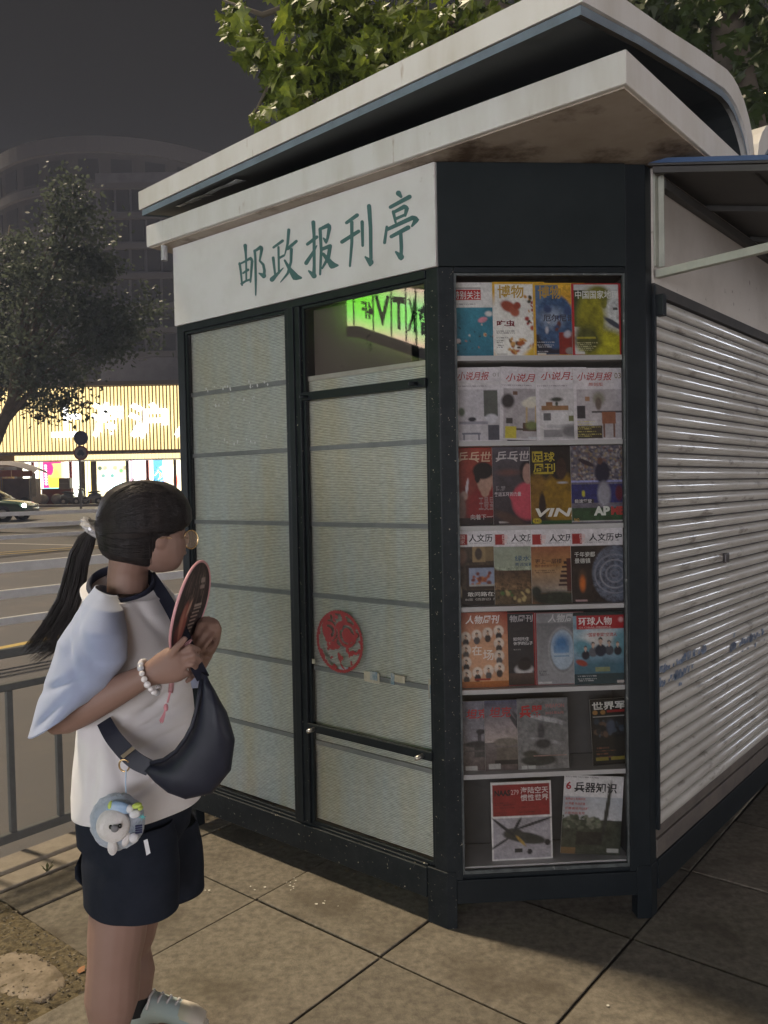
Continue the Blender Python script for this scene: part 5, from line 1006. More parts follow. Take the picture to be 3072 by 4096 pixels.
for k in range(3):
    a = -9.4 + 3.3 * k; mb = MB(); mb.box(WD, a, a + 2.9, -9.59, -9.53, .4, 3.3); w = mb.build('window', M['shopfill3'], bs); mb = MB(); mb.box(WD, a + 1.4, a + 1.5, -9.525, -9.46, .4, 3.3); mb.build('frame', M['blk'], w); mb = MB(); mb.box(WD, a - .1, a + 3.0, -9.59, -9.4, 3.32, 3.6); mb.build('sill', M['trim'], w)
sl = empty('glint_column', (10.9, 8.6, 0), 'lit column added beyond the right edge in place of the lamp glinting on the shutter', 'light column')  # invented column, shaped and placed to throw lamp glints on the upper slats
mb = MB(); mb.loft([((10.9, 8.6, 0), (.42, 0, 0), (0, .42, 0)), ((10.9, 8.6, .45), (.36, 0, 0), (0, .36, 0)), ((10.9, 8.6, 1.95), (.36, 0, 0), (0, .36, 0))], 28); mb.build('base', M['pole'], sl)
mb = MB(); mb.loft([((10.9, 8.6, 1.955), (.36, 0, 0), (0, .36, 0)), ((10.9, 8.6, 2.75), (.36, 0, 0), (0, .36, 0))], 28); mb.build('lit_drum', emis('lit_drum_panel', (.80, .87, 1.0), 12.0), sl)
mb = MB(); mb.loft([((10.9, 8.6, 2.755), (.44, 0, 0), (0, .44, 0)), ((10.9, 8.6, 2.85), (.44, 0, 0), (0, .44, 0)), ((10.9, 8.6, 3.1), (.06, 0, 0), (0, .06, 0))], 28); mb.build('cap', M['pole'], sl)
# orange lit wall seen between the two roof vaults
ow = empty('lit_wall', (P(3060, 560, 12).x, 12, 0), 'yellow lit wall seen between the two roof vaults', 'wall')
a, b = P(3020, 600, 12), P(3300, 420, 12); mb = MB(); mb.box(WD, a.x - .1, b.x, 12, 12.3, 0, P(3060, 470, 12).z); mb.build('plaster', mat('yellow_plaster', (.80, .56, .22), .7, (.62, .38, .14), 6, 6), ow)
mb = MB(); mb.box(WD, a.x - .1, b.x, 11.6, 11.7, P(3060, 470, 12).z + .2, P(3060, 470, 12).z + .3); mb.build('wall_lamp', emis('wall_lamp', (1, .75, .4), 12), ow)

# ================================================================== trees
def leafmat(name, c, c2, tr): return mat(name, c, .42, c2, 1.9, 3, (.38, .62), trans=tr, spec=.5, rnd=.3)
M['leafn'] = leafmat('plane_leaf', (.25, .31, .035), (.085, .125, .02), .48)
M['leafd'] = leafmat('plane_leaf_shaded', (.06, .09, .018), (.035, .055, .012), .3)  # same leaves on the unlit side, shade put into a darker green
M['leaff'] = leafmat('street_tree_leaf', (.115, .14, .10), (.08, .10, .07), .5)
M['bark'] = mat('mottled_bark', (.16, .13, .10), .85, (.08, .065, .05), 5, 6, bump=.5)
LEAF = [(0, 0), (.16, .05), (.42, -.02), (.34, .16), (.52, .34), (.30, .36), (.36, .58), (.20, .52), (.0, 1.0)]
LEAF = LEAF + [(-a, b) for a, b in reversed(LEAF[1:-1])]
def leaf_mesh(seed):
    g = random.Random(seed); mb = MB(); pts = [(0, .36, .03)]
    for a, b in LEAF: pts.append((a * g.uniform(.9, 1.1), b * g.uniform(.93, 1.07), .16 * abs(a) - .22 * (b - .3) ** 2 + g.uniform(-.03, .03)))
    k = len(LEAF); mb.add(pts, [(0, 1 + i, 1 + (i + 1) % k) for i in range(k)]); return mb
def leaf_at(c, size):
    d = Vector((random.gauss(0, .5), random.gauss(-.25, .5), -.75 + random.gauss(0, .45))).normalized(); n = Vector((random.gauss(-.35, .5), random.gauss(-.5, .45), random.gauss(.45, .5))); n = (n - d * n.dot(d)).normalized(); s = d.cross(n)
    return Matrix(((s.x * size, d.x * size, n.x * size, c.x), (s.y * size, d.y * size, n.y * size, c.y), (s.z * size, d.z * size, n.z * size, c.z), (0, 0, 0, 1)))
yT = 6.4; tb = Vector((P(3120, 2500, 7.6).x, 7.6, 0))
tree = empty('plane_tree', tb, 'large leaved plane tree spreading over the kiosk roof against the night sky', 'tree')
mb = MB(); mb.tube([tb + Vector((0, 0, -.05)), tb + Vector((.02, 0, .6)), tb + Vector((-.05, .02, 2.5)), tb + Vector((-.22, -.05, 4.2)), tb + Vector((-.5, -.1, 5.6)), tb + Vector((-.7, 0, 7.5))], [.34, .26, .23, .20, .15, .08], 16); mb.build('trunk', M['bark'], tree, smooth=True)
def limb(pts, r0, r1):
    pts = [Vector(p) for p in pts]; mb = MB(); k = len(pts); mb.tube(pts, [r0 + (r1 - r0) * i / (k - 1) for i in range(k)], 8); mb.build('limb', M['bark'], tree, smooth=True)
hub = tb + Vector((-.25, -.06, 4.4))
limb([hub, P(2700, 260, 7.2), P(2200, 120, 6.9), P(1700, 120, 6.6), P(1300, 210, 6.4), P(1090, 320, 6.3), P(1020, 450, 6.3)], .12, .008)
limb([P(2200, 120, 6.9), P(1800, -40, 6.6), P(1400, -60, 6.4), P(1050, 60, 6.3), P(890, 0, 6.3)], .06, .008)
limb([P(1700, 120, 6.6), P(1500, 260, 6.4), P(1330, 380, 6.3), P(1200, 420, 6.2)], .03, .006)
limb([hub, P(2900, 120, 7.8), P(2500, -100, 8.0), P(2000, -260, 7.6)], .11, .03)
pts = []
BL = [(925, 60, 55, 80, 26), (1000, 170, 50, 80, 30), (1075, 250, 70, 80, 34), (1250, 60, 140, 110, 90), (1210, 270, 140, 110, 95), (1440, 140, 190, 150, 150), (1390, 320, 150, 90, 80), (1640, 120, 190, 130, 110), (1035, 470, 34, 44, 9), (1145, 390, 95, 65, 45), (1560, 260, 160, 110, 70), (1850, 80, 160, 110, 70), (1320, -60, 260, 80, 60)]
for u, v, ru, rv, k in BL:
    for _ in range(int(k * 2.0)):
        a = random.uniform(0, 2 * math.pi); r = random.random() ** .55; pts.append((P(u + ru * r * math.cos(a), v + rv * r * math.sin(a), yT + random.gauss(0, .28)), random.choice((random.uniform(.07, .13), random.uniform(.10, .21)))))
big = sorted(pts, key=lambda q: q[0].y - q[1] * 3)[:300]; bigset = set(id(q) for q in big)
LM = [leaf_mesh(k).mesh('leaf', M['leafn'], fix=False) for k in range(6)]
for c, s in big:
    o = bpy.data.objects.new('leaf', LM[random.randrange(6)]); COL.objects.link(o); o.parent = tree; mm = leaf_at(c, s); mm.translation = c - tb; o.matrix_local = mm
def foliage(items, m, parent, name='foliage'):
    mb = MB(); proto = [leaf_mesh(k) for k in range(5)]
    for c, s in items:
        mm = leaf_at(c, s); q = proto[random.randrange(5)]; mb.add([mm @ Vector(v) for v in q.v], q.f)
    return tag(mb.build(name, m, parent, fix=False), kind='stuff')
foliage([q for q in pts if id(q) not in bigset], M['leafn'], tree)
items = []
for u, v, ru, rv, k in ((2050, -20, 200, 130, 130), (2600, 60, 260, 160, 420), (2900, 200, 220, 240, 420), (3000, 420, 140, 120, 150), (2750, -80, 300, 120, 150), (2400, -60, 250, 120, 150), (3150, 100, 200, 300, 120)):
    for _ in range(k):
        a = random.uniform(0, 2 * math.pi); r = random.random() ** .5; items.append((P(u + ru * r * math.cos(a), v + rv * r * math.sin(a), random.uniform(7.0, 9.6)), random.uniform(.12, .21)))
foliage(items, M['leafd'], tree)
# street trees across the road
def far_tree(u0, y, blobs, label, k, size, trunk_u):
    tbx = P(trunk_u, 2000, y).x; base = Vector((tbx, y, zroad(min(y, 43)))); root = empty('street_tree', base, label, 'tree', 'street trees across the road')
    top = P(u0, 900, y); mb = MB(); mb.tube([base, base + Vector((.1, 0, 2)), base + Vector(((top.x - tbx) * .4, 0, 4.5)), top], [.25, .2, .16, .03], 10); mb.build('trunk', M['bark'], root, smooth=True)
    for bu, bv, ru, rv, w in blobs[:6]:
        mb = MB(); mb.tube([base + Vector(((top.x - tbx) * .3, 0, 3.6)), (P(bu, bv + rv * .4, y) + base) / 2 + Vector((0, 0, 2)), P(bu, bv, y)], [.10, .06, .02], 6); mb.build('limb', M['bark'], root)
    mb = MB(); tot = sum(b[2] * b[3] * b[4] for b in blobs)
    for bu, bv, ru, rv, w in blobs:
        cc = P(bu, bv, y); rx = ru / FPX * y; rz = rv / FPX * y
        nclump = max(4, int(w * ru * rv / 650)); nl = max(3, int(k * ru * rv * w / tot / nclump))
        for _ in range(nclump):
            a = random.uniform(0, 6.283); ph = math.acos(random.uniform(-1, 1)); r = random.random() ** .4
            cl = cc + Vector((rx * r * math.sin(ph) * math.cos(a), rx * .8 * r * math.sin(ph) * math.sin(a), rz * r * math.cos(ph)))
            for _ in range(nl):
                c = cl + Vector((random.gauss(0, .30), random.gauss(0, .30), random.gauss(0, .20))); s = size * random.uniform(.6, 1.3)
                d = Vector((random.gauss(0, 1), random.gauss(0, 1), random.gauss(-.4, .7))).normalized(); e = d.orthogonal().normalized(); e.rotate(Matrix.Rotation(random.uniform(0, 6.28), 3, d))
                mb.add([c, c + d * s * .5 + e * s * .3, c + d * s, c + d * s * .5 - e * s * .3], [(0, 1, 2, 3)])
    tag(mb.build('crown', M['leaff'], root, fix=False), kind='stuff'); return root
far_tree(270, 26.0, [(270, 800, 80, 110, 1), (310, 930, 130, 120, 1), (230, 1050, 200, 130, 1), (400, 1120, 140, 110, 1), (250, 1250, 250, 140, 1), (460, 1300, 150, 110, 1.2), (180, 1400, 240, 130, 1), (400, 1390, 130, 80, 1), (590, 1205, 100, 50, .8), (570, 1330, 70, 45, 1), (220, 1510, 170, 90, 1), (250, 1610, 110, 60, .7)],
         'street tree with the pointed crown hanging over the golden restaurant front', 14500, .16, -75)
far_tree(40, 30.0, [(40, 1100, 120, 150, 1), (20, 1350, 160, 160, 1), (60, 1520, 180, 120, 1), (-80, 1200, 150, 200, 1), (110, 1630, 100, 70, .8)],
         'street tree at the left edge whose lower leaves cover the golden strips', 7500, .17, -130)

# ================================================================== the person
DP = 2.15
def Q(u, v, dy=0.0): return P(u, v, DP + dy)
PX = DP / FPX                                                          # metres per photo pixel at her distance
M['skin'] = mat('skin', (.27, .165, .130), .55, (.24, .145, .112), 9, 5, bump=.04, bscale=220, spec=.4)
M['hair'] = mat('dark_brown_hair', (.011, .009, .009), .5, (.034, .027, .026), 55, 5, (.35, .72), .4, 90, stretch=(1, 1, .12), spec=.3)
M['shirt'] = mat('white_cotton', (.70, .675, .68), .85, (.65, .62, .63), 12, 6, bump=.12, bscale=160, sheen=.3)
M['sleeve'] = mat('light_blue_cotton', (.32, .365, .51), .85, (.28, .325, .46), 12, 6, bump=.12, bscale=160, sheen=.3)
M['collar'] = mat('navy_rib', (.022, .026, .052), .8, bump=.3, bscale=120)
M['shorts'] = mat('navy_cotton', (.011, .014, .022), .9, (.016, .019, .029), 18, 6, bump=.15, bscale=160, spec=.15)
M['bagm'] = mat('navy_nylon', (.012, .014, .025), .5, (.018, .020, .033), 20, 5, spec=.3, bump=.08, bscale=140)
M['pink'] = mat('pink_plastic', (.62, .33, .36), .4)
M['sock'] = mat('black_sock', (.012, .012, .013), .9, bump=.3, bscale=150)
M['shoe'] = mat('pale_blue_shoe', (.42, .52, .54), .7, (.50, .56, .56), 9, 4, bump=.15, bscale=160)
M['sole'] = mat('cream_sole', (.62, .56, .48), .6)
M['bead'] = mat('white_bead', (.72, .69, .70), .2, coat=.6); M['beadg'] = mat('grey_bead', (.45, .46, .50), .2, coat=.6)
M['goldm'] = mat('gold_metal', (.80, .58, .30), .25, metal=1.0)
M['lens'] = glass_mat('spectacle_lens', (.92, .90, .90), 1.0, .08, ior=2.3)
feet = Q(500, 3300, 0)
person = empty('person', (feet.x, DP, 0), 'person in white raglan shirt and navy shorts with ponytail holding a round fan', 'person')
SX = Vector((.60, .80, 0)); FX = Vector((.80, -.60, 0)); UP = Vector((0, 0, 1))
def ringT(uL, uR, v, dy=0, dzf=0.0, ratio=1.25):                       # horizontal body ring from its outline
    c = Q((uL + uR) / 2, v, dy); w = (uR - uL) / 2 * PX; b = w / math.sqrt((.6 * ratio) ** 2 + .64); return (c + FX * 0 + UP * dzf, SX * b * ratio, FX * b)
# --- body: one continuous surface
bd = MB()
zgr = 0.0
nk, nkn, nan = Q(508, 3370, -.05), Q(458, 3830, -.10), P(432, 4215, 2.06)
fk, fkn, fan_ = Q(600, 3350, .10), Q(512, 3800, .12), P(556, 4040, 2.27)
def limbring(c, d, w, dep): d = Vector(d).normalized(); a = d.cross(Vector((0, 1, 0))).normalized(); b = d.cross(a).normalized(); return (Vector(c), a * w, b * dep)
def leg(h, k, a, s):
    d1 = (k - h).normalized(); d2 = (a - k).normalized()
    foot_t = Vector((a.x + .17, a.y - .03, .035)); heel = Vector((a.x - .045, a.y, .04))
    bd.loft([limbring(h, d1, .064 * s, .064 * s), limbring(h + (k - h) * .5, d1, .074 * s, .074 * s), limbring(h + (k - h) * .85, d1, .070 * s, .066 * s), limbring(k, d1 + d2, .064 * s, .060 * s), limbring(k + (a - k) * .22, d2, .065 * s, .060 * s), limbring(k + (a - k) * .42, d2, .066 * s, .060 * s),
             limbring(k + (a - k) * .68, d2, .050 * s, .047 * s), limbring(k + (a - k) * .88, d2, .038 * s, .037 * s), limbring(a, d2, .036 * s, .038 * s), limbring(Vector((a.x, a.y, .05)), d2, .04, .036)], 18)
    bd.loft([(heel, (0, .028, 0), (0, 0, .03)), (Vector((a.x, a.y, .05)), (0, .036, 0), (0, 0, .045)), (Vector((a.x + .09, a.y - .015, .045)), (0, .042, 0), (0, 0, .032)), (foot_t, (0, .035, 0), (0, 0, .02))], 14)
leg(nk, nkn, nan, 1.06); leg(fk, fkn, fan_, .98)
bd.loft([ringT(440, 670, 3380), ringT(430, 680, 3280), ringT(430, 680, 3120), ringT(430, 670, 2900), ringT(435, 650, 2700), ringT(435, 645, 2520), ringT(440, 630, 2440), ringT(455, 595, 2395)], 24)
bd.loft([ringT(430, 590, 2370, ratio=1.0), ringT(432, 590, 2290, ratio=1.0), ringT(440, 620, 2230, ratio=1.0), ringT(470, 640, 2170, ratio=1.0)], 18)
HD = Vector((.74, .67, 0)).normalized(); HS = Vector((-HD.y, HD.x, 0))    # where the head looks, and its side
hm = Matrix((HD, HS, UP)).transposed()
bd.ball(Q(585, 2085), .110, .082, .112, 22, 16, 0, hm)
bd.ball(Q(645, 2180), .068, .060, .075, 18, 12, 0, hm); bd.ball(Q(672, 2225), .040, .042, .042, 14, 9, 0, hm)
hd = Q(672, 2150, .03); bd.ball(hd + HD * .050 - UP * .006, .014, .012, .022, 10, 7, 0, hm)   # nose
bd.ball(hd + HD * .040 - UP * .044, .012, .020, .010, 10, 7, 0, hm)                       # lips
bd.ball(Q(590, 2150) - HS * .078, .020, .010, .030, 10, 7, 0, hm)                         # ear
def arm(pts, rad): bd.loft([limbring(p, (Vector(pts[min(i + 1, len(pts) - 1)]) - Vector(pts[max(i - 1, 0)])), r[0], r[1]) for i, (p, r) in enumerate(zip(pts, rad))], 18)
sh_, el = Q(425, 2470, -.14), Q(222, 2885, -.19); wr = Q(612, 2690, -.20)
arm([sh_, sh_ + (el - sh_) * .5, sh_ + (el - sh_) * .9, el], [(.052, .05), (.047, .045), (.045, .044), (.042, .042)])
arm([el + Vector((-.012, 0, .005)), el + (wr - el) * .10, el + (wr - el) * .3, el + (wr - el) * .6, el + (wr - el) * .85, wr], [(.038, .038), (.044, .042), (.045, .041), (.039, .035), (.031, .027), (.028, .024)])
kn = Q(718, 2648, -.19)
arm([wr - (kn - wr) * .1, wr + (kn - wr) * .35, wr + (kn - wr) * .75, kn, kn + (kn - wr) * .12], [(.030, .024), (.040, .024), (.046, .022), (.044, .020), (.036, .016)])
def finger(pts, r0, r1):
    pts = [Vector(p) for p in pts]; k = len(pts); bd.tube(pts, [r0 + (r1 - r0) * i / (k - 1) for i in range(k)], 10); bd.ball(pts[-1], r1 * 1.02, nu=8, nv=6)
# right hand: fingers close round the fan's stick, thumb on top along it
finger([Q(715, 2612, -.19), Q(762, 2585, -.19), Q(792, 2598, -.165), Q(780, 2632, -.150)], .0095, .0075)
finger([Q(722, 2635, -.195), Q(776, 2618, -.195), Q(800, 2640, -.168), Q(782, 2668, -.150)], .0098, .0078)
finger([Q(722, 2662, -.195), Q(770, 2656, -.195), Q(792, 2678, -.168), Q(768, 2698, -.150)], .0095, .0075)
finger([Q(712, 2690, -.19), Q(750, 2692, -.19), Q(768, 2710, -.168), Q(748, 2724, -.152)], .0085, .0068)
finger([Q(665, 2640, -.20), Q(706, 2590, -.215), Q(738, 2556, -.205)], .0110, .0085)
# left arm comes round from behind, its hand steadies the fan's rim
ls, le, lw = Q(690, 2440, .12), Q(712, 2735, .15), Q(818, 2604, .02)
arm([ls, ls + (le - ls) * .5, le], [(.046, .046), (.044, .044), (.040, .040)])
arm([le, le + (lw - le) * .3, le + (lw - le) * .7, lw], [(.040, .040), (.043, .041), (.034, .030), (.027, .025)])
lk = Q(836, 2505, -.02)
arm([lw, lw + (lk - lw) * .5, lk, lk + (lk - lw) * .25], [(.028, .025), (.037, .026), (.036, .022), (.024, .016)])
finger([Q(822, 2492, -.02), Q(798, 2500, -.05), Q(782, 2538, -.068), Q(772, 2572, -.07)], .0092, .0070)
finger([Q(838, 2506, -.03), Q(818, 2530, -.06), Q(796, 2564, -.075), Q(780, 2592, -.075)], .0096, .0074)
finger([Q(852, 2530, -.03), Q(838, 2558, -.06), Q(816, 2585, -.075), Q(794, 2606, -.075)], .0093, .0072)
finger([Q(862, 2556, -.02), Q(856, 2584, -.05), Q(838, 2604, -.065), Q(820, 2616, -.068)], .0084, .0066)
finger([Q(822, 2540, .01), Q(800, 2540, .0), Q(784, 2520, -.008)], .0105, .0082)
me = bd.mesh('body', M['skin'], ORG[person.name]); body = bpy.data.objects.new('body', me); COL.objects.link(body); body.parent = person; ORG[body.name] = ORG[person.name]
rm = body.modifiers.new('r', 'REMESH'); rm.mode = 'VOXEL'; rm.voxel_size = .0042; rm.use_smooth_shade = True
sm = body.modifiers.new('s', 'SMOOTH'); sm.factor = .5; sm.iterations = 5
bpy.context.view_layer.update(); dg = bpy.context.evaluated_depsgraph_get(); nm = bpy.data.meshes.new_from_object(body.evaluated_get(dg)); body.modifiers.clear(); body.data = nm; nm.name = 'body'
nm.polygons.foreach_set('use_smooth', [True] * len(nm.polygons))
# --- clothes
def cloth(name, rings, m, n=56, amp=.006, sc=7.0, diag=.0, caps=(False, False), parent=None, thick=.0025, seed=0.0, sub=4, folds=()):
    rr = []
    for i in range(len(rings) - 1):
        for q in range(sub):
            t = q / sub; t = t * t * (3 - 2 * t) * .35 + t * .65
            rr.append(tuple(Vector(rings[i][j]) * (1 - t) + Vector(rings[i + 1][j]) * t for j in range(3)))
    rr.append(tuple(Vector(x) for x in rings[-1]))
    mb = MB(); mb.loft(rr, n, cap=caps); c0 = [r[0] for r in rr]
    for i in range(len(mb.v)):
        p = Vector(mb.v[i]); ri = min(i // n, len(rr) - 1); d = (p - c0[ri]); L = d.length
        if L < 1e-5: continue
        w = mnoise.noise((p.x * sc + seed, p.y * sc, (p.z + diag * p.x) * sc * .8)) + .5 * mnoise.noise((p.x * sc * 2.3, p.y * sc * 2.3 + seed, (p.z + diag * p.x) * sc * 1.5))
        f = 0.0
        for a, dep, wd in folds:                                       # creases: plane position along (x, z), depth, width
            f -= dep * math.exp(-((p - a[0]).dot(a[1]) / wd) ** 2) * max(0.0, 1 - (p - a[0]).length / a[2])
        mb.v[i] = tuple(p + d / L * (amp * w + f))
    o = mb.build(name, m, parent or person, smooth=True)
    if thick: s = o.modifiers.new('t', 'SOLIDIFY'); s.thickness = thick; s.offset = 1
    return o
def fold(u, v, dy, u2, v2, ln, dep, wd):
    a = Q(u, v, dy); b = Q(u2, v2, dy); t = (b - a).normalized(); return ((a, t.cross(Vector((0, 1, 0))).normalized(), ln), dep, wd)
TF = [fold(650, 2800, -.1, 780, 2700, .16, .010, .010), fold(640, 2880, -.1, 790, 2820, .16, .010, .009), fold(660, 2960, -.1, 780, 2920, .14, .008, .009), fold(560, 2850, -.1, 700, 2830, .14, .008, .012), fold(520, 3180, -.1, 700, 3080, .16, .009, .012), fold(480, 3000, -.1, 560, 3250, .2, .006, .014), fold(600, 2500, -.1, 680, 2620, .12, .006, .010), fold(400, 3100, -.1, 380, 3300, .2, .006, .014)]
shirt = cloth('shirt', [(Q(486, 2338), SX * .084 + UP * .022, FX * .078 - UP * .030), (Q(490, 2352), SX * .108 + UP * .020, FX * .096 - UP * .026), ringT(360, 685, 2392), ringT(355, 708, 2450), ringT(357, 718, 2580), ringT(357, 734, 2720), ringT(346, 754, 2880), ringT(333, 772, 3050), ringT(325, 780, 3140), ringT(327, 784, 3214)], M['shirt'], 130, .008, 7, .5, sub=12, folds=[(a, d * 1.9, w) for a, d, w in TF])
# raglan sleeves
def sring(u, v, dy, du, dv, depth): c = Q(u, v, dy); a = Q(u + du, v + dv, dy) - c; return (c, a, Vector((.25 * depth, -depth, 0)))
SFo = [fold(250, 2600, -.26, 330, 2760, .16, .012, .012), fold(200, 2760, -.27, 330, 2700, .16, .011, .010), fold(300, 2540, -.24, 420, 2700, .18, .010, .014), fold(180, 2880, -.27, 260, 2800, .12, .010, .010), fold(330, 2450, -.22, 250, 2680, .18, .008, .016)]
slv = cloth('sleeve', [sring(428, 2362, -.055, 44, 18, .075), sring(412, 2425, -.115, 80, 15, .085), sring(394, 2508, -.145, 110, 22, .092), sring(368, 2600, -.160, 138, 36, .094), sring(320, 2705, -.172, 126, 24, .094), sring(268, 2795, -.180, 112, -14, .094), sring(226, 2868, -.185, 106, -74, .094)], M['sleeve'], 96, .006, 8, .3, parent=shirt, sub=9, seed=3, folds=[(a, d * 1.0, w) for a, d, w in SFo])
cloth('sleeve', [sring(640, 2395, .07, 55, 30, .07), sring(690, 2470, .11, 62, 20, .085), sring(720, 2600, .13, 66, 14, .085), sring(745, 2720, .13, 64, 14, .085)], M['sleeve'], 40, .006, 9, .3, parent=shirt, seed=5)
def ringloop(c, a, b, r, fl=1.0, n=40):
    mb = MB(); vs = []; k = 10
    for i in range(n):
        th = 2 * math.pi * i / n; p = c + a * math.cos(th) + b * math.sin(th); o = (a * math.cos(th) + b * math.sin(th)).normalized(); w = a.cross(b).normalized()
        for j in range(k): ph = 2 * math.pi * j / k; vs.append(p + o * r * fl * math.cos(ph) + w * r * math.sin(ph))
    mb.add(vs, [(i * k + j, ((i + 1) % n) * k + j, ((i + 1) % n) * k + (j + 1) % k, i * k + (j + 1) % k) for i in range(n) for j in range(k)]); return mb
cc = Q(486, 2338, .0); ringloop(cc, SX * .085 + UP * .022, FX * .079 - UP * .030, .0135, .5).build('collar', M['collar'], shirt, smooth=True)
SH = [fold(560, 3400, -.1, 540, 3640, .2, .006, .012), fold(440, 3420, -.1, 420, 3600, .2, .006, .012)]
shorts = cloth('shorts', [ringT(345, 748, 3160), ringT(335, 750, 3250), ringT(340, 745, 3320), ringT(380, 700, 3390)], M['shorts'], 56, .004, 8, .2)
cloth('short_leg', [(Q(520, 3270, -.045), SX * .096, FX * .124), (Q(520, 3350, -.06), SX * .108, FX * .136), (Q(521, 3460, -.07), SX * .110, FX * .140), (Q(521, 3550, -.075), SX * .108, FX * .140), (Q(523, 3606, -.075), SX * .106, FX * .139)], M['shorts'], 90, .007, 8, .2, parent=shorts, seed=2, sub=9, folds=SH + [fold(450, 3360, -.2, 600, 3420, .14, .008, .012), fold(560, 3300, -.2, 620, 3480, .14, .008, .012), fold(400, 3480, -.2, 520, 3560, .12, .006, .012)])
cloth('short_leg', [(Q(640, 3280, .10), SX * .095, FX * .11), (Q(640, 3370, .11), SX * .106, FX * .126), (Q(645, 3460, .12), SX * .108, FX * .13), (Q(650, 3545, .12), SX * .105, FX * .128)], M['shorts'], 40, .004, 9, .2, parent=shorts, seed=4)
mb = MB(); mb.loft([(Q(345, 3390, -.02), (.004, 0, .008), (0, .04, 0)), (Q(330, 3430, -.02), (.010, 0, .02), (0, .05, 0)), (Q(328, 3470, -.02), (.010, 0, .02), (0, .045, 0)), (Q(345, 3520, -.02), (.003, 0, .008), (0, .03, 0))], 14); mb.build('pocket', M['shorts'], shorts, smooth=True)
def shoe(a, lab=None):
    root = None
    mb = MB(); x, y = a.x, a.y
    mb.loft([((x - .062, y, .048), (0, .024, 0), (0, 0, .028)), ((x - .045, y, .050), (0, .036, 0), (0, 0, .034)), ((x + .012, y, .050), (0, .042, 0), (0, 0, .036)), ((x + .045, y - .005, .060), (0, .045, 0), (0, 0, .042)), ((x + .11, y - .012, .050), (0, .047, 0), (0, 0, .030)), ((x + .16, y - .018, .042), (0, .043, 0), (0, 0, .022)), ((x + .192, y - .022, .036), (0, .026, 0), (0, 0, .013))], 20)
    s = mb.build('shoe', M['shoe'], person, smooth=True)
    mb = MB(); mb.loft([((x - .070, y, .016), (0, .022, 0), (0, 0, .0155)), ((x - .045, y, .016), (0, .039, 0), (0, 0, .0155)), ((x + .05, y - .006, .016), (0, .048, 0), (0, 0, .0155)), ((x + .13, y - .014, .016), (0, .049, 0), (0, 0, .0155)), ((x + .182, y - .020, .017), (0, .040, 0), (0, 0, .0145)), ((x + .203, y - .023, .018), (0, .018, 0), (0, 0, .010))], 20, pw=.7); mb.build('sole', M['sole'], s, smooth=True)
    mb = MB(); mb.loft([((x + .125, y - .013, .051), (0, .044, 0), (0, 0, .026)), ((x + .165, y - .018, .045), (0, .042, 0), (0, 0, .021)), ((x + .195, y - .022, .038), (0, .027, 0), (0, 0, .013))], 18); mb.build('toe_cap', M['sole'], s, smooth=True)
    for k in range(4):
        q = x + .035 + .024 * k; h = .104 - .009 * k
        mb = MB(); mb.tube([(q, y - .036 - .01, h - .022), (q + .004, y - .02, h + .001), (q + .008, y + .01, h + .002), (q + .004, y + .030, h - .018)], .0042, 6, flat=.7); mb.build('lace', M['bead'], s, smooth=True)
shoe(nan); shoe(fan_)
for a, k in ((nan, nkn), (fan_, fkn)):
    d = (k - a).normalized(); mb = MB(); mb.loft([limbring(Vector((a.x, a.y, .055)), d, .047, .046), limbring(a + d * .02, d, .043, .045), limbring(a + d * .085, d, .0445, .044), limbring(a + d * .10, d, .0445, .044)], 20, cap=(False, False)); mb.build('sock', M['sock'], person, smooth=True)
# --- hair: a shaped cap, loose strands over it, a gathered tail
hr = MB()
HV = [(1921, 535, 615, .35), (1928, 495, 660, .6), (1942, 462, 692, .8), (1965, 432, 722, .95), (2000, 408, 748, 1.05), (2040, 394, 764, 1.1), (2080, 388, 768, 1.12), (2106, 389, 756, 1.1), (2130, 392, 722, 1.04), (2160, 396, 690, .98), (2190, 402, 672, .94), (2215, 416, 664, .86), (2235, 445, 658, .78), (2252, 520, 650, .6), (2262, 570, 646, .4)]
for v, a, b, k in HV: pass
rings = []
for v, a, b, k in HV:
    c = Q((a + b) / 2, v, .0); rings.append((c, Vector(((b - a) / 2 * PX, 0, 0)), Vector((0, .100 * k, 0))))
rr = []
for i in range(len(rings) - 1):
    for q in range(3): t = q / 3; rr.append(tuple(rings[i][j] * (1 - t) + rings[i + 1][j] * t for j in range(3)))
rr.append(rings[-1]); hr.loft(rr, 40)
for i in range(len(hr.v)):
    p = Vector(hr.v[i]); c = Q(575, 2080); d = (p - c).normalized(); a = math.atan2(d.z, d.x)
    hr.v[i] = tuple(p + d * (.0012 * mnoise.noise((d.x * 5, d.y * 9, d.z * 5)) - .0012))
hair = hr.build('hair', M['hair'], person, smooth=True)
tie = Q(378, 2118, .02)
HVa = np.array(HV)
def capdep(u, v):                                                      # near surface of the cap
    a = np.interp(v, HVa[:, 0], HVa[:, 1]); b = np.interp(v, HVa[:, 0], HVa[:, 2]); k = np.interp(v, HVa[:, 0], HVa[:, 3]); x = (u - (a + b) / 2) / ((b - a) / 2)
    return -.100 * k * math.sqrt(max(0.0, 1 - x * x))
mb = MB()
def onhair(path, rad, lift=.0012):
    mb.tube([Q(u, v) + Vector((0, capdep(u, v) - lift, 0)) for u, v in path], rad, 4, cap=False, flat=.6)
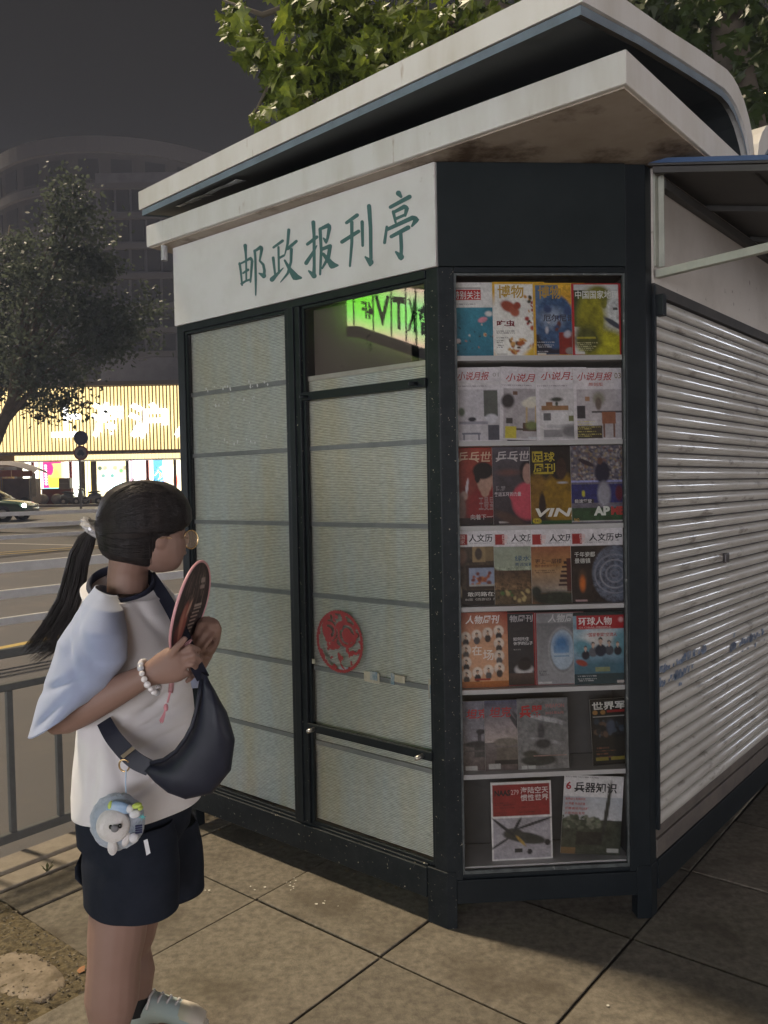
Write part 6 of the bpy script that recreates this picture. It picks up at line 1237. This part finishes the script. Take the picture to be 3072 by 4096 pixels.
for _ in range(650):                                                   # combed back over the skull toward the tie
    x = random.random() ** .8; v0 = 1932 + 185 * x + random.gauss(0, 4); u0 = np.interp(v0, HVa[:, 0], HVa[:, 2]) - random.uniform(4, 60) - 60 * max(0, .3 - x); v1 = 2118 + random.gauss(0, 10); path = []
    for q in range(9):
        t = q / 8; u = u0 + (396 - u0) * t; v = v0 + (v1 - v0) * t ** 1.5 + (-22 * (1 - x)) * math.sin(math.pi * t); path.append((u, max(v, 1928)))
    onhair(path, [.0007, .0012, .0013, .0013, .0013, .0012, .0011, .001, .0006], random.uniform(.0004, .0032))
for _ in range(150):                                                   # hair below the crown drawn back, and the lock before the ear
    x = random.random(); v0 = 2120 + 110 * x; u0 = np.interp(v0, HVa[:, 0], HVa[:, 2]) - random.uniform(2, 40); path = []
    for q in range(7):
        t = q / 6; path.append((u0 + (402 + 24 * x - u0) * t, v0 + (2122 + 70 * x - v0) * t + 26 * math.sin(math.pi * t) * (1 - x * .7)))
    onhair(path, [.0008, .0012, .0013, .0013, .0012, .001, .0005], random.uniform(.0004, .0030))
for _ in range(60):
    x = random.random(); u0 = 668 + random.uniform(-28, 30); path = [(u0, 2080 + 20 * x), (u0 - 6, 2150), (u0 - 16 + 6 * x, 2215), (u0 - 20 + 8 * x, 2240 + 26 * x)]
    onhair([(min(u, np.interp(v, HVa[:, 0], HVa[:, 2]) - 1), v) for u, v in path], [.0012, .0012, .0009, .0003], .002)
for _ in range(60):                                                    # fringe ends
    u0 = random.uniform(700, 755); v0 = 2030 + random.uniform(-20, 20); path = [(u0 - 8, v0), (u0 + 2, v0 + 35), (u0 + 4, v0 + 62 + random.uniform(-8, 14))]
    onhair([(min(u, np.interp(v, HVa[:, 0], HVa[:, 2]) - 1), v) for u, v in path], [.0010, .0012, .0004], .0015)
for _ in range(44):                                                    # fly-away hairs along the top
    u = random.uniform(440, 745); v = float(np.interp(u, [388, 408, 432, 462, 495, 535, 575, 615, 660, 692, 722, 748, 766], [2080, 2000, 1965, 1942, 1928, 1921, 1918, 1921, 1928, 1942, 1965, 2000, 2060])) + 3; a = Q(u, v, random.uniform(-.02, .03)); b = a + Vector((random.gauss(-.004, .012), random.gauss(0, .01), random.uniform(.001, .011))); mb.tube([a, (a + b) / 2 + Vector((0, 0, .003)), b], [.0006, .0005, .0003], 3, cap=False)
tag(mb.build('loose_strands', M['hair'], hair, smooth=True, fix=False), kind='stuff')
mb = MB(); TP = [(368, 2128, 22, 26), (345, 2165, 40, 34), (316, 2235, 47, 36), (297, 2330, 54, 34), (268, 2420, 50, 30), (225, 2500, 50, 26), (172, 2565, 48, 20), (130, 2600, 40, 12)]
for _ in range(430):
    a = random.uniform(-1, 1); b = random.uniform(-1, 1) * math.sqrt(max(0, 1 - a * a)); cut = random.choice((6, 7, 7, 8, 8, 8)); pts = []
    for i, (u, v, w, dpt) in enumerate(TP[:cut]):
        t = i / 7; pts.append(Q(u + a * w * .80 * (1 if i < 6 else 1.05) + random.gauss(0, 1.5), v + a * w * (.30 + .5 * t) + (0 if i < 6 else abs(a) * 14) + random.gauss(0, 2), .03 + b * dpt * PX * (1 - .3 * t) + .01))
    k = len(pts); pts[-1] = pts[-1] + (pts[-1] - pts[-2]) * random.uniform(-.4, .7); mb.tube(pts, [.0022 * (1 - .9 * (i / (k - 1)) ** 2.2) for i in range(k)], 4, cap=False, flat=.55)
tag(mb.build('ponytail', M['hair'], hair, smooth=True, fix=False), kind='stuff')
mb = MB(); a0, a1_ = Q(358, 2088, .02), Q(412, 2138, .02)
mb2 = ringloop(Q(382, 2116, .02), Vector((.026, 0, -.022)), Vector((0, .040, 0)), .011, 1.0, 26); 
for i in range(len(mb2.v)): p = Vector(mb2.v[i]); mb2.v[i] = tuple(p + Vector((mnoise.noise(p * 150), mnoise.noise(p * 150 + Vector((9, 0, 0))), mnoise.noise(p * 150 + Vector((0, 9, 0))))) * .004)
mb2.build('hair_tie', mat('crystal_hair_tie', (.62, .60, .60), .15, (.34, .33, .35), 160, 3, coat=.8), hair)
# --- glasses
gl = MB(); lc = Q(752, 2166, .055)
gl.tube([Q(640, 2152, -.072), Q(700, 2152, -.03), Q(754, 2152, .005)], .0011, 6); g0 = gl.build('glasses', M['goldm'], person, smooth=True)
def lens(c, nm):
    a = Vector((.88, .47, 0)) * .019; b = UP * .025
    ringloop(c, a, b, .0018, 1, 30).build('lens_rim', M['goldm'], g0, smooth=True)
    mb = MB(); mb.loft([(c, a * .95, b * .95), (c + HD * .002, a * .95, b * .95)], 26); mb.build('lens', M['lens'], g0)
lens(Q(764, 2158, .02), 0); lens(Q(764, 2158, .02) + HS * .055, 0)
mb = MB(); mb.tube([Q(768, 2153, .03) + HS * .022, Q(768, 2153, .03) + HS * .033], .0011, 6); mb.build('bridge', M['goldm'], g0)
# --- bead bracelet on the wrist
br = empty('bead_bracelet', Q(590, 2725, -.17), 'bracelet of white and grey beads on the wrist holding the fan', 'bracelet')
wd = (wr - el).normalized(); bc = wr - wd * .016; ba = wd.cross(Vector((0, 1, 0))).normalized(); bb = wd.cross(ba).normalized()
for i in range(17):
    th = 2 * math.pi * i / 17; mb = MB(); r = .0078 + .0008 * ((i * 7) % 3 - 1); mb.ball(bc + ba * math.cos(th) * .042 + bb * math.sin(th) * .036 + Vector((.006, 0, -.004)), r, nu=12, nv=9); mb.build('bead', M['beadg'] if i % 6 == 2 else M['bead'], br, smooth=True)
# ================================================================== what she holds and carries
# round fan
fc = Q(757, 2425, -.12); fu = (Q(805, 2245, -.12) - Q(716, 2602, -.12)).normalized(); fw = Vector((.10, .99, .02)); fw = (fw - fu * fw.dot(fu)).normalized(); fnn = fu.cross(fw).normalized()
if fnn.y > 0: fnn = -fnn
fan = empty('hand_fan', Q(716, 2602, -.12), 'round dark hand fan with pink rim and handle held before the chest', 'fan')
FL = (Q(805, 2245, -.12) - Q(716, 2602, -.12)).length / 2; FW = .125
cv = Canvas(60, 70, (52, 40, 40)); cv.noise(.5, 3, 5)
for k in range(46):
    x = random.uniform(.2, .85); y = random.uniform(.02, .4); cv.rect(x, y, x + .012, y + random.uniform(.1, .3), random.choice([(120, 104, 98), (92, 76, 74), (140, 122, 112), (70, 52, 52)]), .6)
cv.ell(.38, .70, .13, .26, (146, 84, 74), .15, .1); cv.ell(.34, .72, .05, .2, (176, 120, 104), .4, .1); cv.ell(.50, .52, .03, .1, (186, 150, 132), .3, .4); cv.ell(.22, .82, .08, .14, (110, 58, 54), .3)
for k in range(9): y = .50 + .043 * k; cv.rect(.66 - .012 * k, y, .86 - .012 * k, y + .022, (178, 158, 148), .85)
for k in range(2): cv.rect(.70 + .0 * k, .20 + .08 * k, .84, .25 + .08 * k, (170, 152, 146), .7)
og = ORG[fan.name]; nn_, mm_ = 60, 70
def fanpt(x, y, d=0.0):
    X_, Y_ = 2 * x - 1, 1 - 2 * y; Y2 = Y_; lim = math.sqrt(max(0.0, 1 - Y2 * Y2)); return fc + fw * (X_ * lim * FW) + fu * (Y2 * FL) + fnn * (d + .006 * (X_ * lim) ** 2)
fme = cv.mesh('fan_leaf', lambda x, y: tuple(fanpt(x, y, .0012) - og), M['fanprint']); add_mesh(fme, 'fan_leaf', fan)
cb = Canvas(30, 40, (60, 46, 46)); add_mesh(cb.mesh('fan_back', lambda x, y: tuple(fanpt(x, y, -.0012) - og), M['fanprint']), 'fan_back', fan)
mb = MB(); mb.tube([fc + fw * FW * 1.005 * math.cos(2 * math.pi * k / 48) + fu * FL * 1.005 * math.sin(2 * math.pi * k / 48) + fnn * .006 * math.cos(2 * math.pi * k / 48) ** 2 for k in range(49)], .0036, 8, cap=False); mb.build('rim', M['pink'], fan, smooth=True)
mb = MB(); mb.loft([(Q(756, 2560, -.150), (.006, 0, .004), (0, .005, 0)), (Q(742, 2576, -.152), (.017, 0, .008), (0, .008, 0)), (Q(722, 2598, -.152), (.021, 0, .011), (0, .009, 0)), (Q(704, 2622, -.152), (.019, 0, .010), (0, .009, 0)), (Q(692, 2640, -.152), (.009, 0, .005), (0, .006, 0))], 18); hnd = mb.build('handle', M['pink'], fan, smooth=True)
mb = MB(); mb.tube([Q(708, 2630, -.150), Q(690, 2700, -.155), Q(682, 2770, -.155)], .0065, 10); mb.build('stick', M['pink'], fan, smooth=True)
mb = MB(); mb.tube([Q(708, 2608, -.162), Q(716, 2625, -.162)], .003, 6); mb.build('slot', M['dark'], hnd)
tm = mat('pink_tassel', (.60, .26, .29), .7); mb = MB(); mb.tube([Q(682, 2765, -.16), Q(670, 2810, -.162)], .003, 6); mb.ball(Q(664, 2830, -.162), .006, .005, .010)
for k in range(14): o_ = random.uniform(-1, 1); mb.tube([Q(661, 2838, -.162), Q(655 + 5 * o_, 2860, -.162 + .003 * random.uniform(-1, 1)), Q(645 + 8 * o_, 2890 + random.uniform(-8, 4), -.162 + .004 * random.uniform(-1, 1))], .0011, 4)
tag(mb.build('tassel', tm, fan, smooth=True, fix=False), None)
# crossbody bag
bag = empty('crossbody_bag', Q(760, 3150, -.2), 'navy crescent crossbody bag hanging at the hip, strap across the white shirt', 'bag')
spine = [((596, 3058), (574, 3080), .020), ((650, 3050), (618, 3124), .034), ((700, 3020), (672, 3165), .045), ((735, 2975), (745, 3190), .052), ((765, 2920), (850, 3168), .055), ((780, 2860), (925, 3075), .055), ((790, 2800), (940, 2960), .052), ((796, 2750), (908, 2850), .044), ((800, 2712), (862, 2765), .032), ((806, 2690), (822, 2702), .014)]
rings = []
for (u1, v1), (u2, v2), dp in spine:
    a, b = Q(u1, v1, -.20), Q(u2, v2, -.20); rings.append(((a + b) / 2, (b - a) / 2, Vector((.01, -dp, 0))))
rr = []
for i in range(len(rings) - 1):
    for q in range(5): t = q / 5; rr.append(tuple(rings[i][j] * (1 - t) + rings[i + 1][j] * t for j in range(3)))
rr.append(rings[-1]); mb = MB(); mb.loft(rr, 32, pw=.85)
BF = [fold(860, 2820, -.25, 880, 3020, .14, -.006, .016), fold(890, 2820, -.25, 915, 3000, .12, .005, .010), fold(835, 2800, -.25, 850, 2980, .10, .005, .010), fold(700, 3080, -.25, 800, 3100, .10, .003, .012)]
for i in range(len(mb.v)):
    p = Vector(mb.v[i]); f = .003 * mnoise.noise(p * 14) - sum(dep * math.exp(-((p - a[0]).dot(a[1]) / w_) ** 2) * max(0, 1 - (p - a[0]).length / a[2]) for a, dep, w_ in BF); mb.v[i] = tuple(p + Vector((0, -f, 0)))
bb_ = mb.build('bag_body', M['bagm'], bag, smooth=True)
mb = MB(); mb.tube([Q(604, 3052, -.205), Q(655, 3040, -.222), Q(704, 3005, -.24), Q(742, 2955, -.245), Q(768, 2905, -.245), Q(784, 2850, -.24), Q(796, 2780, -.235), Q(806, 2720, -.22)], .0055, 8); mb.build('edge_piping', M['bagm'], bb_, smooth=True)
def ribbon(pts, w, th, name, parent, m):
    pts = [Vector(p) for p in pts]; mb = MB(); vs = []; n0_ = len(pts); w = list(w) if isinstance(w, (list, tuple)) else [w] * n0_
    if n0_ > 2:                                                        # smooth the run of the strap
        P_, W_ = [], []
        for i in range(n0_ - 1):
            a, b, c, d = pts[max(i - 1, 0)], pts[i], pts[i + 1], pts[min(i + 2, n0_ - 1)]
            for q in range(6): t = q / 6; P_.append(((b * 2) + (c - a) * t + (a * 2 - b * 5 + c * 4 - d) * t * t + (b * 3 - a - c * 3 + d) * t ** 3) * .5); W_.append(w[i] * (1 - t) + w[i + 1] * t)
        P_.append(pts[-1]); W_.append(w[-1]); pts, w = P_, W_
    k = len(pts)
    for i, p in enumerate(pts):
        t = (pts[min(i + 1, k - 1)] - pts[max(i - 1, 0)]).normalized(); out = Vector((FX.x * .5, -1, .0)).normalized(); s = t.cross(out).normalized(); o_ = s.cross(t).normalized()
        ww = w[i] if isinstance(w, (list, tuple)) else w
        for a, b in ((-1, -1), (1, -1), (1, 1), (-1, 1)): vs.append(p + s * ww * a + o_ * th * b)
    mb.add(vs, [(i * 4 + j, i * 4 + (j + 1) % 4, (i + 1) * 4 + (j + 1) % 4, (i + 1) * 4 + j) for i in range(k - 1) for j in range(4)] + [(3, 2, 1, 0), (4 * k - 4, 4 * k - 3, 4 * k - 2, 4 * k - 1)])
    return mb.build(name, m, parent)
ribbon([Q(416, 2885, -.155), Q(450, 2945, -.178), Q(500, 3005, -.192), Q(545, 3045, -.20), Q(598, 3072, -.205)], [.018, .0195, .0205, .0205, .019], .0025, 'strap', bag, M['bagm'])
ribbon([Q(598, 2300, .05), Q(622, 2335, .015), Q(655, 2385, -.03), Q(690, 2445, -.075), Q(725, 2520, -.11), Q(765, 2620, -.15), Q(812, 2712, -.20)], .016, .0025, 'strap', bag, M['bagm'])
ribbon([Q(488, 3028, -.208), Q(535, 2990, -.208)], .0048, .0015, 'slider', bag, M['steel'])
mb = ringloop(Q(497, 3062, -.20), Vector((.0125, 0, 0)), Vector((0, -.002, .0155)), .0024, 1, 28); mb.build('gold_ring', M['goldm'], bag, smooth=True)
# plush charm hanging from the ring
pc_ = Q(470, 3285, -.225)
plush = empty('plush_charm', pc_, 'round blue plush charm with a white bird face hanging from the bag ring', 'plush charm')
M['plush'] = mat('blue_plush', (.30, .37, .46), .95, (.42, .46, .54), 30, 5, bump=1.0, bscale=160, sheen=.6); M['plushw'] = mat('white_plush', (.66, .63, .62), .95, (.58, .56, .55), 60, 4, bump=.6, bscale=220, sheen=.6)
M['stripe'] = mat('navy_stripe_cloth', (.03, .035, .09), .8); M['plw'] = mat('pale_cloth', (.62, .62, .64), .8); M['plb'] = mat('blue_satin', (.22, .36, .55), .4, (.40, .50, .62), 30, 3); M['lime'] = mat('lime_ribbon', (.50, .62, .12), .5); M['teal'] = mat('teal_sequin', (.12, .50, .52), .3); M['plg'] = mat('grey_beak', (.16, .16, .17), .5); M['blk2'] = mat('black_eye', (.01, .01, .01), .15)
mb = MB(); mb.tube([Q(504, 3080, -.20), Q(502, 3130, -.207), Q(506, 3205, -.215)], .0016, 6); mb.build('cord', M['plb'], plush)
mb = MB(); mb.ball(pc_, .066, .038, .068, 44, 30)
for i in range(len(mb.v)): p = Vector(mb.v[i]); d = (p - pc_).normalized(); mb.v[i] = tuple(p + d * (.0035 * mnoise.noise(p * 220) + .003 * mnoise.noise(p * 60)))
mb.build('wreath', M['plush'], plush, smooth=True)
hc = Q(452, 3302, -.262); mb = MB(); mb.ball(hc, .040, .026, .040, 26, 18); hd_ = mb.build('bird_head', M['plushw'], plush, smooth=True)
mb = MB(); mb.ball(Q(459, 3314, -.290), .0095, .007, .009, 12, 9); mb.build('beak', M['plg'], hd_, smooth=True)
for u in (443, 480): mb = MB(); mb.ball(Q(u, 3308 - (u > 460) * 4, -.286), .0048, .004, .006, 10, 8); mb.build('eye', M['blk2'], hd_, smooth=True)
for (u, v, a, b, mm, rot) in ((450, 3388, .012, .020, 'plushw', 0), (505, 3358, .009, .018, 'plushw', .4), (540, 3255, .014, .010, 'plw', -.3), (520, 3235, .010, .010, 'plw', 0), (480, 3230, .028, .015, 'plb', .3), (455, 3245, .022, .016, 'plb', -.4), (442, 3220, .006, .010, 'lime', .2), (548, 3222, .012, .007, 'lime', -.2), (562, 3232, .006, .005, 'lime', 0), (535, 3352, .012, .012, 'plw', .2)):
    mb = MB(); mb.ball(Q(u, v, -.258), a, .010, b, 14, 10, 0, Matrix.Rotation(rot, 3, 'Y')); mb.build('appliqué'.replace('é', 'e'), M[mm], plush, smooth=True)
for (u0, v0) in ((555, 3305), (432, 3262)):
    for k in range(4): mb = MB(); mb.tube([Q(u0 - 14, v0 + 9 * k, -.258), Q(u0 + 14, v0 + 9 * k - 4, -.252)], .0022, 6); mb.build('stripe', M['stripe'], plush)
for k in range(3): a = k * math.pi / 3 + .2; c = Q(570, 3268, -.254); mb = MB(); v_ = Vector((math.cos(a) * .0085, -.002, math.sin(a) * .0085)); mb.tube([c - v_, c + v_], .0011, 6); mb.build('snowflake', M['teal'], plush)
mb = MB(); mb.add([Q(574, 3362, -.24), Q(590, 3356, -.24), Q(602, 3412, -.245), Q(586, 3422, -.245), Q(574, 3362, -.238), Q(590, 3356, -.238), Q(602, 3412, -.243), Q(586, 3422, -.243)], [(0, 1, 2, 3), (7, 6, 5, 4), (0, 3, 7, 4), (1, 5, 6, 2), (3, 2, 6, 7), (0, 4, 5, 1)]); mb.build('paper_tag', M['plw'], plush)
# small things on the ground
M['weed'] = mat('weed_green', (.10, .11, .04), .7); wp = atg = None
r0 = ray(188, 3488); k0 = -CAMH / r0[2]; wp = Vector((r0[0] * k0, r0[1] * k0, 0)); weed = empty('weed', wp, 'small weed sprouting from the kerb joint by the railing', 'weed')
for k in range(9):
    a = random.uniform(0, 6.28); h = random.uniform(.03, .06); t = Vector((math.cos(a) * .03, math.sin(a) * .03, h)); w = Vector((-math.sin(a), math.cos(a), 0)) * .004; mb = MB(); mb.add([wp - w * .4, wp + w * .4, wp + t * .6 + w, wp + t + Vector((0, 0, -.008)), wp + t * .6 - w], [(0, 1, 2, 3, 4)]); mb.build('blade', M['weed'], weed, fix=False)
mb = MB(); mb.tube([wp, wp + Vector((.004, 0, .04))], .0015, 5); mb.build('stem', M['weed'], weed)
r0 = ray(322, 3892); k0 = -CAMH / r0[2]; lp = Vector((r0[0] * k0, r0[1] * k0, .006)); mb = MB(); mb.add([lp + Vector(q) for q in ((-.012, 0, .002), (.0, -.012, .0), (.016, -.004, .004), (.010, .012, .012), (-.006, .012, .006), (0, 0, .007))], [(0, 1, 5), (1, 2, 5), (2, 3, 5), (3, 4, 5), (4, 0, 5)])
tag(mb.build('dry_leaf', mat('dry_leaf_orange', (.32, .14, .05), .7), fix=False, org=lp), 'small dry orange leaf lying at the corner of the tree pit', 'leaf')
M['spit'] = mat('pale_dropping', (.62, .60, .54), .8)
mb = MB()
for (u, v, k) in ((1180, 3545, 9), (1330, 3620, 4), (860, 3560, 2), (2450, 4010, 1), (1030, 3560, 3)):
    for _ in range(k):
        r0 = ray(u + random.gauss(0, 26), v + random.gauss(0, 12)); k0 = -CAMH / r0[2]; c = Vector((r0[0] * k0, r0[1] * k0, .0042)); q = random.uniform(.002, .006); mb.add([c + Vector((math.cos(t) * q * random.uniform(.6, 1.3), math.sin(t) * q * random.uniform(.6, 1.3), 0)) for t in (.2, 1.1, 2.2, 3.2, 4.2, 5.3)], [(0, 1, 2, 3, 4, 5)])
tag(mb.build('droppings', M['spit'], fix=False), kind='stuff')
M['litter'] = mat('dead_leaf_litter', (.13, .09, .05), .8, (.22, .18, .12), 30, 3)
mb = MB()
for _ in range(90):
    s = random.uniform(.1, 1.5); n = random.uniform(-.45, -.02); c = Vector(FR(s, n, .006 + random.uniform(0, .01))); q = random.uniform(.006, .016); a = random.uniform(0, 6)
    mb.add([c + Vector((math.cos(a + t) * q * random.uniform(.5, 1.2), math.sin(a + t) * q * random.uniform(.5, 1.2), random.uniform(0, .006))) for t in (0, 1.2, 2.5, 3.9, 5.1)], [(0, 1, 2, 3, 4)])
tag(mb.build('leaf_litter', M['litter'], fix=False), kind='stuff')

# ================================================================== night haze
hm_ = bpy.data.materials.new('haze'); hm_.use_nodes = True; hn = hm_.node_tree; hn.nodes.remove(hn.nodes['Principled BSDF'])
pv = hn.nodes.new('ShaderNodeVolumePrincipled'); pv.inputs['Color'].default_value = (.62, .71, 1.0, 1); pv.inputs['Density'].default_value = .0018; pv.inputs['Anisotropy'].default_value = .1
hn.links.new(pv.outputs[0], hn.nodes['Material Output'].inputs['Volume'])
mb = MB(); mb.box(WD, -42, 24, -16, 92, -1.4, 30.5); tag(mb.build('haze', hm_), kind='stuff')
